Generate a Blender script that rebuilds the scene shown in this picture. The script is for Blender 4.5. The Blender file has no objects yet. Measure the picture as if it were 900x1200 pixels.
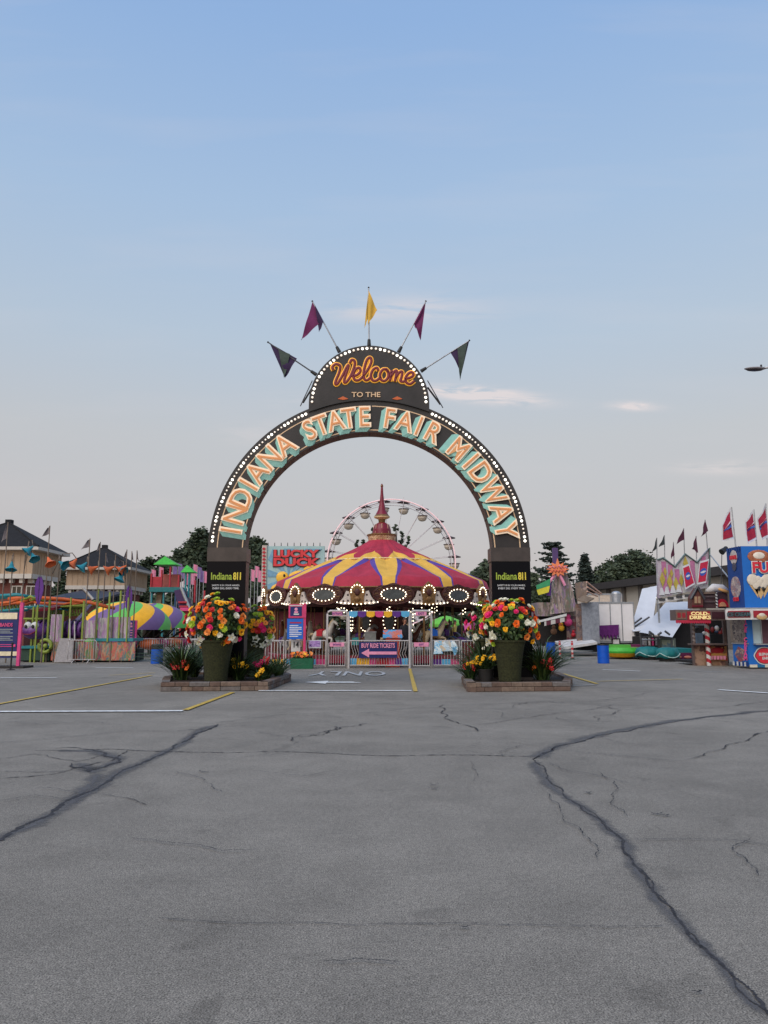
import bpy, bmesh, math, random
from mathutils import Vector, Matrix, noise as mnoise
R = random.Random(7)
PI = math.pi
scene = bpy.context.scene
COL = scene.collection
# ------------------------------------------------------------------ camera model (photo 900x1200 px)
F = 900.0; TH = math.radians(8.66); CH = 1.6
CT, ST = math.cos(TH), math.sin(TH)
def W(u, v, Y):
    x = (u-450)/F; y = (600-v)/F
    dy = CT - y*ST; dz = ST + y*CT
    k = Y/dy
    return Vector((x*k, Y, CH + dz*k))
def XX(u, v, Y): return W(u, v, Y).x
def ZZ(v, Y): return W(450, v, Y).z
def GY(v):
    y = (600-v)/F
    return -CH*(CT - y*ST)/(ST + y*CT)
def G(u, v, z=0.0):
    Y = GY(v); p = W(u, v, Y); return Vector((p.x, Y, z))
def lin(c):
    c /= 255.0
    return c/12.92 if c <= 0.04045 else ((c+0.055)/1.055)**2.4
def S(r, g, b): return (lin(r), lin(g), lin(b))
# ------------------------------------------------------------------ materials
MATS = {}
def M(name, col, rough=0.6, metal=0.0, var=0.18, scale=5.0, bump=0.0, emit=0.0, spec=0.4, detail=4, trans=0.0):
    if name in MATS: return MATS[name]
    m = bpy.data.materials.new(name); m.use_nodes = True
    nt = m.node_tree; n = nt.nodes; l = nt.links
    b = n['Principled BSDF']
    b.inputs['Roughness'].default_value = rough
    b.inputs['Metallic'].default_value = metal
    b.inputs['Specular IOR Level'].default_value = spec
    tc = n.new('ShaderNodeTexCoord')
    nz = n.new('ShaderNodeTexNoise'); nz.inputs['Scale'].default_value = scale
    nz.inputs['Detail'].default_value = detail; nz.inputs['Roughness'].default_value = 0.65
    l.new(tc.outputs['Object'], nz.inputs['Vector'])
    mp = n.new('ShaderNodeMapRange')
    mp.inputs[1].default_value = 0.3; mp.inputs[2].default_value = 0.7
    mp.inputs[3].default_value = 1-var; mp.inputs[4].default_value = 1+var
    l.new(nz.outputs['Fac'], mp.inputs[0])
    mx = n.new('ShaderNodeVectorMath'); mx.operation = 'SCALE'
    mx.inputs[0].default_value = col
    l.new(mp.outputs[0], mx.inputs['Scale'])
    l.new(mx.outputs[0], b.inputs['Base Color'])
    if bump:
        bp = n.new('ShaderNodeBump'); bp.inputs['Strength'].default_value = bump
        bp.inputs['Distance'].default_value = 0.02
        l.new(nz.outputs['Fac'], bp.inputs['Height']); l.new(bp.outputs[0], b.inputs['Normal'])
    if emit:
        b.inputs['Emission Color'].default_value = (*col, 1)
        b.inputs['Emission Strength'].default_value = emit
    if trans:
        b.inputs['Transmission Weight'].default_value = trans
    MATS[name] = m
    return m
def ART(name, cols, scale=3.0, rough=0.5, stretch=(1, 1, 1)):
    """busy airbrushed fairground artwork: distorted voronoi cells through a constant colour ramp"""
    if name in MATS: return MATS[name]
    m = bpy.data.materials.new(name); m.use_nodes = True
    nt = m.node_tree; n = nt.nodes; l = nt.links
    b = n['Principled BSDF']; b.inputs['Roughness'].default_value = rough
    tc = n.new('ShaderNodeTexCoord'); mpg = n.new('ShaderNodeMapping'); mpg.inputs['Scale'].default_value = stretch
    l.new(tc.outputs['Object'], mpg.inputs[0])
    nz = n.new('ShaderNodeTexNoise'); nz.inputs['Scale'].default_value = scale*0.8; nz.inputs['Detail'].default_value = 5
    nz.inputs['Distortion'].default_value = 1.4
    l.new(mpg.outputs[0], nz.inputs['Vector'])
    vo = n.new('ShaderNodeTexVoronoi'); vo.inputs['Scale'].default_value = scale
    va = n.new('ShaderNodeVectorMath'); va.operation = 'MULTIPLY_ADD'
    l.new(nz.outputs['Color'], va.inputs[0]); va.inputs[1].default_value = (0.8, 0.8, 0.8); l.new(mpg.outputs[0], va.inputs[2])
    l.new(va.outputs[0], vo.inputs['Vector'])
    sp = n.new('ShaderNodeSeparateColor'); l.new(vo.outputs['Color'], sp.inputs[0])
    ad = n.new('ShaderNodeMath'); ad.operation = 'MULTIPLY_ADD'; ad.inputs[1].default_value = 0.55
    l.new(sp.outputs[0], ad.inputs[0])
    mm = n.new('ShaderNodeMath'); mm.operation = 'MULTIPLY'; mm.inputs[1].default_value = 0.45
    l.new(nz.outputs['Fac'], mm.inputs[0]); l.new(mm.outputs[0], ad.inputs[2])
    rp = n.new('ShaderNodeValToRGB'); rp.color_ramp.interpolation = 'LINEAR'
    e = rp.color_ramp.elements
    while len(e) > 1: e.remove(e[-1])
    e[0].position = 0.12; e[0].color = (*cols[0], 1)
    for i, c in enumerate(cols[1:]):
        p = 0.12 + 0.76*(i+1)/len(cols)
        q = e.new(p); q.color = (*c, 1)
    l.new(ad.outputs[0], rp.inputs[0]); l.new(rp.outputs[0], b.inputs['Base Color'])
    MATS[name] = m
    return m
def STRIPE(name, c1, c2, scale, axis=0, rough=0.6, diag=0.0):
    if name in MATS: return MATS[name]
    m = bpy.data.materials.new(name); m.use_nodes = True
    nt = m.node_tree; n = nt.nodes; l = nt.links
    b = n['Principled BSDF']; b.inputs['Roughness'].default_value = rough
    tc = n.new('ShaderNodeTexCoord'); sx = n.new('ShaderNodeSeparateXYZ'); l.new(tc.outputs['Object'], sx.inputs[0])
    a = n.new('ShaderNodeMath'); a.operation = 'MULTIPLY_ADD'; a.inputs[1].default_value = diag
    l.new(sx.outputs[2 if axis != 2 else 0], a.inputs[0]); l.new(sx.outputs[axis], a.inputs[2])
    s = n.new('ShaderNodeMath'); s.operation = 'MULTIPLY'; s.inputs[1].default_value = scale; l.new(a.outputs[0], s.inputs[0])
    fr = n.new('ShaderNodeMath'); fr.operation = 'FRACT'; l.new(s.outputs[0], fr.inputs[0])
    g = n.new('ShaderNodeMath'); g.operation = 'GREATER_THAN'; g.inputs[1].default_value = 0.5; l.new(fr.outputs[0], g.inputs[0])
    mx = n.new('ShaderNodeMix'); mx.data_type = 'RGBA'
    mx.inputs[6].default_value = (*c1, 1); mx.inputs[7].default_value = (*c2, 1)
    l.new(g.outputs[0], mx.inputs[0]); l.new(mx.outputs[2], b.inputs['Base Color'])
    MATS[name] = m
    return m
def EMIT(name, col, st):
    if name in MATS: return MATS[name]
    m = bpy.data.materials.new(name); m.use_nodes = True
    b = m.node_tree.nodes['Principled BSDF']
    b.inputs['Base Color'].default_value = (0.8, 0.8, 0.78, 1)
    b.inputs['Emission Color'].default_value = (*col, 1); b.inputs['Emission Strength'].default_value = st
    MATS[name] = m
    return m
# ------------------------------------------------------------------ text geometry from Blender's built-in font
_tc = {}
def text_geo(s, extrude=0.02, offset=0.0, spacing=1.0):
    k = (s, extrude, offset, spacing)
    if k in _tc: return _tc[k]
    cu = bpy.data.curves.new('tmp', 'FONT'); cu.body = s; cu.size = 1.0; cu.extrude = extrude; cu.offset = offset
    cu.align_x = 'CENTER'; cu.space_character = spacing; cu.resolution_u = 3
    o = bpy.data.objects.new('tmp', cu); COL.objects.link(o)
    dg = bpy.context.evaluated_depsgraph_get(); dg.update()
    me = bpy.data.meshes.new_from_object(o.evaluated_get(dg))
    vs = [v.co.copy() for v in me.vertices]; fs = [tuple(p.vertices) for p in me.polygons]
    bpy.data.objects.remove(o); bpy.data.curves.remove(cu); bpy.data.meshes.remove(me)
    _tc[k] = (vs, fs); return _tc[k]
CAP = 0.73
# ------------------------------------------------------------------ mesh builder
def orth(d):
    d = Vector(d).normalized()
    a = Vector((0, 0, 1)) if abs(d.z) < 0.9 else Vector((1, 0, 0))
    u = d.cross(a).normalized(); return u, d.cross(u).normalized()
class MB:
    def __init__(s): s.v = []; s.f = []; s.m = []; s.s = []; s.mats = []
    def mi(s, m):
        if m not in s.mats: s.mats.append(m)
        return s.mats.index(m)
    def add(s, vs, fs, mat, smooth=False):
        b = len(s.v); s.v += [tuple(p) for p in vs]; k = s.mi(mat)
        for f in fs: s.f.append(tuple(i+b for i in f)); s.m.append(k); s.s.append(smooth)
        return s
    def box(s, x0, y0, z0, x1, y1, z1, mat):
        vs = [(x, y, z) for z in (z0, z1) for y in (y0, y1) for x in (x0, x1)]
        return s.add(vs, [(0, 2, 3, 1), (4, 5, 7, 6), (0, 1, 5, 4), (2, 6, 7, 3), (0, 4, 6, 2), (1, 3, 7, 5)], mat)
    def obox(s, c, a, b, d, mat):
        c, a, b, d = map(Vector, (c, a, b, d))
        vs = [c+a*i+b*j+d*k for k in (-1, 1) for j in (-1, 1) for i in (-1, 1)]
        return s.add(vs, [(0, 2, 3, 1), (4, 5, 7, 6), (0, 1, 5, 4), (2, 6, 7, 3), (0, 4, 6, 2), (1, 3, 7, 5)], mat)
    def tube(s, p0, p1, r0, r1=None, mat=None, n=8, caps=True):
        r1 = r0 if r1 is None else r1
        p0, p1 = Vector(p0), Vector(p1); u, w = orth(p1-p0); vs = []
        for p, r in ((p0, r0), (p1, r1)):
            for i in range(n):
                a = 2*PI*i/n; vs.append(p+u*(r*math.cos(a))+w*(r*math.sin(a)))
        fs = [(i, (i+1) % n, n+(i+1) % n, n+i) for i in range(n)]
        s.add(vs, fs, mat, True)
        if caps: s.add(vs, [tuple(range(n))[::-1], tuple(range(n, 2*n))], mat)
        return s
    def path(s, pts, r, mat, n=6, ys=1.0, closed=False):
        pts = [Vector(p) for p in pts]; N = len(pts); vs = []
        rr = r if isinstance(r, (list, tuple)) else [r]*N
        for i, p in enumerate(pts):
            a = pts[(i-1) % N] if (closed or i > 0) else p
            b = pts[(i+1) % N] if (closed or i < N-1) else p
            u, w = orth(b-a)
            if ys != 1.0:
                d = (b-a).normalized(); w = Vector((0, 1, 0)); u = d.cross(w).normalized(); w = w*ys
            for k in range(n):
                t = 2*PI*k/n; vs.append(p+u*(rr[i]*math.cos(t))+w*(rr[i]*math.sin(t)))
        fs = []
        for i in range(N if closed else N-1):
            j = (i+1) % N
            for k in range(n): fs.append((i*n+k, i*n+(k+1) % n, j*n+(k+1) % n, j*n+k))
        if not closed: fs += [tuple(range(n)), tuple(range((N-1)*n, N*n))]
        return s.add(vs, fs, mat, True)
    def lathe(s, prof, c, mat, n=24, smooth=True, mats=None):
        c = Vector(c); vs = []
        for r, z in prof:
            for i in range(n):
                a = 2*PI*i/n; vs.append(c+Vector((r*math.cos(a), r*math.sin(a), z)))
        for j in range(len(prof)-1):
            mt = mats[j] if mats else mat
            s.add(vs[j*n:(j+2)*n], [(i, (i+1) % n, n+(i+1) % n, n+i) for i in range(n)], mt, smooth)
        s.add(vs[:n], [tuple(range(n))], mats[0] if mats else mat)
        s.add(vs[-n:], [tuple(range(n))], mats[-1] if mats else mat)
        return s
    def ell(s, c, rx, ry, rz, mat, n=10, m=6):
        c = Vector(c); vs = [c+Vector((0, 0, rz))]; 
        for j in range(1, m):
            t = PI*j/m
            for i in range(n):
                a = 2*PI*i/n; vs.append(c+Vector((rx*math.sin(t)*math.cos(a), ry*math.sin(t)*math.sin(a), rz*math.cos(t))))
        vs.append(c-Vector((0, 0, rz))); fs = []
        for i in range(n): fs.append((0, 1+i, 1+(i+1) % n))
        for j in range(m-2):
            for i in range(n):
                a = 1+j*n; b = a+n; fs.append((a+i, b+i, b+(i+1) % n, a+(i+1) % n))
        k = 1+(m-2)*n; L = len(vs)-1
        for i in range(n): fs.append((k+i, L, k+(i+1) % n))
        return s.add(vs, fs, mat, True)
    def prism(s, poly, y0, y1, mat, side=None):
        """poly [(x,z)] extruded along Y"""
        n = len(poly)
        vs = [(x, y0, z) for x, z in poly]+[(x, y1, z) for x, z in poly]
        s.add(vs, [tuple(range(n)), tuple(range(n, 2*n))[::-1]], mat)
        s.add(vs, [(i, (i+1) % n, n+(i+1) % n, n+i) for i in range(n)], side or mat)
        return s
    def slab(s, poly, off, mat):
        """any planar 3d polygon thickened by vector off"""
        n = len(poly); off = Vector(off); P = [Vector(p) for p in poly]
        vs = P+[p+off for p in P]
        return s.add(vs, [tuple(range(n)), tuple(range(n, 2*n))[::-1]]+[(i, (i+1) % n, n+(i+1) % n, n+i) for i in range(n)], mat)
    def text(s, st, o, size, mat, right=(1, 0, 0), up=(0, 0, 1), depth=0.02, offset=0.0, sx=1.0, spacing=1.0):
        """o = centre of the cap height; letters face right x up"""
        right, up, o = Vector(right).normalized(), Vector(up).normalized(), Vector(o)
        nr = right.cross(up)
        vs, fs = text_geo(st, 0.5, offset, spacing)
        sz = size/CAP
        out = [o+right*(p.x*sz*sx)+up*((p.y-CAP/2)*sz)+nr*(p.z*depth) for p in vs]
        return s.add(out, fs, mat)
    def cloth(s, a, b, c, d, mat, n=8, amp=0.05, waves=2.5, ph=0.0):
        """quad patch a-b (top) c-d (bottom: d under a, c under b) with folds in Y; a==d or b==c makes a triangle"""
        a, b, c, d = map(Vector, (a, b, c, d)); vs = []
        for j in range(n+1):
            for i in range(n+1):
                u, v = i/n, j/n
                p = (a*(1-u)+b*u)*(1-v)+(d*(1-u)+c*u)*v
                vs.append(p+Vector((0, amp*math.sin(waves*2*PI*u+ph+v*1.7)*(0.3+u), 0)))
        fs = [(j*(n+1)+i, j*(n+1)+i+1, (j+1)*(n+1)+i+1, (j+1)*(n+1)+i) for j in range(n) for i in range(n)]
        return s.add(vs, fs, mat, True)
    def build(s, name, parent=None, off=(0, 0, 0)):
        me = bpy.data.meshes.new(name)
        ox, oy, oz = off
        me.from_pydata([(x-ox, y-oy, z-oz) for x, y, z in s.v], [], s.f)
        for m in s.mats: me.materials.append(m)
        me.polygons.foreach_set('material_index', s.m); me.polygons.foreach_set('use_smooth', s.s)
        me.update()
        bm = bmesh.new(); bm.from_mesh(me); bmesh.ops.recalc_face_normals(bm, faces=bm.faces); bm.to_mesh(me); bm.free()
        o = bpy.data.objects.new(name, me); COL.objects.link(o)
        if parent is not None: o.parent = parent
        else: o.location = off
        return o
def tag(o, label=None, cat=None, group=None, kind=None):
    if label: o['label'] = label
    if cat: o['category'] = cat
    if group: o['group'] = group
    if kind: o['kind'] = kind
    return o
def thing(name, label, cat, loc=(0, 0, 0), rz=0.0, group=None):
    o = bpy.data.objects.new(name, None); COL.objects.link(o); o.empty_display_size = 0.2
    o.location = loc; o.rotation_euler = (0, 0, rz)
    return tag(o, label, cat, group)
def part(o, label=None, kind=None): return tag(o, label, None, None, kind)
KIDS = {}
def copy_tree(o, parent=None):
    c = o.copy(); COL.objects.link(c)
    if parent is not None: c.parent = parent
    for ch in list(o.children): copy_tree(ch, c)
    return c
def dup(root, loc, rz=0.0, label=None, sc=None, group=None):
    c = copy_tree(root); c.location = loc; c.rotation_euler = (0, 0, rz)
    if sc: c.scale = (sc, sc, sc)
    if label: c['label'] = label
    if group: c['group'] = group
    return c
def skin_mesh(verts, edges, radii, sub=1, root=0):
    me = bpy.data.meshes.new('tmp'); me.from_pydata(verts, edges, [])
    o = bpy.data.objects.new('tmp', me); COL.objects.link(o)
    o.modifiers.new('s', 'SKIN').use_smooth_shade = True
    bm = bmesh.new(); bm.from_mesh(me); L = bm.verts.layers.skin.verify(); bm.verts.ensure_lookup_table()
    for i, v in enumerate(bm.verts):
        r = radii[i]; v[L].radius = r if isinstance(r, tuple) else (r, r); v[L].use_root = (i == root)
    bm.to_mesh(me); bm.free()
    sb = o.modifiers.new('u', 'SUBSURF'); sb.levels = sub; sb.render_levels = sub
    dg = bpy.context.evaluated_depsgraph_get(); dg.update()
    r = bpy.data.meshes.new_from_object(o.evaluated_get(dg))
    vs = [tuple(v.co) for v in r.vertices]; fs = [tuple(p.vertices) for p in r.polygons]
    bpy.data.objects.remove(o); bpy.data.meshes.remove(r)
    return vs, fs
# pixel-placed shapes standing at depth Y
def pbox(mb, u0, v0, u1, v1, Y, d, mat, ground=False):
    vm = (v0+v1)/2
    x0, x1 = XX(u0, vm, Y), XX(u1, vm, Y); z1 = ZZ(v0, Y); z0 = 0.0 if ground else ZZ(v1, Y)
    return mb.box(x0, Y, z0, x1, Y+d, z1, mat)
def ppoly(mb, pts, Y, d, mat, side=None):
    return mb.prism([(W(u, v, Y).x, W(u, v, Y).z) for u, v in pts], Y, Y+d, mat, side)
def pbase(u, Y): return (XX(u, 770, Y), Y, 0.0)

# ------------------------------------------------------------------ common materials
white = M('white_paint', (0.62, 0.62, 0.6), 0.45, var=0.12)
offwhite = M('weathered_white_paint', (0.62, 0.60, 0.58), 0.5, var=0.2, scale=3)
steel = M('galvanised_steel', (0.42, 0.43, 0.44), 0.4, 0.6, var=0.2, scale=8)
dsteel = M('dark_steel', (0.08, 0.08, 0.085), 0.45, 0.4)
blackm = M('black_paint', (0.018, 0.017, 0.017), 0.5, var=0.3, scale=3)
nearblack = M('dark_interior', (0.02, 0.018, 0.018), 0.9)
red = M('fair_red_paint', S(178, 30, 48), 0.45)
pink = M('fair_pink_paint', S(214, 70, 130), 0.45)
lightpink = M('pale_pink_paint', S(232, 150, 180), 0.5)
purple = M('fair_purple_paint', S(92, 44, 130), 0.5)
lime = M('fair_lime_paint', S(134, 150, 62), 0.5)
green = M('fair_green_paint', S(70, 175, 60), 0.55)
teal = M('fair_teal_paint', S(40, 128, 136), 0.5)
dteal = M('dark_teal_tarp', S(22, 110, 112), 0.55, bump=0.4, scale=4)
orange = M('fair_orange_paint', S(206, 100, 50), 0.5)
yellow = M('fair_yellow_paint', S(240, 180, 40), 0.55)
blue = M('fair_blue_paint', S(30, 100, 195), 0.45, var=0.08)
navy = M('navy_print', S(28, 40, 100), 0.45)
skyblue = M('fair_sky_blue', S(90, 175, 215), 0.5)
cream = M('cream_paint', S(228, 214, 180), 0.5)
gold = M('old_gold_paint', S(120, 88, 50), 0.45, 0.2, scale=12, var=0.5)
brown = M('brown_scrollwork', S(74, 38, 32), 0.5, scale=14, var=0.5, bump=0.5)
wine = M('wine_red_paint', S(120, 24, 44), 0.4, var=0.12)
bulb = EMIT('lit_bulb', (1.0, 0.86, 0.62), 3.5)
bulbw = EMIT('lit_white_bulb', (1.0, 0.93, 0.8), 2.6)
bulbdim = EMIT('dim_bulb', (1.0, 0.80, 0.6), 0.7)
# ================================================================== SETTING: ground
def asphalt_mat():
    m = bpy.data.materials.new('worn_asphalt'); m.use_nodes = True
    nt = m.node_tree; n = nt.nodes; l = nt.links; b = n['Principled BSDF']
    b.inputs['Roughness'].default_value = 0.88; b.inputs['Specular IOR Level'].default_value = 0.3
    tc = n.new('ShaderNodeTexCoord')
    def noise(scale, det=3, rough=0.6, dist=0.0):
        x = n.new('ShaderNodeTexNoise'); x.inputs['Scale'].default_value = scale; x.inputs['Detail'].default_value = det
        x.inputs['Roughness'].default_value = rough; x.inputs['Distortion'].default_value = dist
        l.new(tc.outputs['Object'], x.inputs['Vector']); return x
    def mr(src, a, bb, c, d):
        x = n.new('ShaderNodeMapRange'); x.inputs[1].default_value = a; x.inputs[2].default_value = bb
        x.inputs[3].default_value = c; x.inputs[4].default_value = d; l.new(src, x.inputs[0]); return x.outputs[0]
    def mul(a, c):
        x = n.new('ShaderNodeMath'); x.operation = 'MULTIPLY'; l.new(a, x.inputs[0]); l.new(c, x.inputs[1]); return x.outputs[0]
    grain = noise(115, 4, 0.8); g1 = mr(grain.outputs['Fac'], 0.38, 0.62, 0.22, 1.85)
    gr2 = noise(24, 4, 0.75); g2 = mr(gr2.outputs['Fac'], 0.34, 0.66, 0.80, 1.2)
    big = noise(0.22, 5, 0.62, 0.6); g3 = mr(big.outputs['Fac'], 0.32, 0.68, 0.78, 1.14)
    mid = noise(1.6, 5, 0.65, 0.3); g4 = mr(mid.outputs['Fac'], 0.3, 0.7, 0.86, 1.1)
    # oily stains: small dark blotches
    st = noise(0.9, 4, 0.6, 1.2); g5 = mr(st.outputs['Fac'], 0.62, 0.72, 1.0, 0.74)
    # hairline cracking that follows distorted cells, only in worn patches
    wob = noise(0.6, 5, 0.6); va = n.new('ShaderNodeVectorMath'); va.operation = 'MULTIPLY_ADD'
    l.new(wob.outputs['Color'], va.inputs[0]); va.inputs[1].default_value = (2.6, 2.6, 0); l.new(tc.outputs['Object'], va.inputs[2])
    vo = n.new('ShaderNodeTexVoronoi'); vo.feature = 'DISTANCE_TO_EDGE'; vo.inputs['Scale'].default_value = 0.32
    l.new(va.outputs[0], vo.inputs['Vector'])
    cr = mr(vo.outputs['Distance'], 0.0, 0.0028, 0.5, 0.0)
    msk = noise(0.13, 3, 0.5); mk = mr(msk.outputs['Fac'], 0.5, 0.6, 0.0, 1.0)
    cm = mul(cr, mk); inv = n.new('ShaderNodeMath'); inv.operation = 'SUBTRACT'; inv.inputs[0].default_value = 1.0; l.new(cm, inv.inputs[1])
    t = mul(mul(mul(mul(mul(g1, g2), g3), g4), g5), inv.outputs[0])
    sc = n.new('ShaderNodeVectorMath'); sc.operation = 'SCALE'; sc.inputs[0].default_value = ASPH
    l.new(t, sc.inputs['Scale']); l.new(sc.outputs[0], b.inputs['Base Color'])
    bp = n.new('ShaderNodeBump'); bp.inputs['Strength'].default_value = 0.55; bp.inputs['Distance'].default_value = 0.006
    l.new(grain.outputs['Fac'], bp.inputs['Height']); l.new(bp.outputs[0], b.inputs['Normal'])
    return m
ASPH = (0.222, 0.200, 0.170)
g = MB()
asph = asphalt_mat()
g.add([(-900, -60, 0), (900, -60, 0), (900, 1500, 0), (-900, 1500, 0)], [(0, 1, 2, 3)], asph)
tag(g.build('asphalt_lot'), kind='structure')
grassm = M('far_grass', (0.04, 0.06, 0.02), 0.9)
g = MB(); g.add([(-900, 110, .004), (900, 110, .004), (900, 1500, .004), (-900, 1500, .004)], [(0, 1, 2, 3)], grassm)
tag(g.build('grass_field'), kind='structure')
# ---- cracks
crackm = M('open_crack', (0.034, 0.033, 0.037), 0.9, var=0.7, scale=18)
def stain_mat():
    m = bpy.data.materials.new('damp_crack_edge'); m.use_nodes = True; nt = m.node_tree; n = nt.nodes; l = nt.links; b = n['Principled BSDF']
    b.inputs['Base Color'].default_value = (.104, .102, .107, 1); b.inputs['Roughness'].default_value = .9
    at = n.new('ShaderNodeAttribute'); at.attribute_name = 'edge'; tc = n.new('ShaderNodeTexCoord')
    x = n.new('ShaderNodeTexNoise'); x.inputs['Scale'].default_value = 14; x.inputs['Detail'].default_value = 7; x.inputs['Roughness'].default_value = .75; l.new(tc.outputs['Object'], x.inputs['Vector'])
    y = n.new('ShaderNodeTexNoise'); y.inputs['Scale'].default_value = 1.7; y.inputs['Detail'].default_value = 3; l.new(tc.outputs['Object'], y.inputs['Vector'])
    a = n.new('ShaderNodeMath'); a.operation = 'MULTIPLY_ADD'; a.inputs[1].default_value = 1.5; l.new(x.outputs['Fac'], a.inputs[0]); l.new(at.outputs['Fac'], a.inputs[2])
    a2 = n.new('ShaderNodeMath'); a2.operation = 'MULTIPLY_ADD'; a2.inputs[1].default_value = .8; l.new(y.outputs['Fac'], a2.inputs[0]); l.new(a.outputs[0], a2.inputs[2])
    mr = n.new('ShaderNodeMapRange'); mr.inputs[1].default_value = 1.35; mr.inputs[2].default_value = 2.25; mr.inputs[4].default_value = .85; l.new(a2.outputs[0], mr.inputs[0])
    t = n.new('ShaderNodeBsdfTransparent'); mx = n.new('ShaderNodeMixShader'); l.new(mr.outputs[0], mx.inputs[0]); l.new(t.outputs[0], mx.inputs[1]); l.new(b.outputs[0], mx.inputs[2])
    l.new(mx.outputs[0], n['Material Output'].inputs['Surface']); return m
stainm = stain_mat()
def stain(px, w, z=.0025, w1=None):
    pts = jag([G(u, v) for u, v in px], .05, 3); N = len(pts); vs = []; ed = []
    for i, p in enumerate(pts):
        d = pts[min(i+1, N-1)]-pts[max(i-1, 0)]; t = Vector((-d.y, d.x, 0)).normalized(); k = (w+(((w1 or w)-w)*i/N))*R.uniform(.75, 1.25)*.5; e = min(1, min(i, N-1-i)/2)
        vs += [p+t*k+Vector((0, 0, z)), p+Vector((0, 0, z)), p-t*k+Vector((0, 0, z))]; ed += [0, e, 0]
    me = bpy.data.meshes.new('crack_stain'); me.from_pydata(vs, [], [f for i in range(N-1) for f in ((3*i, 3*i+1, 3*i+4, 3*i+3), (3*i+1, 3*i+2, 3*i+5, 3*i+4))])
    at = me.attributes.new('edge', 'FLOAT', 'POINT'); at.data.foreach_set('value', [float(q) for q in ed]); me.materials.append(stainm); me.update()
    o = bpy.data.objects.new('crack_stain', me); COL.objects.link(o); tag(o, kind='structure')
crack = MB()
def jag(pts, amp, lv):
    for _ in range(lv):
        o = [pts[0]]
        for a, b in zip(pts, pts[1:]):
            d = b-a; m = (a+b)/2+Vector((-d.y, d.x, 0)).normalized()*(R.uniform(-amp, amp)*d.length)
            o += [m, b]
        pts = o
    return pts
def make_crack(px, w, amp=0.14, lv=4, z=0.004, br=0.0):
    pts = jag([G(u, v) for u, v in px], amp, lv)
    vs = []
    N = len(pts)
    for i, p in enumerate(pts):
        d = (pts[min(i+1, N-1)]-pts[max(i-1, 0)]); t = Vector((-d.y, d.x, 0)).normalized()
        k = 1.1*w*(0.12+1.2*R.random())*(0.25+0.75*min(1, min(i, N-1-i)/4))
        vs += [p+t*k*0.5+Vector((0, 0, z)), p-t*k*0.5*R.uniform(.5, 1.2)+Vector((0, 0, z))]
    crack.add(vs, [(2*i, 2*i+1, 2*i+3, 2*i+2) for i in range(N-1)], crackm)
    if br:
        for i in range(1, N-1):
            if R.random() < br:
                a = R.uniform(0, 2*PI); L = R.uniform(.15, .9)
                q = [pts[i]]
                for k in range(4): q.append(q[-1]+Vector((math.cos(a), math.sin(a), 0))*L/4); a += R.uniform(-.7, .7)
                v2 = []
                for k, p in enumerate(q):
                    ww = 0.011*(1-k/5); v2 += [p+Vector((ww, ww*.6, z+.0012)), p-Vector((ww, -ww*.4, -z-.0012))]
                crack.add(v2, [(2*k, 2*k+1, 2*k+3, 2*k+2) for k in range(4)], crackm)
MAIN = [(905, 832), (830, 840), (760, 850), (700, 862), (650, 876), (624, 890), (640, 912), (672, 940), (705, 962), (730, 985), (741, 1012), (765, 1045), (800, 1085), (845, 1130), (910, 1200)]
stain(MAIN[5:], .25, .0025, .13); stain(MAIN[:6], .36, .0029)
make_crack(MAIN[4:], 0.019, 0.07, 6, .0045); make_crack(MAIN[:6], 0.05, 0.07, 4, .0045)
make_crack([(p[0]+2, p[1]+1) for p in MAIN[7:]], 0.010, 0.07, 6, .0052)
LEFT = [(255, 849), (225, 862), (180, 888), (120, 920), (60, 955), (-10, 990)]
stain(LEFT, .30, .0037); make_crack(LEFT, 0.045, 0.06, 5, .0058)
stain([(60, 880), (110, 880), (140, 890), (105, 905), (90, 893)], .35, .0041); stain([(112, 905), (100, 925), (80, 945)], .3, .0021)
make_crack([(40, 880), (130, 878), (230, 882), (330, 881), (450, 886), (560, 885), (622, 887)], 0.024, 0.05, 5, .0064)
make_crack([(60, 877), (110, 880), (140, 890), (105, 905), (90, 893)], 0.04, 0.2, 3, .0070)
make_crack([(0, 913), (60, 908), (130, 892), (150, 880)], 0.022, 0.1, 4, .0076)
make_crack([(-5, 890), (40, 884), (90, 893), (120, 885)], 0.015, 0.1, 4, .0082)
make_crack([(-5, 905), (60, 905), (95, 902)], 0.014, 0.1, 4, .0088)
make_crack([(120, 932), (150, 936), (175, 944)], 0.012, 0.1, 4, .0094)
make_crack([(185, 1077), (260, 1082), (340, 1083), (505, 1084), (640, 1086), (785, 1086)], 0.0065, 0.04, 6, .0100)
make_crack([(350, 865), (385, 858), (405, 852), (430, 848)], 0.032, 0.2, 4, .0106)
make_crack([(345, 873), (352, 862), (395, 856), (380, 850)], 0.022, 0.2, 4, .0112)
make_crack([(518, 826), (524, 838), (545, 850), (560, 858)], 0.026, 0.12, 4, .0118)
make_crack([(250, 848), (330, 838), (430, 836), (520, 827), (610, 824), (700, 822), (760, 812)], 0.018, 0.05, 5, .0124)
make_crack([(560, 850), (640, 838), (720, 826), (800, 832), (905, 822)], 0.018, 0.06, 5, .0130)
make_crack([(800, 892), (850, 876), (905, 856)], 0.022, 0.08, 4, .0136)
make_crack([(742, 984), (800, 985), (860, 986), (905, 992)], 0.009, 0.05, 5, .0142)
make_crack([(605, 830), (640, 822), (690, 826), (720, 835), (700, 845)], 0.02, 0.2, 4, .0148)
make_crack([(660, 880), (700, 884), (740, 888), (800, 893)], 0.014, 0.1, 4, .0154)
make_crack([(-5, 872), (60, 866), (140, 858), (200, 858), (300, 850)], 0.018, 0.05, 5, .0160)
make_crack([(550, 893), (558, 905), (553, 918)], 0.008, 0.1, 3, .0166)
zz = .0180
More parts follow.
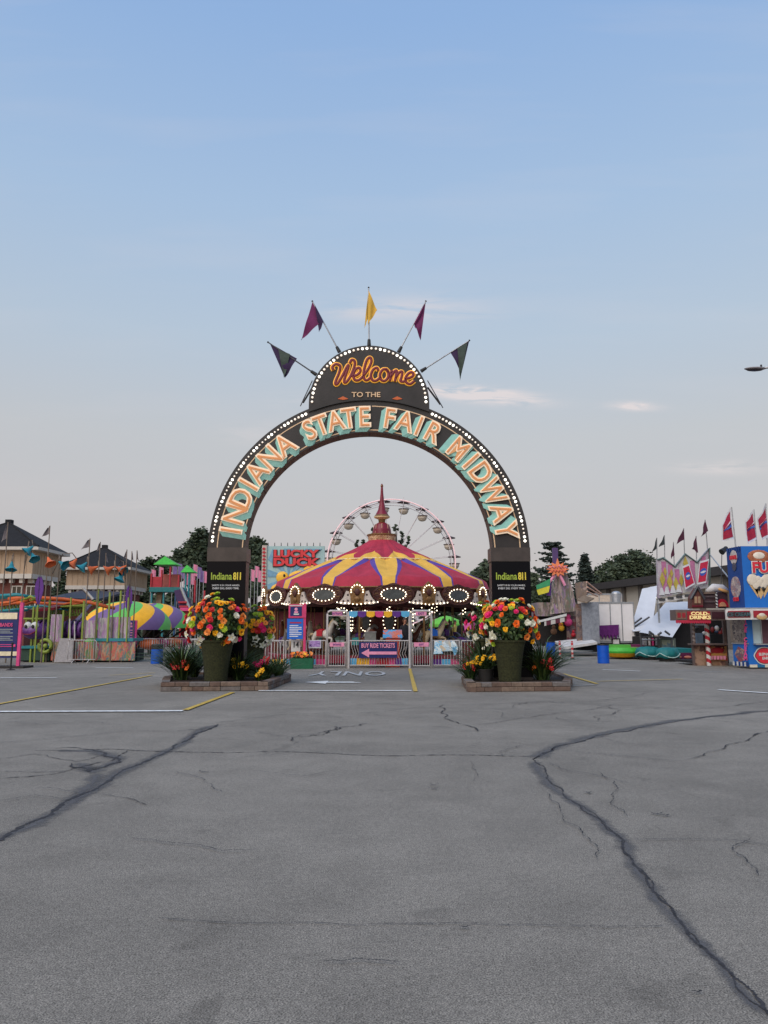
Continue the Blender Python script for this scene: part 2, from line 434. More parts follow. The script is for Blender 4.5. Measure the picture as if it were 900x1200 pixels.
for pts_ in ([(0, 846), (50, 850), (90, 846), (150, 852)], [(250, 862), (300, 858), (345, 866)], [(430, 836), (470, 845), (500, 840), (560, 846)], [(640, 895), (665, 905), (690, 908), (740, 920)], [(560, 830), (590, 842), (640, 838), (690, 850)],
  [(760, 838), (800, 846), (850, 842), (903, 848)], [(40, 925), (90, 930), (140, 922)], [(200, 905), (240, 915), (260, 930)], [(700, 905), (720, 930), (735, 960)], [(640, 930), (660, 960), (690, 985), (700, 1010)], [(0, 940), (40, 933), (80, 938)], [(585, 888), (600, 878), (640, 872), (680, 874)],
  [(880, 985), (860, 1000), (890, 1030)], [(300, 905), (360, 911), (390, 905)], [(150, 985), (200, 990), (260, 1000), (300, 998)], [(380, 1130), (420, 1128), (470, 1133)], [(705, 862), (730, 872), (780, 876), (830, 872)]):
    make_crack(pts_, .0095, .12, 5, zz); zz += .0001
for u_, v_ in ((770, 955), (780, 957), (510, 921), (508, 925), (818, 1166), (545, 1089), (690, 930), (240, 905)):
    make_crack([(u_-7, v_-1), (u_, v_+1), (u_+7, v_-1)], .02, .2, 2, .0170)
tag(crack.build('pavement_cracks'), kind='structure')
# ---- painted lines
pw = M('white_road_paint', (0.74, 0.74, 0.72), 0.7, var=0.35, scale=9, detail=8)
py_ = M('yellow_road_paint', (0.5, 0.34, 0.06), 0.7, var=0.4, scale=9, detail=8)
pf = M('faded_road_paint', (0.3, 0.3, 0.3), 0.8, var=0.35, scale=9, detail=8)
def line(a, b, w, mat, z=0.020):
    p, q = G(*a), G(*b); d = (q-p).normalized(); t = Vector((-d.y, d.x, 0))*w/2
    k = Vector((0, 0, z)); m = MB(); N = 24; vs = []
    for i in range(N+1):
        c = p+(q-p)*(i/N); e = R.uniform(.9, 1.0); vs += [c+t*e+k, c-t*e+k]
    m.add(vs, [(2*i, 2*i+1, 2*i+3, 2*i+2) for i in range(N)], mat)
    return tag(m.build('painted_line'), kind='structure')
line((-30, 835), (214, 834), .20, pw); line((217, 833), (273, 812), .13, py_)
line((-40, 833), (178, 792), .12, py_); line((303, 810), (482, 810), .20, pw)
line((480, 784), (487, 811), .12, py_); line((660, 790), (700, 802), .12, py_)
line((640, 806), (700, 803), .10, pf); line((700, 799), (800, 796.5), .11, py_)
line((842, 809), (910, 813.5), .18, pw); line((0, 795), (66, 795), .18, pw)
line((112, 783), (156, 783), .16, pw); line((128, 792), (182, 789), .10, py_, .0215)
line((706, 785), (750, 787), .14, pw); line((665, 780), (700, 780.5), .14, pf)
line((662, 772), (694, 771.5), .16, pw); line((694, 777), (760, 778), .12, pf)
line((790, 786), (850, 788), .12, pf)
# upside-down ONLY and turn arrow (they face traffic leaving the fair)
m = MB()
c = G(409, 790); m.text('ONLY', (c.x, c.y, 0.022), 2.7, M('worn_white_road_paint', (.42, .42, .41), .75, var=.4, scale=9, detail=8), right=(-1, 0, 0), up=(0, -1, 0), depth=0.002, sx=0.27, offset=0.01)
tag(m.build('painted_word'), kind='structure')
m = MB(); a = G(388, 800.5)
pts = [(-.9, -.1), (.55, -.1), (.55, -.32)]
sh = [(1.05, -.1), (-.15, -.1), (-.15, -.55), (-.95, .12), (-.15, .75), (-.15, .32), (.8, .32), (.8, .14), (1.05, .0)]
m.add([(a.x+x*.85, a.y+y*1.0, .022) for x, y in sh], [tuple(range(len(sh)))], pw)
tag(m.build('painted_arrow'), kind='structure')

# ================================================================== ARCH
YA = 22.3; AD = 0.58
ac = W(432, 648, YA); RO = XX(621, 648, YA)-ac.x; RI = XX(577.5, 648, YA)-ac.x
acx, acz = ac.x, ac.z
archb = M('arch_black_panel', (0.028, 0.024, 0.023), 0.5, var=0.35, scale=2.0)
archbr = M('arch_brown_lining', (0.07, 0.045, 0.035), 0.5, var=0.35, scale=2.5)
creamline = M('cream_pinstripe', S(222, 188, 150), 0.5)
arch = thing('welcome_arch', 'tall black welcome arch with a bulb-lit rim, raised lettering and five pennants on top', 'entrance arch', (acx, YA, 0))
AO = (acx, YA, 0)
zs = ZZ(643, YA); a0 = math.asin((zs-acz)/RO) 
def arcpt(r, a, y): return (acx+r*math.cos(a), y, acz+r*math.sin(a))
N = 120; m = MB()
A = [a0+(PI-2*a0)*i/N for i in range(N+1)]
def band(m, ro, ri, y0, y1, aa, mf, ms, mi_):
    n = len(aa); vs = []
    for a in aa: vs += [arcpt(ro, a, y0), arcpt(ri, a, y0), arcpt(ro, a, y1), arcpt(ri, a, y1)]
    m.add(vs, [(4*i, 4*i+1, 4*i+5, 4*i+4) for i in range(n-1)], mf)
    m.add(vs, [(4*i+2, 4*i+6, 4*i+7, 4*i+3) for i in range(n-1)], ms)
    m.add(vs, [(4*i, 4*i+4, 4*i+6, 4*i+2) for i in range(n-1)], ms)
    m.add(vs, [(4*i+1, 4*i+3, 4*i+7, 4*i+5) for i in range(n-1)], mi_)
    m.add(vs, [(0, 1, 3, 2), (4*n-4, 4*n-3, 4*n-1, 4*n-2)], ms)
band(m, RO, RI, YA, YA+AD, A, archb, blackm, archbr)
# soffit panel joints
for k in range(1, 12):
    a = a0+(PI-2*a0)*k/12
    band(m, RI+.01, RI-.012, YA+.04, YA+AD-.04, [a-.004, a+.004], blackm, blackm, blackm)
m.build('arch_ring', arch, AO)
m = MB()
band(m, RO-.26, RO-.285, YA-.006, YA+.01, [a for a in A if not (PI/2-.40 < a < PI/2+.40)][:], creamline, creamline, creamline) if False else None
aaL = [a0+(PI/2-.02-a0)*i/60 for i in range(61)]
for seg in (aaL, [PI-a for a in aaL]):
    band(m, RO-.265, RO-.293, YA-.006, YA+.01, seg, creamline, creamline, creamline)
band(m, RI+.085, RI+.055, YA-.006, YA+.01, A, creamline, creamline, creamline)
m.build('pinstripe', arch, AO)
# dome
DR = XX(503, 473, YA)-acx; dz = ZZ(473, YA)
DY = YA-.05
m = MB(); DA = [-0.02*0+PI*i/64 for i in range(65)]
poly = [(acx+DR*math.cos(a), dz+DR*math.sin(a)) for a in DA]
# lower edge follows the ring a little inside it
low = []
aL = math.acos(max(-1, min(1, -DR/(RO-.1)))); aR = PI-aL
for i in range(21):
    a = aL+(aR-aL)*i/20; low.append((acx+(RO-.1)*math.cos(a), acz+(RO-.1)*math.sin(a)))
m.prism(poly+low, DY, YA+.35, archb, blackm)
dome = m.build('dome_sign', arch, AO)
m = MB()
band(m, RO-.085, RO-.112, DY-.006, DY+.01, [aR+.03+(aL-aR-.06)*i/30 for i in range(31)], blackm, blackm, blackm)
m.build('dome_seam', dome, AO)
# Welcome script: brush strokes traced letter by letter
def cr(pts, k=6):
    out = []; P = [pts[0]]+pts+[pts[-1]]
    for i in range(1, len(P)-2):
        for j in range(k):
            t = j/k; q = []
            for c in (0, 1):
                a, b, c_, d = P[i-1][c], P[i][c], P[i+1][c], P[i+2][c]
                q.append(.5*((2*b)+(-a+c_)*t+(2*a-5*b+4*c_-d)*t*t+(-a+3*b-3*c_+d)*t**3))
            out.append(tuple(q))
    out.append(pts[-1]); return out
WEL = [[(276, 362), (272, 348), (286, 337), (303, 345), (300, 370), (284, 410), (291, 418), (312, 385), (334, 343), (336, 352), (320, 402), (327, 411), (346, 385), (362, 345), (362, 325), (350, 320), (343, 334)],
 [(348, 384), (370, 382), (386, 366), (381, 352), (367, 358), (357, 380), (363, 400), (378, 402), (396, 388)],
 [(394, 390), (415, 362), (431, 328), (426, 311), (412, 322), (400, 368), (402, 396), (414, 402), (430, 388)],
 [(460, 364), (453, 352), (438, 360), (429, 382), (436, 402), (452, 403), (470, 388)],
 [(492, 358), (477, 360), (466, 380), (472, 401), (487, 404), (500, 388), (499, 366), (490, 357), (503, 372), (515, 370)],
 [(514, 362), (512, 384), (506, 406)], [(509, 392), (524, 368), (534, 364), (532, 384), (527, 408)], [(530, 394), (545, 371), (557, 369), (554, 390), (550, 405), (562, 408), (572, 400)],
 [(568, 396), (586, 393), (602, 383), (599, 371), (585, 373), (571, 392), (574, 411), (590, 417), (607, 405)]]
mo, mi2 = MB(), MB()
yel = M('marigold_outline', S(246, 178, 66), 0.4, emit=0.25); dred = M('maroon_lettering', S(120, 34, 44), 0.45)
for st in WEL:
    c = cr(st)
    P = [W(300+(440+(u-437)*.92)/3.214, 320+(371+(v-366)*.93)/3.214, DY) for u, v in c]
    mo.path([p+Vector((0, -.012, 0)) for p in P], .072, yel, 10, 0.32)
    mi2.path([p+Vector((0, -.032, 0)) for p in P], .042, dred, 10, 0.35)
wl = mo.build('script_lettering', arch, AO); mi2.build('script_fill', wl, AO)
m = MB(); cc = W(429, 462.5, DY)
m.text('TO THE', (cc.x, DY-.02, cc.z), .155, creamline, depth=.03, offset=.018, sx=1.15)
m.build('small_lettering', arch, AO)
for u0 in (402, 465.5):
    m = MB(); c = W(u0, 466.5, DY)
    m.prism([(c.x-.16, c.z-.03), (c.x, c.z+.05), (c.x+.16, c.z-.03), (c.x, c.z-.06)], DY-.02, DY-.001, orange); m.build('ornament', arch, AO)
# bevelled letters round the arc
tealsh = M('aqua_letter_shadow', S(148, 200, 190), 0.5, var=0.12)
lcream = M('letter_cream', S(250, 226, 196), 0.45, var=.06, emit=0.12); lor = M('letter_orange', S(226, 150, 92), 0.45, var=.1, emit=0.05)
LET = [('I', 268.5, 621.5), ('N', 273, 602), ('D', 279, 582.5), ('I', 286.5, 565), ('A', 297, 550.5), ('N', 311.5, 531.5), ('A', 330, 516.5),
 ('S', 359.5, 497), ('T', 374, 490.5), ('A', 391.5, 485.5), ('T', 408, 481.5), ('E', 427, 480.5), ('F', 458, 482.5), ('A', 477, 487.5), ('I', 494, 493), ('R', 511.5, 500),
 ('M', 541.5, 522), ('I', 555.5, 537.5), ('D', 568, 551.5), ('W', 582.5, 574.5), ('A', 591.5, 600), ('Y', 597.5, 621.5)]
for k, (ch, u, v) in enumerate(LET):
    p = W(u, v, YA); a = math.atan2(p.z-acz, p.x-acx)
    big = k < 7 or k > 15
    r = (RI+.085+RO-.29)/2+.045; 
    h = 0.655 if big else 0.62
    o = Vector(arcpt(r, a, YA)); up = Vector((math.cos(a), 0, math.sin(a))); rt = Vector((math.sin(a), 0, -math.cos(a)))
    sx = 0.78 if ch in 'MW' else 0.86
    m = MB(); m.text(ch, o+Vector((0, -.06, 0)), h, lcream, rt, up, .03, .045, sx); L = m.build('letter', arch, AO)
    m = MB(); m.text(ch, o+Vector((0, -.085, 0))-rt*.012-up*.006, h, lor, rt, up, .03, -.012, sx); m.build('letter_face', L, AO)
    m = MB()
    for q in range(8):
        t = (q+1)/8
        oo = o+Vector((0, -.050+.0062*q+.0003*k, 0))-rt*.13*t-up*.12*t
        if ch == 'M':
            a_, b_, s_ = .315, .325, .15
            for pl in ([(-a_, -b_), (-a_, b_), (-a_+s_, b_), (-a_+s_, -b_)], [(a_-s_, -b_), (a_-s_, b_), (a_, b_), (a_, -b_)]):
                m.slab([oo+rt*x_+up*y_ for x_, y_ in pl], (0, .008, 0), tealsh)
            m.slab([oo+Vector((0, .0011, 0))+rt*x_+up*y_ for x_, y_ in ((-a_+.02, b_-.002), (-a_+s_+.03, b_-.002), (0, -.02), (a_-s_-.03, b_-.002), (a_-.02, b_-.002), (.06, -b_+.06), (-.06, -b_+.06))], (0, .006, 0), tealsh)
        else: m.text(ch, oo, h, tealsh, rt, up, .008, .045, sx)
    m.build('letter_shadow', L, AO)
# bulbs
def bulbmesh(r, mat):
    mb = MB(); mb.ell((0, 0, 0), r, r*.8, r, mat, 8, 5); return mb
bmB = bulbmesh(.040, bulbw).build('light_bulb', arch); bmS = bulbmesh(.027, bulbdim).build('light_bulb', arch)
spots = []
aJ = math.acos(DR/(RO-.13))
n1 = 42
for i in range(n1):
    a = a0+.05+(aJ-.02-a0-.05)*i/(n1-1)
    rad = RO-.125
    for s_ in (0, 1):
        aa = a if s_ == 0 else PI-a
        spots.append((arcpt(rad, aa, YA-.03), (i % 5) in (0, 1)))
rest = MB(); nd = 40
for i in range(nd):
    a = .02+(PI-.04)*i/(nd-1)
    spots.append(((acx+(DR-.10)*math.cos(a), DY-.03, dz+(DR-.10)*math.sin(a)), (i % 4) in (0, 1)))
big_ = [s for s in spots if s[1]]; sml = [s for s in spots if not s[1]]
use = (big_+sml)[:98]; left = (big_+sml)[98:]
first = {True: bmB, False: bmS}; done = set()
for p, b in use:
    if b in done: o = first[b].copy(); COL.objects.link(o); o.parent = arch
    else: o = first[b]; done.add(b)
    o.location = (p[0]-acx, p[1]-YA, p[2])
for p, b in left: rest.ell(p, .036, .03, .036, bulbdim, 8, 5)
if left: part(rest.build('light_bulbs', arch, AO), kind='stuff')
# legs
panel = M('satin_black_sign', (0.004, 0.004, 0.006), 0.35, var=0.1, spec=0.12)
capm = M('leg_cap_brown', (0.055, 0.043, 0.038), 0.4, var=0.35, scale=2)
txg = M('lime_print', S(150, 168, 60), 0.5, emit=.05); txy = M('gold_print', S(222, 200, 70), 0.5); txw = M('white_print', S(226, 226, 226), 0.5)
for sgn in (-1, 1):
    u0, u1 = (241.5, 288) if sgn < 0 else (576, 622.5)
    x0, x1 = XX(u0, 700, YA), XX(u1, 700, YA)
    m = MB(); m.box(x0+.03, YA-.02, 0, x1-.03, YA+AD+.02, zs-.02, capm)
    leg = m.build('leg', arch, AO)
    zc = ZZ(658, YA)
    m = MB(); m.box(x0, YA-.06, zc, x1, YA+AD+.06, zs+.03, capm); m.build('leg_cap', leg, AO)
    m = MB(); m.box(x0+.01, YA-.05, .25, x1-.01, YA-.022, zc-.01, panel); pn = m.build('sign_panel', leg, AO)
    xc = (x0+x1)/2; yy = YA-.058; wd = x1-x0
    m = MB(); z = ZZ(675, YA)
    m.text('Indiana', (xc-.14, yy, z), .21, txg, depth=.012, offset=.018, sx=.76)
    m.text('811', (xc+.33, yy, z), .21, txy, depth=.012, offset=.035, sx=.66, spacing=.86)
    m.text('SAFETY IS IN YOUR HANDS.', (xc, yy, ZZ(686, YA)), .050, txw, depth=.01, offset=.0, sx=.95)
    m.text('EVERY DIG. EVERY TIME.', (xc, yy, ZZ(689.5, YA)), .055, txw, depth=.01, offset=.006, sx=.95)
    m.build('sign_print', leg, AO)
# pennants on the dome
pen_purple = M('plum_cloth', S(105, 36, 84), 0.8, var=.2); pen_dark = M('dark_violet_cloth', S(52, 34, 70), 0.8, var=.25)
pen_green = M('dark_green_cloth', S(62, 74, 66), 0.8, var=.3); pen_gold = M('gold_cloth', S(206, 164, 66), 0.8, var=.15)
alum = M('aluminium_pole', (0.35, 0.35, 0.36), 0.35, 0.7)
def tri(m, a, b, c, Y, mat, amp=.04, ph=0.):
    A_, B_, C_ = W(*a, Y), W(*b, Y), W(*c, Y); m.cloth(A_, C_, C_, B_, mat, 7, amp, 1.3, ph)
PEN = [((369, 438), (314, 401), [((316, 402), (348, 420), (334, 443), pen_dark, 0), ((326, 409), (340, 415), (333, 444), pen_green, 1.5)]),
 ((397, 411), (366, 353), [((366, 354), (378, 376), (353, 398), pen_purple, 0), ((369, 357), (379, 377), (374, 390), pen_dark, 2)]),
 ((432.5, 403), (432, 337), [((432, 338), (432, 372), (427, 384), pen_gold, 0), ((432, 340), (431, 380), (442, 364), pen_gold, 2)]),
 ((468, 411), (499, 353), [((499, 353), (486, 380), (493, 399), pen_purple, 0), ((497, 356), (485, 379), (487, 386), pen_purple, 2.)]),
 ((495, 434), (550, 399), [((550, 399), (528, 413), (541, 437), pen_dark, 0), ((548, 401), (536, 408), (539, 447), pen_green, 1.3)])]
PL = ['leftmost pennant pole leaning far left', None, 'upright pole with gold pennant', None, 'rightmost pennant pole leaning far right']
for k, (b0, t0, tris) in enumerate(PEN):
    m = MB(); YP = YA+.12
    p, q = W(*b0, YP), W(*t0, YP); m.tube(p, q, .022, .018, alum if k != 0 else dsteel, 8)
    d = (q-p).normalized(); m.tube(p-d*.05, p+d*.14, .06, .045, blackm, 8); m.ell(q, .03, .03, .03, blackm, 6, 4)
    pole = m.build('flag_pole', arch, AO)
    if PL[k]: part(pole, PL[k])
    m = MB()
    for i, (a, b, c, mt, ph) in enumerate(tris): tri(m, a, b, c, YP-.01-.03*i, mt, .05, ph)
    m.build('pennant', pole, AO)
for a, b in (((366, 446), (352, 476)), ((501, 446), (519, 478))):
    m = MB(); m.tube(W(*a, YA+.3), W(*b, YA+.3), .016, None, dsteel, 5)
    m.tube(W(a[0], a[1]+8, YA+.3), W(b[0]+(3 if a[0] < 400 else -3), b[1]-4, YA+.3), .03, None, blackm, 5); m.build('guy_wire', arch, AO)
# ================================================================== PLANTING BEDS
blocks = [M('wall_block_%s' % n_, c_, .9, var=.3, scale=9, bump=.5) for n_, c_ in (('tan', (.17, .12, .09)), ('brown', (.13, .085, .065)), ('grey', (.15, .13, .12)))]
soilm = M('mulch', (0.035, 0.022, 0.015), 0.95, var=.5, scale=20, bump=.8)
def bed(poly, label):
    """poly: ground outline (front edge first), world xy"""
    c = sum((Vector(p) for p in poly), Vector((0, 0)))/len(poly)
    t = thing('planting_bed', label, 'flower bed', (c.x, c.y, 0), group='stone-edged beds at the feet of the arch'); O = (c.x, c.y, 0)
    m = MB(); n = len(poly); D = .22
    ins = []
    for i in range(n):
        p0, p1, p2 = Vector(poly[i-1]), Vector(poly[i]), Vector(poly[(i+1) % n])
        d1 = (p1-p0).normalized(); d2 = (p2-p1).normalized()
        n1 = Vector((-d1.y, d1.x)); n2 = Vector((-d2.y, d2.x)); b = (n1+n2).normalized(); ins.append(p1+b*(D/max(.4, b.dot(n1))))
    for row in range(2):
        for i in range(n):
            a, b = Vector(poly[i]), Vector(poly[(i+1) % n]); d = (b-a); L = d.length; d.normalize(); nr = Vector((-d.y, d.x))
            s_ = 0 if row == 0 else .0
            while s_ < L-.05:
                w = R.choice((.28, .36, .44, .52)); e = min(L, s_+w)
                if L-e < .15: e = L
                a2 = a+d*(s_+.006); b2 = a+d*(e-.006); j = R.uniform(-.012, .012)
                z0 = row*.118+.002; z1 = z0+.113
                ch = .014
                f = lambda p, o, z: (p.x+nr.x*o, p.y+nr.y*o, z)
                vs = [f(a2, j+ch, z0), f(b2, j+ch, z0), f(b2, D, z0), f(a2, D, z0), f(a2, j, z0+ch), f(b2, j, z0+ch), f(b2, j, z1-ch), f(a2, j, z1-ch), f(a2, j+ch, z1), f(b2, j+ch, z1), f(b2, D, z1), f(a2, D, z1)]
                m.add(vs, [(0, 1, 5, 4), (4, 5, 6, 7), (7, 6, 9, 8), (8, 9, 10, 11), (3, 11, 10, 2), (0, 4, 7, 8, 11, 3), (1, 2, 10, 9, 6, 5), (0, 3, 2, 1)], R.choice(blocks))
                s_ = e
    m.build('block_border', t, O)
    m = MB(); m.add([(p.x, p.y, .17) for p in ins], [tuple(range(n))], soilm); m.build('mulch', t, O)
    return t
def gp(u, v): p = G(u, v); return (p.x, p.y)
lb = [gp(188, 810.5), gp(314, 809.5), gp(341, 798.5), (XX(336, 780, 25.2), 25.2), (XX(222, 780, 25.2), 25.2), gp(191, 802)]
rb = [gp(548, 811), gp(669, 810), gp(671, 803), (XX(655, 780, 25.2), 25.2), (XX(548, 780, 25.2), 25.2), gp(541, 802)]
bed(lb, 'flower bed edged with brown wall blocks around the left foot of the arch')
bed(rb, 'flower bed edged with brown wall blocks around the right foot of the arch')
# ---- plants
lf = [M('leaf_dark', (0.022, 0.05, 0.016), .55, var=.3), M('leaf_mid', (0.045, 0.09, 0.022), .55, var=.3), M('leaf_light', (0.09, 0.14, 0.04), .55, var=.3)]
def blade(mb, p, az, L, w, lift, mat, seg=5):
    p = Vector(p); d = Vector((math.cos(az), math.sin(az), 0)); s_ = Vector((-d.y, d.x, 0)); vs = []; el = lift; q = p.copy()
    for i in range(seg+1):
        t = i/seg; ww = w*(0.6+.8*t)*(1-t**2.2)+.002
        vs += [q+s_*ww, q+Vector((0, 0, ww*.4)), q-s_*ww]
        q = q+(d*math.cos(el)+Vector((0, 0, math.sin(el))))*L/seg; el -= (0.5+lift*.5)*1.55/seg*(0.45+t)
    fs = []
    for i in range(seg):
        a = 3*i; fs += [(a, a+1, a+4, a+3), (a+1, a+2, a+5, a+4)]
    mb.add(vs, fs, mat, True)
def petals(mb, c, nrm, r, mat, n=6, cup=.5, w=.5, cen=None):
    c, nrm = Vector(c), Vector(nrm).normalized(); u, v = orth(nrm)
    for i in range(n):
        a = 2*PI*i/n+R.uniform(-.2, .2); d = u*math.cos(a)+v*math.sin(a); s_ = nrm.cross(d)
        k = r*R.uniform(.85, 1.1)
        mb.add([c, c+d*k*.5+s_*k*w*.62+nrm*k*cup*.35, c+d*k*.9+s_*k*w*.45+nrm*k*cup*.5, c+d*k*1.0+nrm*k*cup*.46, c+d*k*.9-s_*k*w*.45+nrm*k*cup*.5, c+d*k*.5-s_*k*w*.62+nrm*k*cup*.35, c+d*k*.6+nrm*k*cup*.2], [(0, 1, 6), (1, 2, 6), (2, 3, 6), (3, 4, 6), (4, 5, 6), (5, 0, 6)], mat, True)
    if cen: mb.ell(c+nrm*r*.15, r*.2, r*.2, r*.2, cen, 6, 4)
PET = {'red': M('petal_red', S(196, 40, 44), .55, var=.15), 'orange': M('petal_orange', S(238, 110, 30), .55, var=.15), 'yellow': M('petal_yellow', S(248, 188, 30), .55, var=.12),
 'pink': M('petal_pink', S(222, 40, 110), .55, var=.15), 'white': M('petal_white', S(228, 226, 206), .5, var=.08), 'lime': M('petal_lime', S(160, 185, 50), .55, var=.15), 'peach': M('petal_peach', S(240, 150, 70), .55, var=.12)}
PCEN = M('flower_centre', S(120, 50, 20), .6); PCY = M('flower_centre_pale', S(220, 200, 110), .6)
def grass_plant(name, label, u, Y, w, h, blooms, pot=False, n=190, mix=(0, 0, 0, 1, 1, 2), cat='plant'):
    x = XX(u, 785, Y); t = thing(name, label, cat, (x, Y, .17)); z0 = 0.0
    if pot:
        p = MB(); p.lathe([(w*.30, 0), (w*.36, .30), (w*.38, .30), (w*.38, .33), (w*.34, .33)], (0, 0, 0), blackm, 20); p.build('nursery_pot', t); z0 = .28
    fo = MB()
    for i in range(n):
        a = R.uniform(0, 2*PI); r = abs(R.gauss(0, .09)); L = h*R.uniform(.9, 1.65)
        blade(fo, (r*math.cos(a)*w, r*math.sin(a)*w, z0), a+R.uniform(-.5, .5), L, R.uniform(.010, .02), R.uniform(.75, 1.5), lf[R.choice(mix)])
    fo.build('foliage', t)
    for col, cnt, dx, zz, rr in blooms:
        for i in range(cnt):
            b = MB(); c = Vector((dx+R.gauss(0, .09), -w*.42+R.uniform(-.05, .25), zz+R.gauss(0, .06)))
            b.path([(dx*.4, 0, z0+.05), (c.x*.8, c.y*.5, c.z*.7), c], .006, lf[1], 4)
            petals(b, c, (R.uniform(-.3, .3), -1, R.uniform(.2, .8)), rr*R.uniform(.8, 1.2), PET[col], 6, .6, .55, PCY)
            petals(b, c+Vector((.02, -.01, .03)), (R.uniform(-.5, .5), -.6, .9), rr*.8, PET[col], 5, .9, .5)
            b.build('flower', t)
grass_plant('daylily_plant', 'arching grass-like plant with red blooms at the left end of the left bed', 213, 22.3, 1.0, .98, [('red', 7, -.08, .42, .075), ('orange', 3, .25, .38, .06)], n=330)
grass_plant('grassy_plant', 'dark spiky foliage clump behind the arching plant in the left bed', 228, 23.6, .8, .95, [], n=160)
grass_plant('grassy_plant', 'upright grassy clump with small yellow flowers beside the left mossy urn', 279, 22.2, .7, .72, [('yellow', 6, -.12, .45, .06), ('yellow', 6, .16, .42, .07)], n=260)
grass_plant('flowering_plant', 'bushy plant with pink and red blooms at the right end of the left bed', 310, 22.6, .8, .55, [('pink', 7, -.05, .38, .07), ('red', 5, .1, .5, .05)], n=240, mix=(0, 1, 1, 2))
grass_plant('flowering_plant', 'small yellow lily by the front right corner of the left bed', 303, 21.75, .3, .26, [('yellow', 4, 0, .16, .085)], n=60)
grass_plant('grassy_plant', 'low pale green foliage at the far right corner of the left bed', 326, 23.4, .5, .62, [], n=120, mix=(1, 1, 2))
grass_plant('potted_plant', 'yellow flowering plant in a black nursery pot at the front of the right bed', 569, 21.8, .62, .42, [('yellow', 7, -.14, .62, .055), ('yellow', 6, .14, .64, .052)], pot=True, n=170, mix=(0, 1, 1))
grass_plant('daylily_plant', 'drooping dark foliage with yellow and red blooms at the left end of the right bed', 551, 22.0, .55, .62, [('red', 4, -.05, .34, .06), ('yellow', 6, .02, .48, .06)], n=170)
grass_plant('grassy_plant', 'tall spiky clump behind the black pot in the right bed', 566, 23.2, .9, 1.05, [('white', 2, 0, .9, .05)], n=240)
grass_plant('daylily_plant', 'big arching grass-like plant with red blooms at the right end of the right bed', 635, 22.3, 1.0, 1.0, [('red', 7, .12, .40, .075), ('orange', 4, -.2, .36, .065)], n=360)
grass_plant('grassy_plant', 'thin dark grass between the right mossy urn and the red daylilies', 611, 22.9, .6, .8, [], n=150)
# ---- urns and flower arrangements
mossm = M('moss_urn', (0.030, 0.032, 0.011), 0.95, var=.6, scale=22, bump=1.0, detail=8)
def urn(label, u, Y, h, r):
    t = thing('mossy_urn', label, 'urn', (XX(u, 780, Y), Y, .17), group='tall moss-covered urns')
    m = MB(); m.lathe([(r*.62, 0), (r*.66, .04), (r*.70, h*.3), (r*.82, h*.66), (r*.95, h*.93), (r*1.0, h*.95), (r*1.0, h), (r*.88, h), (r*.84, h-.06)], (0, 0, 0), mossm, 32)
    m.build('vessel', t); m = MB(); m.lathe([(r*.84, h-.08), (.01, h-.05)], (0, 0, 0), soilm, 24); m.build('soil', t)
def flower_proto(col, kind):
    m = MB(); mt = PET[col]
    if kind == 'lily':
        for i in range(5):
            a = 2*PI*i/5; d = Vector((math.cos(a), 0, math.sin(a))); s_ = Vector((-d.z, 0, d.x)); r = .13
            m.add([(0, 0, 0), d*r*.6+s_*.05+Vector((0, -.05, 0)), d*r*1.15+Vector((0, -.02, 0)), d*r*.6-s_*.05+Vector((0, -.05, 0)), d*r*.55+Vector((0, -.025, 0))], [(0, 1, 4), (1, 2, 4), (2, 3, 4), (3, 0, 4)], mt, True)
        m.tube((0, 0, 0), (0, -.07, 0), .012, .008, PCY, 5)
    else:
        petals(m, (0, 0, 0), (0, -1, 0), .115, mt, 8, .55, .62)
        petals(m, (0, -.015, 0), (0, -1, 0), .088, mt, 7, 1.0, .62)
        petals(m, (0, -.03, 0), (0, -1, 0), .055, mt, 6, 1.6, .6)
        m.ell((0, -.03, 0), .032, .03, .032, PCEN if col in ('orange', 'yellow', 'peach') else mt, 7, 5)
    me = m.build('flower', None); me_d = me.data; bpy.data.objects.remove(me); return me_d
FP = {c: flower_proto(c, 'rose') for c in PET}; FL = flower_proto('white', 'lily')
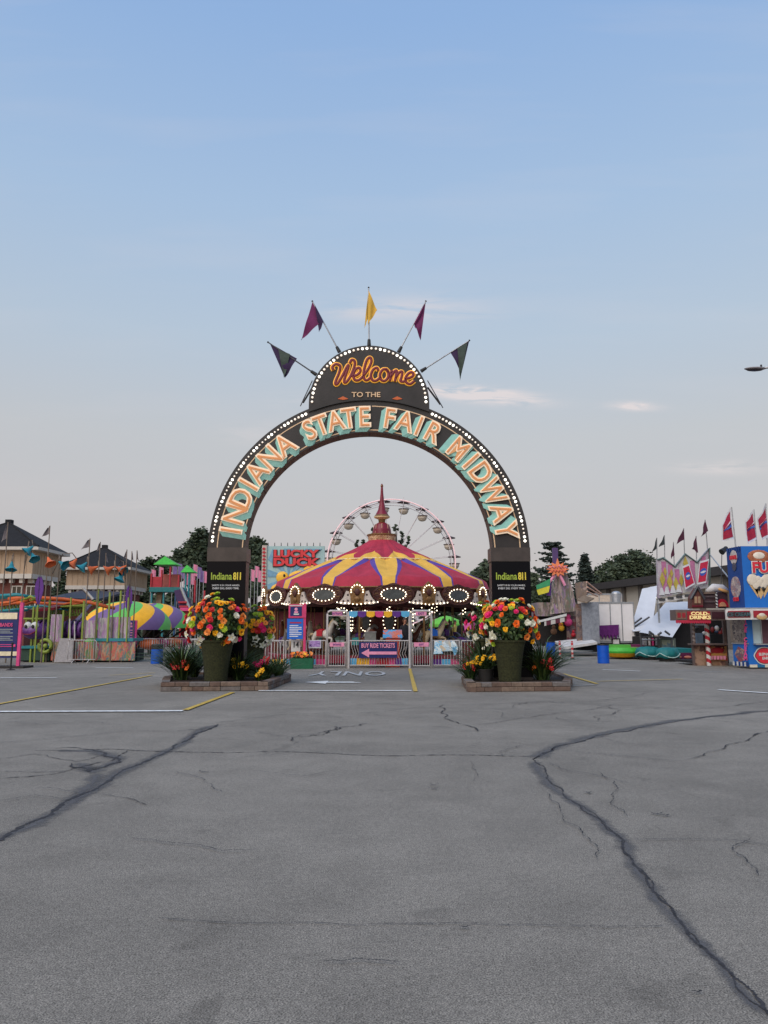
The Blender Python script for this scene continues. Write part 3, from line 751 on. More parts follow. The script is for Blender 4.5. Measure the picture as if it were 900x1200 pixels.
def arrangement(label, u, v, Y, rx, rz, nf, seed, lilies):
    rr = random.Random(seed); c = W(u, v, Y); zb = .17+UH-.02
    t = thing('flower_arrangement', label, 'flowers', (XX(u, 750, Y), Y, zb), group='bouquets in the urns')
    ox, oy = XX(u, 750, Y), Y
    cz = c.z-zb; cx = c.x-ox
    fo = MB()
    for i in range(900):
        d = Vector((rr.gauss(0, 1), rr.gauss(0, 1), rr.gauss(0, 1)+.1)).normalized(); k = rr.uniform(.4, .9)
        p = Vector((cx+d.x*rx*k, d.y*rx*.8*k, cz+d.z*rz*k*(1.0 if d.z > 0 else .95)))
        a = rr.uniform(0, 2*PI); e = Vector((math.cos(a), rr.uniform(-.5, .5), math.sin(a))).normalized(); L = rr.uniform(.07, .17)
        s_ = e.cross(d).normalized()*L*.28
        fo.add([p, p+e*L*.5+s_, p+e*L, p+e*L*.5-s_], [(0, 1, 2, 3)], lf[rr.choice((0, 1, 1, 2))])
    for i in range(40):
        d = Vector((rr.gauss(0, .5), rr.gauss(0, .5), rr.uniform(.2, 1))).normalized()
        fo.tube((cx*.2, 0, 0), (cx+d.x*rx*.8, d.y*rx*.7, cz+d.z*rz*.7), .006, .004, lf[1], 4, False)
    fo.build('foliage', t)
    n = 0; tries = 0; P = []
    wts = ['yellow']*7+['orange']*5+['peach']*5+['red']*3+['pink']*3+['lime']*3+['white']*2
    while n < nf and tries < 4000:
        tries += 1
        d = Vector((rr.gauss(0, 1), rr.gauss(0, .8)-.25, rr.gauss(0, 1)+.15)).normalized()
        k = rr.uniform(.84, 1.0)+.16*rr.random()**3
        p = Vector((cx+d.x*rx*k, d.y*rx*.85*k, cz+d.z*rz*k))
        if p.z < cz-rz*.78 and abs(p.x-cx) < rx*.3: continue
        if any((p-q).length < .108 for q in P): continue
        P.append(p); n += 1
        low = d.z < -.35
        me = FL if (low and rr.random() < lilies) else FP[rr.choice(wts) if d.z < .75 else rr.choice(['yellow', 'orange', 'lime', 'white'])]
        o = bpy.data.objects.new('flower', me); COL.objects.link(o); o.parent = t; o.location = p
        dd = (d+Vector((rr.uniform(-.3, .3), -.35, rr.uniform(-.1, .4)))).normalized()
        o.rotation_mode = 'QUATERNION'; o.rotation_quaternion = Vector((0, -1, 0)).rotation_difference(dd)
        o.scale = [rr.uniform(.75, .95)]*3 if me is FL else [rr.uniform(.6, 1.0)]*3
UH = 1.13
urn('tall moss-covered urn in front of the left foot of the arch', 253.5, 21.5, UH, .47)
urn('tall moss-covered urn in front of the right foot of the arch', 597, 21.5, UH, .46)
UH2 = UH
urn('moss-covered urn tucked behind the left foot of the arch', 296, 24.0, UH, .42)
urn('moss-covered urn tucked behind the right foot of the arch', 571, 24.0, UH, .42)
arrangement('big mixed bouquet of orange, pink and yellow blooms before the left arch foot', 254, 730, 21.5, .80, .72, 98, 3, .35)
arrangement('big mixed bouquet with white lilies before the right arch foot', 598, 732, 21.5, .80, .68, 98, 5, .5)
arrangement('bouquet half hidden behind the left foot of the arch', 299, 737, 24.0, .58, .72, 66, 9, .8)
arrangement('bouquet half hidden behind the right foot of the arch', 572, 733, 24.0, .58, .70, 66, 12, .8)

# ================================================================== CAROUSEL
CX, CY = XX(447.5, 690, 39.5), 39.5
car = thing('carousel', 'red, yellow and blue striped tent-topped carousel with bulb-lit scrollwork and a red spire', 'carousel', (CX, CY, 0))
CO = (CX, CY, 0)
RE = 5.5
cred = M('canopy_red', S(168, 44, 66), .75, var=.2, scale=1.8, bump=.5, detail=6); cyel = M('canopy_yellow', S(220, 172, 72), .75, var=.14, scale=1.8, bump=.5, detail=6); cblu = M('canopy_violet', S(88, 66, 148), .75, var=.16, scale=1.8, bump=.5, detail=6)
ccr = M('canopy_cream_piping', S(228, 206, 160), .6)
def canopy_z(t):  # t 0 apex -> 1 eave ; scalloped sag
    r = .62+(RE-.62)*t
    z = 6.17-2.24*(t/.965)**.83 if t < .965 else 3.93-(t-.965)/.035*.48
    return r, z
m = MB()
def cpt(t, s_, w_):
    r, z = canopy_z(t); a = 2*PI*(w_+s_)/12+.06
    q = 1-.010*math.sin(PI*t)*math.cos(2*PI*s_*2)
    return (CX+r*q*math.sin(a), CY-r*q*math.cos(a), z-.05*math.sin(PI*t)*math.cos(2*PI*s_*2)-.035*t*math.cos(2*PI*s_)**2)
def cstrip(t0, t1, f0, f1, mt, nc):
    """fills the zone between the half-width curves f0 and f1 (functions of t) for every wedge, both sides"""
    nr_ = max(2, int((t1-t0)*57.2)); vs = []; fs = []
    for w_ in range(12):
        for sg in (-1, 1):
            b0 = len(vs)
            for j in range(nr_+1):
                t = t0+(t1-t0)*j/nr_
                for i in range(nc+1): a = f0(t)+(f1(t)-f0(t))*i/nc; vs.append(cpt(t, sg*a, w_))
            for j in range(nr_):
                for i in range(nc): q = b0+j*(nc+1)+i; fs.append((q, q+1, q+nc+2, q+nc+1))
    m.add(vs, fs, mt, True)
z_ = lambda t: 0.0
h_ = lambda t: .5
star = lambda t: .5*(1-(t-.24)/.22)**.8 if t < .46 else 0.0
yw = lambda t: .34-.25*((t-.46)/.54)
bw = lambda t: .5-.385*((t-.46)/.54)
cstrip(0, .24, z_, h_, cred, 5); cstrip(.24, .46, z_, star, cred, 4); cstrip(.24, .46, star, h_, cyel, 4)
cstrip(.46, 1, z_, yw, cyel, 3); cstrip(.46, 1, yw, bw, cblu, 2); cstrip(.46, 1, bw, h_, cred, 4)
can = m.build('canopy', car, CO)
m = MB(); r, z = canopy_z(.47)
m.path([(CX+(r+.01)*math.sin(2*PI*i/96), CY-(r+.01)*math.cos(2*PI*i/96), z+.02) for i in range(96)], .03, ccr, 5, closed=True); m.build('piping', can, CO)
# crown and spire
m = MB(); CZ = 6.0
checker = ART('crown_checker', [S(90, 40, 36), S(200, 160, 110), S(120, 56, 40), S(220, 190, 150)], 9)
m.lathe([(.70, CZ-.05), (.74, CZ), (.74, CZ+.05), (.70, CZ+.06), (.72, CZ+.34), (.78, CZ+.36), (.78, CZ+.42), (.5, CZ+.44)], (CX, CY, 0), gold, 24, False, [gold, gold, gold, checker, gold, gold, gold])
m.build('crown_ring', car, CO)
m = MB(); Z0 = CZ+.42
m.lathe([(q_[0], Z0+(q_[1]-Z0)*.87) for q_ in [(.50, Z0), (.47, Z0+.3), (.36, Z0+.62), (.2, Z0+.72), (.17, Z0+.76), (.19, Z0+.92), (.40, Z0+1.02), (.42, Z0+1.08), (.34, Z0+1.2), (.2, Z0+1.5), (.12, Z0+1.95), (.075, Z0+2.5), (.055, Z0+2.9), (.075, Z0+2.93), (.06, Z0+3.02), (.01, Z0+3.1)]], (CX, CY, 0), wine, 20, True,
  [wine, wine, wine, gold, gold, ccr, ccr, gold, wine, wine, wine, wine, wine, gold, wine])
for i in range(8):
    a = 2*PI*i/8; m.tube((CX+.49*math.cos(a), CY+.49*math.sin(a), Z0+.03), (CX+.40*math.cos(a), CY+.40*math.sin(a), Z0+.55), .012, None, creamline, 4)
m.build('spire', car, CO)
# rounding boards
rb0 = MB(); RBR = 5.9; zt, zb = 3.42, 2.62
darkb = M('rounding_board_brown', S(64, 32, 28), .5, var=.5, scale=9, bump=.4)
n = 48; vs = []
for i in range(n):
    a = 2*PI*i/n; sc = .10*abs(math.sin(a*6+.3))
    vs += [(CX+RBR*math.sin(a), CY-RBR*math.cos(a), zt), (CX+(RBR-.03)*math.sin(a), CY-(RBR-.03)*math.cos(a), zb-sc)]
for i in range(n):
    a = 2*PI*i/n; sc = .10*abs(math.sin(a*6+.3))
    vs += [(CX+(RBR-.1)*math.sin(a), CY-(RBR-.1)*math.cos(a), zt), (CX+(RBR-.12)*math.sin(a), CY-(RBR-.12)*math.cos(a), zb-sc)]
fs = [(2*i, 2*i+1, (2*i+3) % (2*n), (2*i+2) % (2*n)) for i in range(n)]+[tuple(2*n+q for q in (2*i, 2*i+1, (2*i+3) % (2*n), (2*i+2) % (2*n))) for i in range(n)]
fs += [(2*i+1, 2*n+2*i+1, 2*n+(2*i+3) % (2*n), (2*i+3) % (2*n)) for i in range(n)]
rb0.add(vs, fs, darkb, True); rb0.path([(CX+(RBR+.01)*math.sin(2*PI*i/96), CY-(RBR+.01)*math.cos(2*PI*i/96), zt+.0) for i in range(96)], .04, gold, 6, closed=True)
rb0.build('rounding_board', car, CO)
# ceiling under canopy
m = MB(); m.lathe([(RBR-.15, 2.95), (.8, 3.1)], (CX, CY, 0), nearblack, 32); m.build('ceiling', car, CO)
m = MB(); m.lathe([(RE-.08, 3.47), (RBR+.02, 3.42), (RBR+.02, 3.36), (RE-.08, 3.38)], (CX, CY, 0), M('cornice_maroon', S(92, 30, 40), .6), 64, False); m.build('cornice', car, CO)
mirror = M('silvered_mirror', (0.11, .12, .12), .3, 0.6, var=.3, scale=6)
whiteorn = M('ivory_panel', S(190, 178, 168), .6, var=.2, scale=14)
def oval_board():
    m = MB(); P = [(.92*math.cos(2*PI*i/40)*(1 if True else 1), .02+.44*math.sin(2*PI*i/40)+(.07*math.cos(4*2*PI*i/40)**2 if math.sin(2*PI*i/40) > 0 else 0)) for i in range(40)]
    m.prism(P, -.06, .02, brown)
    for i in range(18):
        a = 2*PI*i/18
        pp = [(.74*math.cos(a)+.09*math.cos(q), -.07, .02+.36*math.sin(a)+.06*math.sin(q)) for q in [k*PI/3 for k in range(5)]]
        m.path(pp, .018, gold if i % 2 else brown, 5)
    m.path([(.86*math.cos(2*PI*i/32), -.065, .02+.42*math.sin(2*PI*i/32)) for i in range(32)], .025, brown, 5, closed=True)
    o = m.build('oval_board', car)
    m = MB(); m.prism([(.50*math.cos(2*PI*i/28), .03+.22*math.sin(2*PI*i/28)) for i in range(28)], -.085, -.06, mirror); m.build('mirror', o)
    m = MB()
    for i in range(18):
        a = 2*PI*i/18; m.ell((.55*math.cos(a), -.10, .03+.265*math.sin(a)), .029, .025, .029, bulb, 6, 4)
    m.build('bulb_ring', o); return o
def pear_board():
    m = MB()
    P = [(-.28, -.42), (-.30, -.1), (-.36, .12), (-.30, .34), (-.14, .46), (0, .60), (.14, .46), (.30, .34), (.36, .12), (.30, -.1), (.28, -.42)]
    m.prism(P, -.14, 0, gold)
    m.path([(.17*math.cos(PI+PI*i/8), -.15, .18+.12*math.sin(PI+PI*i/8)) for i in range(9)], .02, brown, 5)
    m.ell((0, -.16, .12), .13, .05, .16, brown, 8, 6); m.ell((0, -.17, -.18), .15, .04, .12, gold, 8, 6)
    o = m.build('shield_board', car)
    for s_ in (-1, 1):
        w = MB(); w.prism([(s_*.29, -.38), (s_*.30, -.05), (s_*.36, .15), (s_*.5, .18), (s_*.62, -.1), (s_*.85, -.36), (s_*.6, -.42)][::s_], -.10, -.02, whiteorn)
        for q in ((.42, 0), (.42, -.25), (.62, -.27)): w.ell((s_*q[0], -.10, q[1]), .05, .015, .05, M('dark_stud', (.04, .02, .02), .6), 6, 4)
        w.build('ivory_wing', o)
    m = MB()
    for i in range(9):
        a = -.25+(PI+.5)*i/8; m.ell((.27*math.cos(a), -.17, .16+(.27 if math.sin(a) > 0 else .2)*math.sin(a)), .029, .025, .029, bulb, 6, 4)
    m.build('bulb_ring', o); return o
def drop_bulbs():
    m = MB()
    for i in range(11):
        u = -.9+.18*i; a = u/5.96
        m.ell((6.0*math.sin(a), 5.96-6.0*math.cos(a)-.0, -.42+.10*abs(u)/.9), .030, .026, .030, bulb, 6, 4)
    return m.build('lower_bulbs', car)
ob, pb, dbm = oval_board(), pear_board(), drop_bulbs()
def place(o, ang, rad, z, first):
    if not first:
        o = copy_tree(o, car)
    o.location = (rad*math.sin(ang), -rad*math.cos(ang), z); o.rotation_euler = (0, 0, ang); return o
for i in range(12):
    a = math.radians(5+30*i); place(ob, a, RBR+.04, 3.06, i == 0)
    place(dbm, a+math.radians(15), RBR+.17, 3.07, i == 0)
    place(pb, a+math.radians(15), RBR+.04, 3.07, i == 0)
# platform, drum, poles
m = MB(); deck = M('carousel_deck', (.12, .06, .04), .5)
m.lathe([(5.7, .12), (5.7, .42), (5.65, .45), (.5, .45)], (CX, CY, 0), wine, 48, False, [wine, wine, deck]); m.build('platform', car, CO)
dr = MB(); drumr = M('drum_red', S(70, 12, 20), .5, var=.3)
dr.lathe([(1.5, .45), (1.45, 1.1), (1.45, 2.6), (1.9, 2.95)], (CX, CY, 0), drumr, 16, False); drum = dr.build('centre_drum', car, CO)
for i in range(8):
    a = 2*PI*(i+.3)/8; m = MB()
    m.prism([(.24*math.cos(q*PI/10), .42*math.sin(q*PI/10)) for q in range(20)], -.03, 0, mirror)
    for q in range(16): m.ell(((.31*math.cos(q*PI/8)), -.05, .50*math.sin(q*PI/8)), .03, .03, .03, bulb, 6, 4)
    o = m.build('lit_mirror', drum); o.location = (1.53*math.sin(a), -1.53*math.cos(a), 2.0); o.rotation_euler = (0, 0, a)
for i in range(12):
    a = math.radians(20+30*i); m = MB(); x, y = CX+5.5*math.sin(a), CY-5.5*math.cos(a)
    m.tube((x, y, .45), (x, y, 2.9), .05, None, gold, 10); m.tube((x, y, 1.3), (x, y, 1.4), .07, None, gold, 10); m.build('post', car, CO)
# sweep lights: short strings of bulbs hanging inside
for i in range(12):
    a = 2*PI*i/12+.1; m = MB()
    rr0 = 2.6+1.6*(i % 2)
    for k in range(5): m.ell((CX+rr0*math.sin(a)+.12*(k % 2), CY-rr0*math.cos(a), 2.72-.09*k), .032, .032, .032, bulb, 6, 4)
    m.tube((CX+rr0*math.sin(a), CY-rr0*math.cos(a), 2.8), (CX+rr0*math.sin(a), CY-rr0*math.cos(a), 3.0), .03, None, gold, 6)
    m.build('bulb_cluster', car, CO)
# horses
V = [(0, 0, 0), (.30, 0, .03), (-.32, 0, .02), (.46, 0, .22), (.58, 0, .50), (.66, 0, .60), (.86, 0, .42), (-.42, 0, -.05),
     (.34, .1, -.14), (.52, .1, -.30), (.36, .1, -.52), (.34, -.1, -.14), (.62, -.1, -.18), (.56, -.1, -.44),
     (-.38, .11, -.20), (-.28, .11, -.40), (-.52, .11, -.62), (-.38, -.11, -.20), (-.44, -.11, -.42), (-.66, -.11, -.58)]
E = [(0, 1), (0, 2), (1, 3), (3, 4), (4, 5), (5, 6), (2, 7), (1, 8), (8, 9), (9, 10), (1, 11), (11, 12), (12, 13), (7, 14), (14, 15), (15, 16), (7, 17), (17, 18), (18, 19)]
RD = [.2, .19, .2, .13, .09, .1, .055, .16, .08, .045, .04, .08, .045, .04, .11, .05, .04, .11, .05, .04]
hv, hf = skin_mesh(V, E, RD)
hcols = [M('horse_white', S(206, 200, 190), .4), M('horse_cream', S(200, 176, 140), .4), M('horse_grey', S(120, 118, 118), .4), M('horse_bay', S(96, 50, 34), .4)]
sadm = [red, blue, purple, M('saddle_teal', S(40, 130, 130), .5)]
protos = []
for k in range(4):
    m = MB(); m.add(hv, hf, hcols[k], True); h = m.build('horse', car)
    m = MB(); m.ell((-.02, 0, .17), .22, .19, .09, sadm[k], 10, 6); m.obox((-.02, 0, .05), (.16, 0, 0), (0, .215, 0), (0, 0, .13), sadm[k]); m.build('saddle', h)
    m = MB()
    for q in range(7): m.ell((.36+.035*q, 0, .34+.05*q), .07, .035, .07, hcols[(k+1) % 4], 6, 4)
    m.build('mane', h)
    m = MB(); m.path([(-.5, 0, .02), (-.66, 0, .0), (-.74, 0, -.2), (-.72, 0, -.42)], [.05, .07, .07, .02], hcols[(k+1) % 4], 6); m.build('tail', h)
    m = MB(); m.tube((.08, 0, -.75), (.08, 0, 1.75), .022, None, M('brass_pole', S(140, 116, 78), .35, .6), 8); m.build('brass_pole', h)
    protos.append(h)
hi = 0
for ring, rad, cnt in ((0, 5.0, 18), (1, 3.6, 10)):
    for i in range(cnt):
        a = 2*PI*(i+.35*ring)/cnt+.13; k = (hi*3+ring) % 4
        o = protos[hi] if hi < 4 else copy_tree(protos[k], car)
        hi += 1
        o.location = (rad*math.sin(a), -rad*math.cos(a), 1.18+.22*math.sin(i*2.1)); o.rotation_euler = (0, 0, a); 
# ---- carousel fence
FY = 32.4
pipe = M('white_pipe', S(186, 180, 178), .4, var=.15); skirtc = [yellow, skyblue, red, yellow, purple, skyblue, pink]
def fence_panel(label, u0, u1, Y=FY, top=1.12, art=None, nb=None, skirt=True, sk=0, name='fence_panel', group='white pipe fence panels round the carousel'):
    x0, x1 = XX(u0, 765, Y), XX(u1, 765, Y); w = x1-x0
    t = thing(name, label, 'fence panel', ((x0+x1)/2, Y, 0), group=group)
    m = MB(); h = w/2
    m.tube((-h, 0, .04), (-h, 0, top), .025, None, pipe); m.tube((h-.05, 0, .04), (h-.05, 0, top), .025, None, pipe)
    m.tube((-h, 0, top), (h-.05, 0, top), .025, None, pipe); m.tube((-h, 0, .12), (h-.05, 0, .12), .022, None, pipe); m.build('frame', t)
    m = MB(); nb = nb or int(w/.125)
    for i in range(1, nb): x = -h+(w-.05)*i/nb; m.tube((x, 0, .12), (x, 0, top), .011, None, pipe, 6)
    part(m.build('bars', t))
    if skirt:
        m = MB(); q = max(1, round(w/.45)); 
        for i in range(q): m.box(-h+.03+(w-.1)*i/q, .05, .13, -h+.03+(w-.1)*(i+1)/q-.012, .065, .36, skirtc[(i//1+sk) % 7])
        m.build('coloured_skirt', t)
    return t, h
fence_panel('narrow fence panel just left of the carousel beside the planted bed', 318, 334, sk=0)
fence_panel('fence panel behind the green tub with orange flowers', 335, 358, sk=1)
fence_panel('fence panel between the pink sign post and the carousel entrance frame', 359, 383, sk=5)
fence_panel('fence panel carrying a blue and white sign right of the exit', 507, 540, sk=4)
fence_panel('fence panel backed by dark red skirting behind the right bed', 541, 582, sk=2)
# backing skirts of the ride itself
m = MB(); m.box(XX(541, 765, FY)+.05, FY+.12, .36, XX(580, 765, FY), FY+.14, 1.05, M('oxblood_curtain', S(110, 24, 34), .8, var=.3, scale=8))
tag(m.build('skirting_cloth'), 'dark red cloth hung behind the right fence panels of the carousel', 'cloth')
def gate(label, u0, u1, top_v, txt, ub=None):
    x0, x1 = XX(u0, 750, FY), XX(u1, 750, FY); zt = ZZ(top_v, FY); cx = (x0+x1)/2; h = (x1-x0)/2
    t = thing('gate_frame', label, 'gate', (cx, FY-.1, 0), group='white gate frames of the carousel')
    m = MB(); m.path([(-h, 0, 0), (-h, 0, zt-.12), (-h+.04, 0, zt-.04), (-h+.12, 0, zt), (h-.12, 0, zt), (h-.04, 0, zt-.04), (h, 0, zt-.12), (h, 0, 0)], .045, pipe, 8)
    m.tube((-h, 0, zt-.2), (h, 0, zt-.2), .025, None, pipe); m.build('frame', t)
    if txt:
        m = MB(); m.box(-h+.2, -.03, zt-.19, h-.2, -.01, zt-.02, lightpink); s_ = m.build('header_sign', t)
        m = MB(); m.text(txt, (0, -.035, zt-.105), .10, purple, depth=.01, offset=.02, sx=.9 if len(txt) < 6 else .62); m.build('lettering', s_)
        # swing gate
        m = MB(); m.tube((-h+.08, 0, .1), (h-.08, 0, .1), .02, None, pipe); m.tube((-h+.08, 0, 1.02), (h-.08, 0, 1.02), .02, None, pipe); m.tube((-h+.08, 0, .1), (-h+.08, 0, 1.02), .02, None, pipe); m.tube((h-.08, 0, .1), (h-.08, 0, 1.02), .02, None, pipe)
        for i in range(1, 7): x = -h+.08+(2*h-.16)*i/7; m.tube((x, 0, .1), (x, 0, 1.02), .011, None, pipe, 6)
        m.box(-h+.12, -.035, .88, h-.12, -.02, 1.05, lightpink); g_ = m.build('swing_gate', t)
        m = MB(); m.text(txt, (0, -.04, .965), .08, purple, depth=.008, offset=.02, sx=.9 if len(txt) < 6 else .6); m.build('gate_lettering', g_)
    return t, h, zt
gate('white pipe entrance gate frame left of the colourful valance', 383.5, 407, 716, 'ENTRANCE')
gate('white pipe exit gate frame right of the colourful valance', 481.5, 505.5, 716, 'EXIT')
# central bay: valance, BUY RIDE TICKETS banner, bars
x0, x1 = XX(409, 750, FY), XX(480, 750, FY); h = (x1-x0)/2; cx = (x0+x1)/2
t = thing('ticket_bay', 'middle fence bay with colourful scalloped valance between the two gate frames', 'fence panel', (cx, FY-.15, 0))
m = MB(); zt = ZZ(717, FY)
for s_ in (-1, 1): m.tube((s_*h, 0, 0), (s_*h, 0, zt), .05, None, pipe, 10)
m.tube((-h, 0, 1.12), (h, 0, 1.12), .025, None, pipe); m.tube((-h, 0, .12), (h, 0, .12), .025, None, pipe); m.tube((-h, 0, zt), (h, 0, zt), .03, None, pipe); m.build('frame', t)
m = MB(); nb = 24
for i in range(1, nb):
    x = -h+2*h*i/nb; k = .10*(1 if i < nb/2 else -1)
    m.path([(x, 0, 1.12), (x+k*.2, 0, .85), (x+k, 0, .6), (x+k*.2, 0, .4), (x, 0, .12)], .011, pipe, 5)
m.build('bent_bars', t)
m = MB(); vc = [skyblue, purple, yellow, pink, yellow, purple, skyblue]
for i in range(7):
    a, b = -h+2*h*i/7, -h+2*h*(i+1)/7; w = b-a
    P = [(a+.01, zt+.02), (b-.01, zt+.02), (b-.01, zt-.13)]+[(a+w/2+w/2*.96*math.cos(PI*q/8), zt-.13-.10*math.sin(PI*q/8)) for q in range(9)]+[(a+.01, zt-.13)]
    m.prism(P, -.06-.004*(i % 2), -.05, vc[i])
m.build('valance', t)
m = MB(); m.box(-h+.42, -.06, .42, h-.52, -.045, 1.07, navy); bn = m.build('ticket_banner', t)
m = MB(); m.text('BUY RIDE TICKETS', (-.05, -.075, .93), .185, lightpink, depth=.012, offset=.03, sx=.66)
P = [(-.74, .62), (-.42, .80), (-.42, .68), (.72, .68), (.72, .56), (-.42, .56), (-.42, .44)]
m.prism(P, -.078, -.062, lightpink); m.build('banner_print', bn)
m = MB(); q = 9; cc_ = [skyblue, yellow, yellow, pink, red, red, pink, purple, skyblue]
for i in range(9): m.box(-h+.06+(2*h-.12)*i/q, .05, .14, -h+.06+(2*h-.12)*(i+1)/q-.01, .065, .40, cc_[i])
m.build('coloured_skirt', t)
# signs on the fence
t = thing('number_sign', 'white sign reading 14 on the fence above the green tub', 'sign', (XX(346.5, 757, FY-.1), FY-.1, 0))
m = MB(); m.box(-.19, -.01, ZZ(763.5, FY), .19, .01, ZZ(750, FY), white); m.build('board', t)
m = MB(); m.text('14', (0, -.02, ZZ(755, FY)), .24, blackm, depth=.01, offset=.02, sx=.8); m.build('digits', t)
t = thing('small_fence_sign', 'small purple and white sign on the fence right of the pink post', 'sign', (XX(369, 755, FY-.1), FY-.1, 0))
m = MB(); m.box(-.26, -.01, ZZ(759.5, FY), .26, .01, ZZ(750, FY), M('sign_white', (.6, .6, .62), .5)); m.build('board', t)
m = MB(); m.box(-.23, -.018, ZZ(758, FY), .23, -.011, ZZ(751, FY), ART('lilac_art', [S(140, 80, 170), S(200, 170, 220), S(90, 50, 130)], 6)); m.build('artwork', t)
t = thing('cutout_sign', 'pale blue and white cutout sign on the fence right of the exit gate', 'sign', (XX(522, 755, FY-.1), FY-.1, 0))
m = MB(); m.box(-.46, -.01, ZZ(763, FY), .32, .01, ZZ(751, FY), ART('sea_art', [S(200, 230, 240), S(220, 190, 150), S(120, 190, 225), S(235, 240, 240)], 4)); m.build('board', t)
m = MB(); c0 = ZZ(760, FY)
m.prism([(.22, c0+.32), (.38, c0+.30), (.52, c0+.05), (.48, c0-.12), (.38, c0-.30), (.3, c0-.12), (.24, c0)], -.03, -.012, ART('fish_art', [S(40, 120, 190), S(120, 190, 225), S(230, 240, 240)], 7))
m.build('sea_animal', t); m = MB(); m.prism([(-.5, c0-.22), (-.45, c0+.12), (-.3, c0+.2), (-.2, c0), (-.1, c0-.2)], -.03, -.012, ART('fish_art', [], 7)); m.build('sea_animal', t)
t = thing('tub_planter', 'green rectangular tub of orange flowers in front of the carousel fence', 'planter', (XX(354, 775, FY-.5), FY-.5, 0))
m = MB(); grt = M('green_tub', S(18, 92, 62), .5); m.prism([(-.44, 0), (.44, 0), (.47, .38), (.49, .38), (.49, .42), (-.49, .42), (-.49, .38), (-.47, .38)], -.2, .2, grt); m.build('tub', t)
m = MB()
for i in range(160):
    a = R.uniform(0, 2*PI); blade(m, (R.uniform(-.4, .4), R.uniform(-.15, .15), .38), a, R.uniform(.15, .32), .012, R.uniform(.6, 1.4), lf[R.choice((0, 1, 1))], 3)
m.build('foliage', t)
for i in range(34):
    m = MB(); petals(m, (R.uniform(-.42, .42), R.uniform(-.2, .1), R.uniform(.48, .68)), (R.uniform(-.3, .3), -1, .6), .055, PET[R.choice(['orange', 'orange', 'peach', 'yellow'])], 7, .4, .6, PCEN); m.build('flower', t)
# height / info sign post
t = thing('ride_sign_post', 'pink post carrying a pink ride rules sign above a navy board', 'sign', (XX(357, 740, FY-.35), FY-.35, 0)); Yp = FY-.35
hot = M('hot_pink_paint', S(204, 60, 110), .5)
m = MB(); m.box(-.05, -.04, 0, .05, .04, ZZ(707, Yp), hot); m.build('post', t)
xl = XX(338, 740, Yp)-XX(357, 740, Yp)
m = MB(); m.box(xl, -.07, ZZ(724, Yp), .06, -.045, ZZ(708, Yp), hot); pk = m.build('pink_sign', t)
m = MB(); m.box(xl+.07, -.078, ZZ(722, Yp), -.12, -.071, ZZ(711, Yp), navy); zc = ZZ(715, Yp)
m.ell((xl/2-.02, -.08, zc+.03), .07, .01, .07, lightpink, 10, 6); m.box(xl/2-.1, -.086, zc-.12, xl/2+.06, -.079, zc-.05, lightpink); m.box(xl+.03, -.078, ZZ(710.3, Yp), -.1, -.071, ZZ(709.2, Yp), white); m.box(xl/2-.12, -.086, ZZ(720.6, Yp), xl/2+.1, -.079, ZZ(719, Yp), white); m.build('sign_print', pk)
m = MB(); m.box(xl-.05, -.06, ZZ(749, Yp), -.06, -.045, ZZ(725, Yp), blue); nb_ = m.build('navy_board', t)
m = MB(); m.box(xl+.06, -.068, ZZ(730.5, Yp), -.14, -.061, ZZ(729, Yp), red)
for k in range(7): m.box(xl+.05, -.068, ZZ(733+k*2.1, Yp)-.02, xl+.05+(.5 if k % 3 else .36), -.061, ZZ(733+k*2.1, Yp)+.012, txw)
m.build('sign_print', nb_)
# things seen through the carousel
def cafe_umbrella(label, u, v0, w_px, Y, mat):
    zt = ZZ(v0, Y); r = w_px/2*Y/911; t = thing('patio_umbrella', label, 'umbrella', (XX(u, 730, Y), Y, 0))
    m = MB(); m.lathe([(.02, zt), (r*.35, zt-.08), (r*.75, zt-.28), (r, zt-.55), (r, zt-.72), (r*.97, zt-.55)], (0, 0, 0), mat, 16); m.build('canopy', t)
    m = MB(); m.tube((0, 0, 0), (0, 0, zt-.05), .03, None, pipe); m.build('pole', t)
cafe_umbrella('bright green umbrella seen through the right half of the carousel', 523, 721.5, 40, 50, M('umbrella_green', S(110, 190, 70), .6))
cafe_umbrella('magenta umbrella seen through the right edge of the carousel', 553, 729, 32, 52, M('umbrella_magenta', S(190, 70, 130), .6))
# equipment in the carousel bay
t = thing('ticket_box', 'grey ticket box standing behind the ticket banner', 'cabinet', (XX(434, 745, 33.1), 33.1, 0))
m = MB(); m.box(-.24, -.15, 0, .24, .2, ZZ(741, 33.1), M('grey_box', S(130, 130, 125), .5)); m.box(-.26, -.17, ZZ(741, 33.1), .26, .22, ZZ(741, 33.1)+.03, steel); m.build('cabinet', t)
t = thing('control_panel', 'red and blue ride control stand behind the fence', 'control stand', (XX(460, 745, 33.3), 33.3, 0)); zt = ZZ(738, 33.3)
m = MB(); m.box(-.3, -.1, 0, .3, .25, zt-.35, M('panel_orange_red', S(190, 70, 50), .5)); m.build('stand', t)
m = MB(); m.slab([(-.42, -.15, zt-.34), (.42, -.15, zt-.34), (.40, .2, zt), (-.40, .2, zt)], (0, .05, -.04), ART('console_art', [S(60, 130, 190), S(220, 110, 60), S(80, 160, 210)], 4)); m.build('console', t)
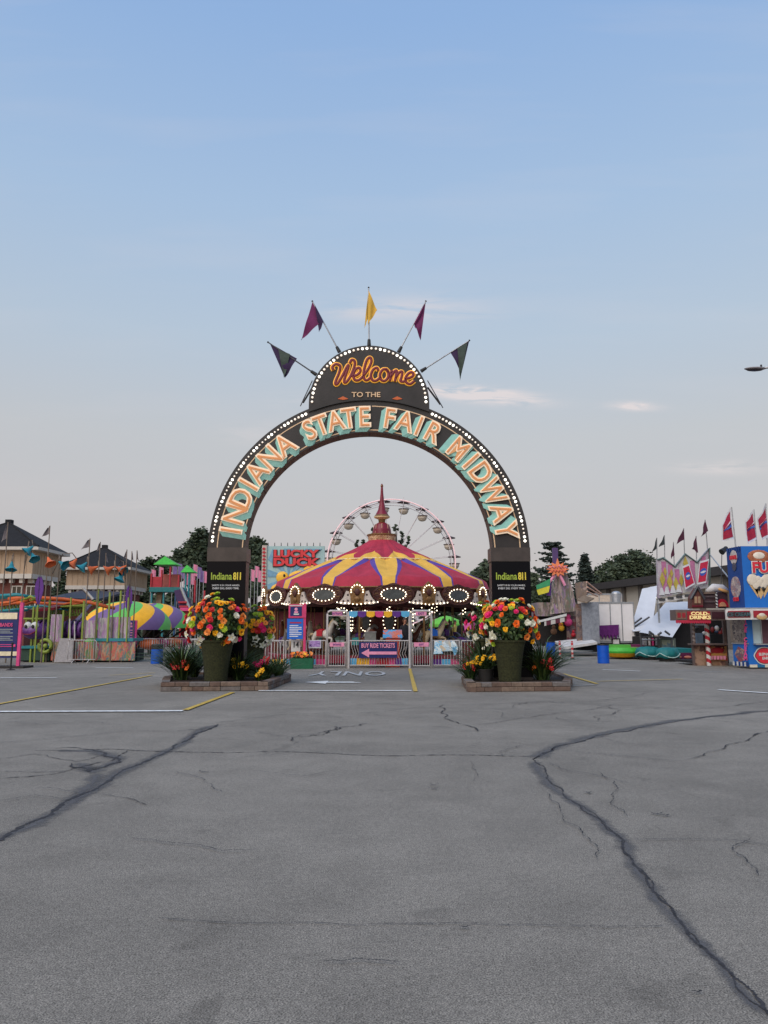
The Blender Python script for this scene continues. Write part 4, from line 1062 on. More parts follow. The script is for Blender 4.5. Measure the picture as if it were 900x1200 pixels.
# ================================================================== PEOPLE
def person(label, x, y, z, rz, shirt, trousers, skin, hairc, arm=0.0):
    t = thing('person', label, 'person', (x, y, z), rz)
    V = [(0, 0, .95), (0, 0, 1.15), (0, .01, 1.36), (0, 0, 1.48), (0, -.01, 1.56), (0, -.02, 1.66), (0, -.01, 1.73)]
    E = [(0, 1), (1, 2), (2, 3), (3, 4), (4, 5), (5, 6)]; RD = [(.15, .11), (.14, .1), (.17, .11), (.06, .06), (.05, .05), (.085, .1), (.06, .07)]
    def ch(start, pts, rs):
        p = start
        for q, r in zip(pts, rs): V.append(q); RD.append(r); E.append((p, len(V)-1)); p = len(V)-1
        return p
    for s_ in (-1, 1):
        ch(0, [(s_*.09, 0, .86), (s_*.10, -.02, .5), (s_*.11, .02, .1), (s_*.12, -.1, .04)], [.095, .06, .042, .038])
        e = ch(2, [(s_*.17, 0, 1.40), (s_*.23, .02, 1.13), (s_*.22, -.10-arm, .92+arm), (s_*.21, -.13-arm, .86+arm)], [.062, .045, .034, (.038, .018)])
        hnd = V[e]
        for k in range(4): ch(e, [(hnd[0]+s_*(.012-.004*k), hnd[1]-.035+.02*k, hnd[2]-.045), (hnd[0]+s_*.0, hnd[1]-.045+.02*k, hnd[2]-.085)], [.009, .008])
        ch(e, [(hnd[0]-s_*.03, hnd[1]-.03, hnd[2]-.02), (hnd[0]-s_*.035, hnd[1]-.05, hnd[2]-.05)], [.01, .008])
    vs, fs = skin_mesh(V, E, RD)
    m = MB()
    gr = {}
    for f in fs:
        c = sum((Vector(vs[i]) for i in f), Vector())/len(f)
        k = skin if (c.z > 1.49 or (abs(c.x) > .16 and c.z < 1.1+arm*.4 and c.z > .6)) else (shirt if c.z > .97 else (trousers if c.z > .09 else blackm))
        gr.setdefault(k.name, (k, []))[1].append(f)
    m.v += vs
    for k, ff in gr.values():
        i = m.mi(k)
        for f in ff: m.f.append(f); m.m.append(i); m.s.append(True)
    m.ell((0, -.12, 1.645), .012, .02, .018, skin, 5, 4)
    for s_ in (-1, 1): m.ell((s_*.032, -.108, 1.665), .01, .008, .008, blackm, 5, 4); m.ell((s_*.088, -.01, 1.65), .012, .02, .03, skin, 5, 4)
    m.ell((0, -.11, 1.605), .022, .008, .006, M('lips', S(140, 70, 64), .5), 5, 4)
    m.build('body', t)
    m = MB(); m.ell((0, .02, 1.70), .096, .105, .095, hairc, 12, 8); m.ell((0, .06, 1.62), .08, .06, .1, hairc, 8, 6); m.build('hair', t)
skinA = M('skin_tan', S(170, 118, 92), .6); skinB = M('skin_brown', S(120, 78, 58), .6); hairA = M('hair_black', (.015, .012, .01), .6); hairB = M('hair_brown', (.07, .04, .025), .6)
dcl = M('black_shirt', (.015, .015, .018), .8); den = M('denim', (.03, .045, .08), .8)
person('person in black clothing standing by the ride controls behind the ticket banner', XX(474.5, 745, 33.7), 33.7, .3, .3, dcl, dcl, skinA, hairB, .15)
person('person in black seen between the carousel posts left of the magenta umbrella', XX(540, 745, 46), 46, .35, 2.6, dcl, dcl, skinB, hairA)
person('person in yellow shirt beneath the green umbrella behind the carousel', XX(533.5, 745, 47), 47, .35, 1.0, M('yellow_shirt', S(190, 170, 90), .8), den, skinA, hairA)
# ================================================================== FERRIS WHEEL
YF = 100.0; fc = W(458.5, 660, YF); FR = XX(533, 660, YF)-fc.x
fw = thing('ferris_wheel', 'tall white ferris wheel with hanging round gondolas rising behind the carousel', 'ferris wheel', (fc.x, YF, 0)); FO = (fc.x, YF, 0)
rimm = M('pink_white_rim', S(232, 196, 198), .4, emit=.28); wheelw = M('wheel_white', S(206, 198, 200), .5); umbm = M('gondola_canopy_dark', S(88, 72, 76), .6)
gbw = M('gondola_ivory', S(196, 182, 164), .5, var=.1)
m = MB()
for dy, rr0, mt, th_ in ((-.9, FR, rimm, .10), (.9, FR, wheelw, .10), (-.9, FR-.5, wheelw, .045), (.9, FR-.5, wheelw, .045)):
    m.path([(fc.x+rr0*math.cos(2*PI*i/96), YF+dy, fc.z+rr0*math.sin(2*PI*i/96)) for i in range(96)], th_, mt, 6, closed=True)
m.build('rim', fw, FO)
m = MB(); m.tube((fc.x, YF-1.1, fc.z), (fc.x, YF+1.1, fc.z), .45, None, wheelw, 16); m.build('hub', fw, FO)
NG = 20
for i in range(NG):
    a = 2*PI*(i+.36)/NG; px, pz = fc.x+FR*math.cos(a), fc.z+FR*math.sin(a)
    m = MB()
    for dy in (-.9, .9): m.tube((fc.x, YF+dy, fc.z), (px, YF+dy, pz), .035, None, wheelw, 5)
    m.tube((px, YF-.9, pz), (px, YF+.9, pz), .06, None, wheelw, 5); m.build('spoke', fw, FO)
    g_ = None
m = MB(); m.lathe([(.05, .25), (.25, .12), (.82, -.1), (.84, -.16), (.2, -.1)], (0, 0, 0), umbm, 16); gcan = m
def gondola(px, pz):
    m = MB(); m.tube((0, 0, -1.0), (0, 0, .6), .04, None, wheelw, 6); m.lathe([(.62, -1.05), (.66, -1.0), (.62, -1.08), (.60, -1.35), (.42, -1.62), (.2, -1.7), (.02, -1.72)], (0, 0, 0), gbw, 14)
    m.path([(.68*math.cos(2*PI*i/16), .68*math.sin(2*PI*i/16), -1.0) for i in range(16)], .05, umbm, 5, closed=True)
    o = m.build('gondola', fw)
    mm_ = MB(); mm_.lathe([(.03, .22), (.3, .1), (.86, -.1), (.86, -.18), (.2, -.12)], (0, 0, 0), umbm, 14)
    mm_.build('gondola_canopy', o); return o
g0 = gondola(0, 0)
for i in range(NG):
    a = 2*PI*(i+.36)/NG; o = g0 if i == 0 else copy_tree(g0, fw)
    o.location = (FR*math.cos(a), 0, fc.z+FR*math.sin(a))
for s_ in (-1, 1):
    m = MB()
    for dy in (-1.6, 1.6): m.tube((fc.x, YF+dy*.7, fc.z), (fc.x+s_*4.6, YF+dy*1.4, 0), .16, None, wheelw, 6)
    m.build('support_leg', fw, FO)
m = MB(); m.box(fc.x-6, YF-2.6, 0, fc.x+6, YF+2.6, .5, dsteel); m.build('base', fw, FO)
# ================================================================== DUCK GAME SIGN
YD = 46.0
t = thing('duck_game_booth', 'game booth with tall blue sign reading LUCKY DUCK left of the carousel roof', 'game booth', (XX(344, 700, YD), YD, 0)); O = (XX(344, 700, YD), YD, 0)
m = MB(); pbox(m, 308.5, 640, 380, 705, YD, .25, M('duck_sign_aqua', S(158, 190, 190), .5, var=.12, scale=1.2)); sg = m.build('sign_board', t, O)
m = MB()
raym = M('ray_blue', S(116, 160, 186), .5)
cR = W(338, 676, YD)
for i in range(18):
    if i % 2: continue
    a, b = 2*PI*i/18, 2*PI*(i+1)/18
    def edge(a):
        dx, dz_ = math.cos(a), math.sin(a); xa, xb = XX(309, 670, YD)-cR.x+.25, XX(379, 670, YD)-cR.x-.1; za, zb_ = ZZ(703, YD)-cR.z, ZZ(641, YD)-cR.z-.1
        k = min([q for q in ((xb/dx if dx > 0 else xa/dx) if abs(dx) > 1e-6 else 99, (zb_/dz_ if dz_ > 0 else za/dz_) if abs(dz_) > 1e-6 else 99)]); return (cR.x+dx*k, cR.z+dz_*k)
    m.prism([(cR.x, cR.z), edge(a), edge(b)], YD-.03, YD-.001, raym)
m.build('sun_rays', sg, O)
m = MB(); dy_ = M('duck_yellow', S(240, 186, 60), .5)
c1 = W(336, 690, YD); m.ell((c1.x, YD, c1.z), 1.0, .10, .42, dy_, 20, 8); c2 = W(331, 677, YD); m.ell((c2.x, YD-.03, c2.z), .38, .10, .38, dy_, 16, 8); c3 = W(352, 676, YD); m.ell((c3.x, YD-.02, c3.z), .72, .08, .38, dy_, 16, 8); c4 = W(364, 667, YD); m.ell((c4.x, YD-.02, c4.z), .42, .08, .30, dy_, 14, 8)
m.ell((c2.x+.42, YD-.08, c2.z-.05), .26, .06, .11, orange, 12, 6); m.ell((c2.x+.12, YD-.12, c2.z+.12), .07, .04, .10, blackm, 8, 6)
m.path([(c1.x-.2, YD-.12, c1.z+.1), (c1.x+.3, YD-.12, c1.z-.15), (c1.x+.8, YD-.1, c1.z+.1)], .035, orange, 5); m.build('duck_painting', sg, O)
m = MB()
for wd, v_, u_ in (('LUCKY', 649, 346.5), ('DUCK', 659, 346.5)):
    c = W(u_, v_, YD); m.text(wd, (c.x, YD-.05, c.z), .43 if wd == 'LUCKY' else .45, blackm, depth=.03, offset=.10, sx=1.42 if wd == 'LUCKY' else 1.55); m.text(wd, (c.x, YD-.085, c.z+.02), .43 if wd == 'LUCKY' else .45, M('sign_red', S(214, 60, 66), .45), depth=.04, offset=.05, sx=1.42 if wd == 'LUCKY' else 1.55)
m.build('lettering', sg, O)
m = MB(); pbox(m, 306.5, 639, 312, 700, YD-.1, .2, whiteorn)
for k in range(14):
    c = W(309.3, 643+k*4.1, YD-.15); m.prism([(c.x-.11, c.z), (c.x, c.z+.09), (c.x+.11, c.z), (c.x, c.z-.09)], YD-.14, YD-.11, red)
m.build('diamond_column', t, O)
for k in range(9):
    m = MB(); c = W(314+k*7.6, 640, YD); m.tube((c.x, YD+.1, c.z), (c.x, YD+.1, c.z+.22), .03, .02, dsteel, 5); m.build('finial', t, O)
m = MB(); pbox(m, 309, 705, 380, 775, YD+.3, 3.0, M('booth_dark_red', S(92, 30, 40), .7), True); pbox(m, 306, 703, 383, 709, YD-.7, 1.2, STRIPE('red_white_awning', S(200, 40, 50), S(210, 206, 200), 2.0)); m.build('booth_body', t, O)
SKYG, SKYN, SUNE = 0.97, 0.018, 2.3
# ================================================================== BUILDINGS (left)
brick = M('red_brick', S(112, 66, 58), .9, var=.25, scale=10, bump=.3); siding = M('tan_board_siding', S(180, 154, 128), .8, var=.08, scale=2)
roofm = M('dark_shingles', (.013, .013, .015), .9, var=.4, scale=5, bump=.4); trimw = M('trim_white', S(198, 190, 180), .7, var=.08); glassd = M('dark_glass', (.02, .025, .03), .15, var=.1)
def hall(label, u0, u1, Y, vpk, veave, vband, depth, upk, gap=0):
    x0, x1 = XX(u0, 680, Y), XX(u1, 680, Y); ze = ZZ(veave, Y); zb = ZZ(vband, Y); cx = (x0+x1)/2
    t = thing('two_storey_hall', label, 'building', (cx, Y, 0), group='brick and siding halls'); O = (cx, Y, 0)
    m = MB(); m.box(x0+.5, Y+.5, 0, x1-.5, Y+depth, zb, brick); m.box(x0, Y, zb, x1, Y+depth+.5, ze, siding)
    w = m.build('wall', t, O)
    m = MB(); n = int((x1-x0)/.45)
    for i in range(n+1): x = x0+(x1-x0)*i/n; m.box(x-.02, Y-.03, zb+.2, x+.02, Y, ze-.2, siding)
    ny = int(depth/.45)
    for i in range(1, ny): m.box(x1, Y+i*.45-.02, zb+.2, x1+.03, Y+i*.45+.02, ze-.2, siding)
    m.build('battens', w, O)
    m = MB(); m.box(x0-.06, Y-.07, zb-.12, x1+.06, Y-.01, zb+.22, trimw); m.box(x1+.01, Y-.07, zb-.12, x1+.07, Y+depth, zb+.22, trimw)
    k = int((x1-x0)/.7)
    for i in range(k): x = x0+.3+(x1-x0-.4)*i/k; m.box(x-.12, Y+.1, zb-.42, x+.12, Y+.5, zb-.12, trimw)
    for i in range(int(depth/.9)): y = Y+.5+i*.9; m.box(x1-.5, y, zb-.42, x1-.12, y+.24, zb-.12, trimw)
    m.build('band_course', w, O)
    ov = .6; zp = ZZ(vpk, Y+depth/2); xp = XX(upk, 640, Y+depth/2); a = Vector((x0-ov, Y-ov, ze)); b = Vector((x1+ov, Y-ov, ze)); c = Vector((x1+ov, Y+depth+ov, ze)); d = Vector((x0-ov, Y+depth+ov, ze))
    p = Vector((xp, Y+depth/2, zp))
    m = MB(); up = Vector((0, 0, .22)); A4 = [a, b, c, d]
    m.add([a+up, b+up, c+up, d+up, p], [(0, 1, 4), (1, 2, 4), (2, 3, 4), (3, 0, 4)], roofm)
    m.add([a, b, c, d, a+up, b+up, c+up, d+up], [(0, 1, 5, 4), (1, 2, 6, 5), (2, 3, 7, 6), (3, 0, 4, 7), (0, 3, 2, 1)], trimw)
    rf = m.build('roof', t, O)
    for q in ((a+up, p), (b+up, p)): m2 = MB(); m2.tube(q[0]+Vector((0, 0, .02)), q[1], .07, None, roofm, 6); m2.build('roof_ridge', rf, O)
    m = MB(); m.box(p.x-.22, p.y-.22, zp-.4, p.x+.22, p.y+.22, zp+.18, roofm); m.build('roof_cap', rf, O)
    return t, O, x0, x1, zb, ze
def window(t, O, x0, z0, x1, z1, y, side=False):
    m = MB(); m.box(x0, y-.06, z0, x1, y+.02, z1, trimw); f = m.build('window', t, O)
    m = MB(); m.box(x0+.08, y-.075, z0+.08, x1-.08, y-.061, z1-.08, glassd); m.box((x0+x1)/2-.03, y-.09, z0+.08, (x0+x1)/2+.03, y-.076, z1-.08, trimw); m.build('pane', f, O)
h1, O1, a0_, a1_, zb1, ze1 = hall('large hall with black pyramid roof at the left edge, tan upper storey above brick', -75, 37, 55, 612, 645, 676, 4.4, 9)
for u in (-20, 10, 27): x = XX(u, 690, 55); window(h1, O1, x, 3.0, x+(1.9 if u == 12 else .75), zb1-.6, 55.5)
h2, O2, a2_, a3_, zb2, ze2 = hall('smaller hall with black pyramid roof between the large hall and the green roofed play tower', 78, 148, 68, 641, 668, 689, 5.5, 123)
for u in (118, 134): x = XX(u, 700, 68); window(h2, O2, x, 2.6, x+1.3, zb2-.6, 68.5)
# link building
m = MB(); Yl = 60; x0, x1 = XX(66, 695, Yl), XX(112, 695, Yl); m.box(x0, Yl, 0, x1, Yl+6, ZZ(703, Yl), brick)
lk = m.build('wall'); t = thing('low_link_building', 'low dark-roofed brick link between the two halls', 'building', (x0, Yl, 0)); lk.parent = t; lk.location = (-x0, -Yl, 0)
m = MB(); m.slab([(x0-.4, Yl-.5, ZZ(703, Yl)), (x1+.4, Yl-.5, ZZ(705, Yl)), (x1+.4, Yl+6, ZZ(692, Yl)), (x0-.4, Yl+6, ZZ(690, Yl))], (0, 0, .18), M('navy_metal_roof', S(52, 58, 72), .5)); m.build('roof', t, (x0, Yl, 0))
m = MB(); m.tube((XX(101, 695, Yl), Yl-.7, ZZ(690, Yl)), (XX(113, 700, Yl), Yl-.7, ZZ(703, Yl)), .12, None, trimw, 4); m.build('gable_trim', t, (x0, Yl, 0))
# ================================================================== LEFT RIDES
YK = 38.0
graf1 = ART('mural_grey_pink', [S(120, 112, 118), S(150, 130, 150), S(196, 186, 176), S(96, 120, 110), S(150, 90, 120)], 2.4)
graf2 = ART('mural_garden', [S(60, 90, 60), S(110, 140, 80), S(190, 90, 80), S(176, 150, 120), S(70, 120, 120), S(150, 70, 90)], 4.6, stretch=(1.6, 1, .6))
graf3 = ART('mural_candy', [S(150, 146, 150), S(170, 120, 170), S(190, 182, 178), S(130, 130, 130)], 4.5, stretch=(2.6, 1, .4))
t = thing('caterpillar_coaster', 'purple caterpillar kiddie coaster with lime posts, orange and teal rails and painted panels', 'kiddie ride', (XX(80, 770, YK), YK, 0)); O = tuple(t.location)
m = MB(); pbox(m, 22, 761, 154, 775, YK+.4, 2.0, nearblack)
pbox(m, 60, 752, 158, 774, YK, .12, graf2); pbox(m, 22, 760, 58, 774, YK+.2, .1, M('ride_dark_green', S(50, 74, 62), .7)); m.build('skirt_panel', t, O)
m = MB(); pbox(m, 110, 748, 156, 751.5, YK-.05, 1.6, teal); pbox(m, 22, 757, 62, 760, YK+.1, 2.5, teal); m.build('deck', t, O)
for u, w_, v0, v1 in ((37, 1.8, 711, 776), (41, .9, 711, 760), (56.5, 2, 703, 752), (51, 1.5, 756, 776), (73, 1.6, 715, 752), (81.5, 1.2, 700, 748), (97, 2, 704, 750), (113, 2.2, 690, 752), (127, 1.8, 694, 752), (140, 1.8, 692, 752), (149, 1.2, 700, 752), (30, 1.3, 726, 742)):
    m = MB(); pbox(m, u-w_/2, v0, u+w_/2, v1, YK+R.uniform(.0, .3)-.15, .09, lime); m.build('post', t, O)
for pts, mt, r in (([(-10, 699), (20, 697), (33, 699)], teal, .10), ([(-10, 708), (10, 706), (24, 702)], orange, .08), ([(10, 702), (28, 700), (34, 704), (20, 707)], orange, .10), ([(42, 700), (75, 702), (105, 706), (128, 712)], orange, .09), ([(40, 706), (75, 708), (100, 703)], orange, .06), ([(24, 704), (36, 699), (44, 703)], lime, .08), ([(24, 712), (50, 710), (72, 714)], teal, .05), ([(24, 725), (57, 725)], lime, .05), ([(70, 711), (100, 709), (112, 704)], lime, .05), ([(0, 716), (24, 714)], teal, .07)):
    m = MB(); P = [W(u, v, YK+.9) for u, v in pts]; m.path(P, r, mt, 6)
    m.path([p+Vector((0, .8, -.02)) for p in P], r, mt, 6)
    m.build('track_rail', t, O)
m = MB()
for i in range(12):
    u = 60+i*3.6; m.tube(W(u, 711, YK+1.8), W(u+2.6, 722, YK+1.8), .04, None, lime, 4); m.tube(W(u+2.6, 711, YK+1.8), W(u, 722, YK+1.8), .04, None, lime, 4)
m.build('truss', t, O); m = MB()
for i in range(6):
    u = 1+i*4; m.tube(W(u, 708, YK+1.8), W(u, 722, YK+1.8), .06, None, lime, 4); m.tube(W(u, 722, YK+1.8), W(u+4, 709, YK+1.8), .04, None, teal, 4)
m.build('truss', t, O)
m = MB(); P = [W(42, 712, YK+1.2), W(60, 706, YK+1.2), W(84, 705, YK+1.2), W(76, 709, YK+3.2), W(56, 714, YK+1.0)]
m.slab([W(41, 714, YK+.6), W(64, 712, YK+.6), W(84, 706, YK+1.4), W(60, 704.5, YK+3), W(48, 706, YK+3)], (0, .02, -.12), wine); m.build('canopy', t, O)
for u0, u1, v0, v1, g_ in ((59, 72, 720, 752, graf3), (98, 112, 727, 748, graf3), (114.5, 126, 724, 748, graf3), (128, 139, 723, 748, graf3), (141, 152, 723, 748, graf3)):
    m = MB(); pbox(m, u0, v0, u1, v1, YK+.1, .08, g_); m.build('picket_panel', t, O)
# train
pur = M('caterpillar_purple', S(104, 58, 128), .35, var=.15); purd = M('caterpillar_dark', S(40, 20, 56), .4)
m = MB(); c = W(41, 739.5, YK+.25)
m.ell(c, .62, .5, .40, pur, 18, 12); m.ell(c+Vector((-.22, -.1, .0)), .38, .4, .29, pur, 14, 9)
m.path([c+Vector((-.50, -.36, -.06)), c+Vector((-.3, -.50, -.16)), c+Vector((0, -.53, -.16)), c+Vector((.3, -.5, .0))], .03, wine, 5)
hd = m.build('caterpillar_head', t, O)
for dx in (-.20, .14):
    m = MB(); m.ell(c+Vector((dx, -.36, .26)), .19, .14, .19, white, 12, 8); e = m.build('eye', hd, O)
    m = MB(); m.ell(c+Vector((dx-.04, -.49, .22)), .08, .04, .09, blackm, 8, 6); m.build('pupil', e, O)
for u in (47, 52, 78, 84.5, 90.5, 96.5):
    m = MB(); c = W(u, 738, YK+.8); m.ell(c, .26, .5, .44, pur if u > 70 else pur, 14, 9); m.path([c+Vector((.1, -.5*math.cos(q), .47*math.sin(q))) for q in [k*PI/8-.2 for k in range(8)]], .05, purd, 6); m.build('caterpillar_segment', t, O)
m = MB(); c = W(53, 757, YK-.1)
m.path([c+Vector((.3*math.cos(k*PI/8), 0, .3*math.sin(k*PI/8))) for k in range(16)], .09, lime, 6, closed=True); m.ell(c, .12, .1, .12, lime, 8, 6)
m.build('lime_wheel', t, O)
m = MB(); m.slab([W(70, 748, YK-.1), W(86, 748, YK-.1), W(84, 776, YK-.9), W(63, 776, YK-.9)], (0, .1, .0), M('grey_tread_plate', S(136, 130, 128), .6, var=.25, scale=14)); m.build('ramp', t, O)
m = MB(); m.tube(W(82, 725, YK-.2), W(82, 750, YK-.2), .035, None, pipe); m.tube(W(87.5, 728, YK-.2), W(87.5, 750, YK-.2), .035, None, pipe); m.build('handrail', t, O)
m = MB(); ppoly(m, [(86, 728), (96, 718), (104, 708), (108, 708), (98, 720), (88, 732)], YK+1.4, .1, M('slide_lilac', S(130, 130, 170), .5)); m.build('slide_cover', t, O)
# feather flower
def feather(label, u, v0, v1, w_, Y):
    t = thing('feather_flower', label, 'ride decoration', (XX(u, 740, Y), Y, 0)); z1, z0 = ZZ(v0, Y), ZZ(v1, Y)
    m = MB(); m.tube((0, 0, 0), (0, 0, z0+.1), .04, None, lime); m.build('stem', t)
    m = MB(); h = z1-z0
    for i in range(22):
        k = i/21; wd = w_*(math.sin(PI*min(1, k*.92+.08))**.7)*(.55+.45*k)
        for s_ in (-1, 1): m.slab([(0, 0, z0+h*k*.94), (s_*wd, -.02, z0+h*k*.94+.16), (s_*wd*.85, -.02, z0+h*k*.94+.27), (0, 0, z0+h*k*.94+.13)], (0, .05, 0), purple)
    m.tube((0, .02, z0), (0, .02, z1), .03, None, purd, 5); m.build('plume', t)
feather('purple feather shaped decoration above the caterpillar head', 42.5, 678, 711, .28, YK-.35)
feather('purple feather shaped decoration between the striped domes', 149, 688, 722, .24, 41)
# sign board far left
Ys = 32.5; t = thing('ride_pass_sign', 'large ticket price sign board with pink post at the left edge', 'sign', (XX(20, 770, Ys), Ys, 0)); O = tuple(t.location)
m = MB(); pbox(m, -14, 717, 20.5, 771, Ys, .06, navy); bd = m.build('board', t, O)
m = MB(); pbox(m, -14, 718, 20.2, 725.5, Ys-.02, .018, cream); pbox(m, -14, 763.5, 20.2, 768.5, Ys-.02, .018, cream); pbox(m, -14, 755, 18, 758, Ys-.02, .018, pink)
c = W(8, 732, Ys); c = W(1, 732, Ys); m.text('WRISTBANDS', (c.x, Ys-.03, c.z), .15, M('print_pink', S(210, 80, 130), .5), depth=.01, offset=.03, sx=.8)
for k in range(8):
    if k % 4 == 3: continue
    pbox(m, -12+2*(k % 3), 737+k*2.1, 15-3*(k % 2), 738+k*2.1, Ys-.012, .01, M('print_grey', S(140, 148, 150), .6))
m.build('print', bd, O)
m = MB(); pbox(m, 21, 706, 24.5, 783, Ys-.1, .12, pink, True); m.build('post', t, O)
m = MB(); m.box(XX(-20, 780, Ys), Ys-.45, 0, XX(33, 780, Ys), Ys+.5, .09, blackm); m.build('base_plate', t, O)
Ys = 30.8; t = thing('queue_post', 'black belt barrier post in front of the price sign at the left edge', 'barrier post', (XX(13.5, 770, Ys), Ys, 0))
m = MB(); m.lathe([(.17, 0), (.17, .02), (.05, .05), (.032, .06), (.032, .98), (.042, .99), (.042, 1.06), (.03, 1.08)], (0, 0, 0), blackm, 16); m.build('post', t)
m = MB(); m.box(-2.0, -.005, .93, -.03, .005, .98, navy); m.build('belt', t)
# crowd barriers
def barrier_proto(label, x, y, rz, w=1.9, group='white crowd barriers', name='crowd_barrier', z=1.08):
    t = thing(name, label, 'barrier', (x, y, 0), rz, group); h = w/2
    m = MB(); m.path([(-h, 0, .18), (-h, 0, z-.08), (-h+.08, 0, z), (h-.08, 0, z), (h, 0, z-.08), (h, 0, .18)], .02, pipe, 6); m.tube((-h, 0, .18), (h, 0, .18), .018, None, pipe, 6); m.build('frame', t)
    m = MB(); n = int(w/.12)
    for i in range(1, n): m.tube((-h+w*i/n, 0, .18), (-h+w*i/n, 0, z), .009, None, pipe, 5)
    m.build('bars', t)
    for s_ in (-1, 1): m = MB(); m.path([(s_*(h-.3), -.3, 0), (s_*(h-.3), 0, .18), (s_*(h-.3), .3, 0)], .018, pipe, 5); m.build('foot', t)
    return t
barrier_proto('white barrier beside the grey ramp of the caterpillar ride', XX(96, 765, 36.8), 36.8, 0, 1.32)
fp = barrier_proto('white barrier right behind the blue can, leftmost of a row', XX(172, 765, 41.5), 41.5, 0, 2.0)
for k, (u, lb_) in enumerate(((200, 'white barrier second from the left in the row behind the left flower bed'), (245, 'white barrier between the two urns of the left flower bed'), (222, 'white barrier third from the left behind the arching plant'))):
    dup(fp, (XX(u, 765, 41.5 if k != 1 else 38), 41.5 if k != 1 else 38, 0), 0, lb_)
barrier_proto('white barrier between the left bed bouquet and the carousel fence', XX(280, 765, 33.5), 33.5, 0, 2.3)
barrier_proto('white barrier just right of the rear left urn', XX(316, 765, 33.2), 33.2, .15, .9)
barrier_proto('white barrier behind the right bouquet at the end of the carousel fence', XX(600, 765, 34.5), 34.5, 0, 2.1)
# striped domes
dg_, dy2, dp2 = M('dome_green', S(104, 190, 90), .55, var=.08), M('dome_yellow', S(250, 184, 40), .55, var=.08), M('dome_purple', S(118, 92, 140), .55, var=.08)
def dome_tent(label, u0, u1, v0, v1, Y, twist=1.1, nst=4, rot=0., stem=True):
    x0, x1 = XX(u0, 720, Y), XX(u1, 720, Y); r = (x1-x0)/2; cx = (x0+x1)/2; z1, z0 = ZZ(v0, Y), ZZ(v1, Y)
    t = thing('striped_dome_ride', label, 'kiddie ride', (cx, Y, 0), group='rides under swirl striped domes')
    m = MB(); NA_, NT_ = 72, 18; vs = []; G_ = {}
    for j in range(NT_+1):
        a = (PI/2)*j/NT_
        for i in range(NA_): b = 2*PI*i/NA_-twist*1.05*(j/NT_)+rot; vs.append((r*math.sin(a)*math.cos(b), r*math.sin(a)*math.sin(b), z0+(z1-z0)*max(0, math.cos(a))**.9))
    cs = [dg_, dy2, dp2]
    for j in range(NT_):
        for i in range(NA_): G_.setdefault((i//6) % 3, []).append((j*NA_+i, j*NA_+(i+1) % NA_, (j+1)*NA_+(i+1) % NA_, (j+1)*NA_+i))
    m.v += vs
    for k, ff in G_.items():
        q = m.mi(cs[k])
        for f in ff: m.f.append(f); m.m.append(q); m.s.append(True)
    m.build('dome', t)
    m = MB(); m.tube((0, 0, 0), (0, 0, z0+.2), .3, .5, nearblack, 12)
    m.build('centre_column', t)
    for i in range(10):
        a = 2*PI*i/10; m = MB(); m.tube((0, 0, z0-1.5), (r*.9*math.cos(a), r*.9*math.sin(a), z0), .05, None, dsteel, 5); m.build('arm', t)
    for i in range(6):
        a = 2*PI*(i+.5)/6; m = MB(); m.ell((r*.75*math.cos(a), r*.75*math.sin(a), .75), .62, .5, .34, [pink, yellow, teal, green, purple, orange][i], 12, 7); m.build('car', t)
    return t
dome_tent('wide low swirl striped canopy ride, nearer of the two above the blue can', 100, 200, 704.5, 738, 46, 1.4, rot=.95)
dome_tent('swirl striped canopy ride peeking out right behind the larger dome', 138, 223, 707, 736, 51, 1.4, rot=.75)
t = thing('ride_signpost', 'purple and pink ride height sign post left of the blue can', 'sign', (XX(155, 750, 41), 41, 0))
m = MB(); m.box(-.08, -.04, 0, .22, .04, ZZ(727, 41), pink); m.build('post', t); m = MB(); m.box(-.26, -.07, ZZ(757, 41), .12, -.05, ZZ(727, 41), M('sign_purple_blue', S(70, 60, 130), .5)); bd = m.build('board', t)
m = MB(); m.ell((-.07, -.075, ZZ(731, 41)), .06, .01, .06, lightpink, 8, 5); m.box(-.14, -.08, ZZ(735, 41), 0, -.071, ZZ(733, 41), lightpink)
for k in range(4): m.box(-.2, -.078, ZZ(739+3*k, 41), .06, -.071, ZZ(738+3*k, 41), lightpink)
m.build('print', bd)
t = thing('tub_planter', 'dark tub of red flowers beside the purple height sign post', 'planter', (XX(152, 770, 39.2), 39.2, 0))
m = MB(); m.prism([(-.42, 0), (.42, 0), (.46, .4), (-.46, .4)], -.2, .2, M('dark_tub', S(36, 52, 46), .6)); m.build('tub', t)
m = MB()
for i in range(120): blade(m, (R.uniform(-.4, .4), R.uniform(-.15, .15), .38), R.uniform(0, 6.28), R.uniform(.2, .5), .014, R.uniform(.7, 1.4), lf[R.choice((0, 1, 1))], 3)
m.build('foliage', t)
for i in range(26): m = MB(); petals(m, (R.uniform(-.42, .42), R.uniform(-.2, .1), R.uniform(.5, .85)), (R.uniform(-.3, .3), -1, .5), .07, PET[R.choice(['red', 'pink', 'red', 'peach'])], 6, .4, .6); m.build('flower', t)
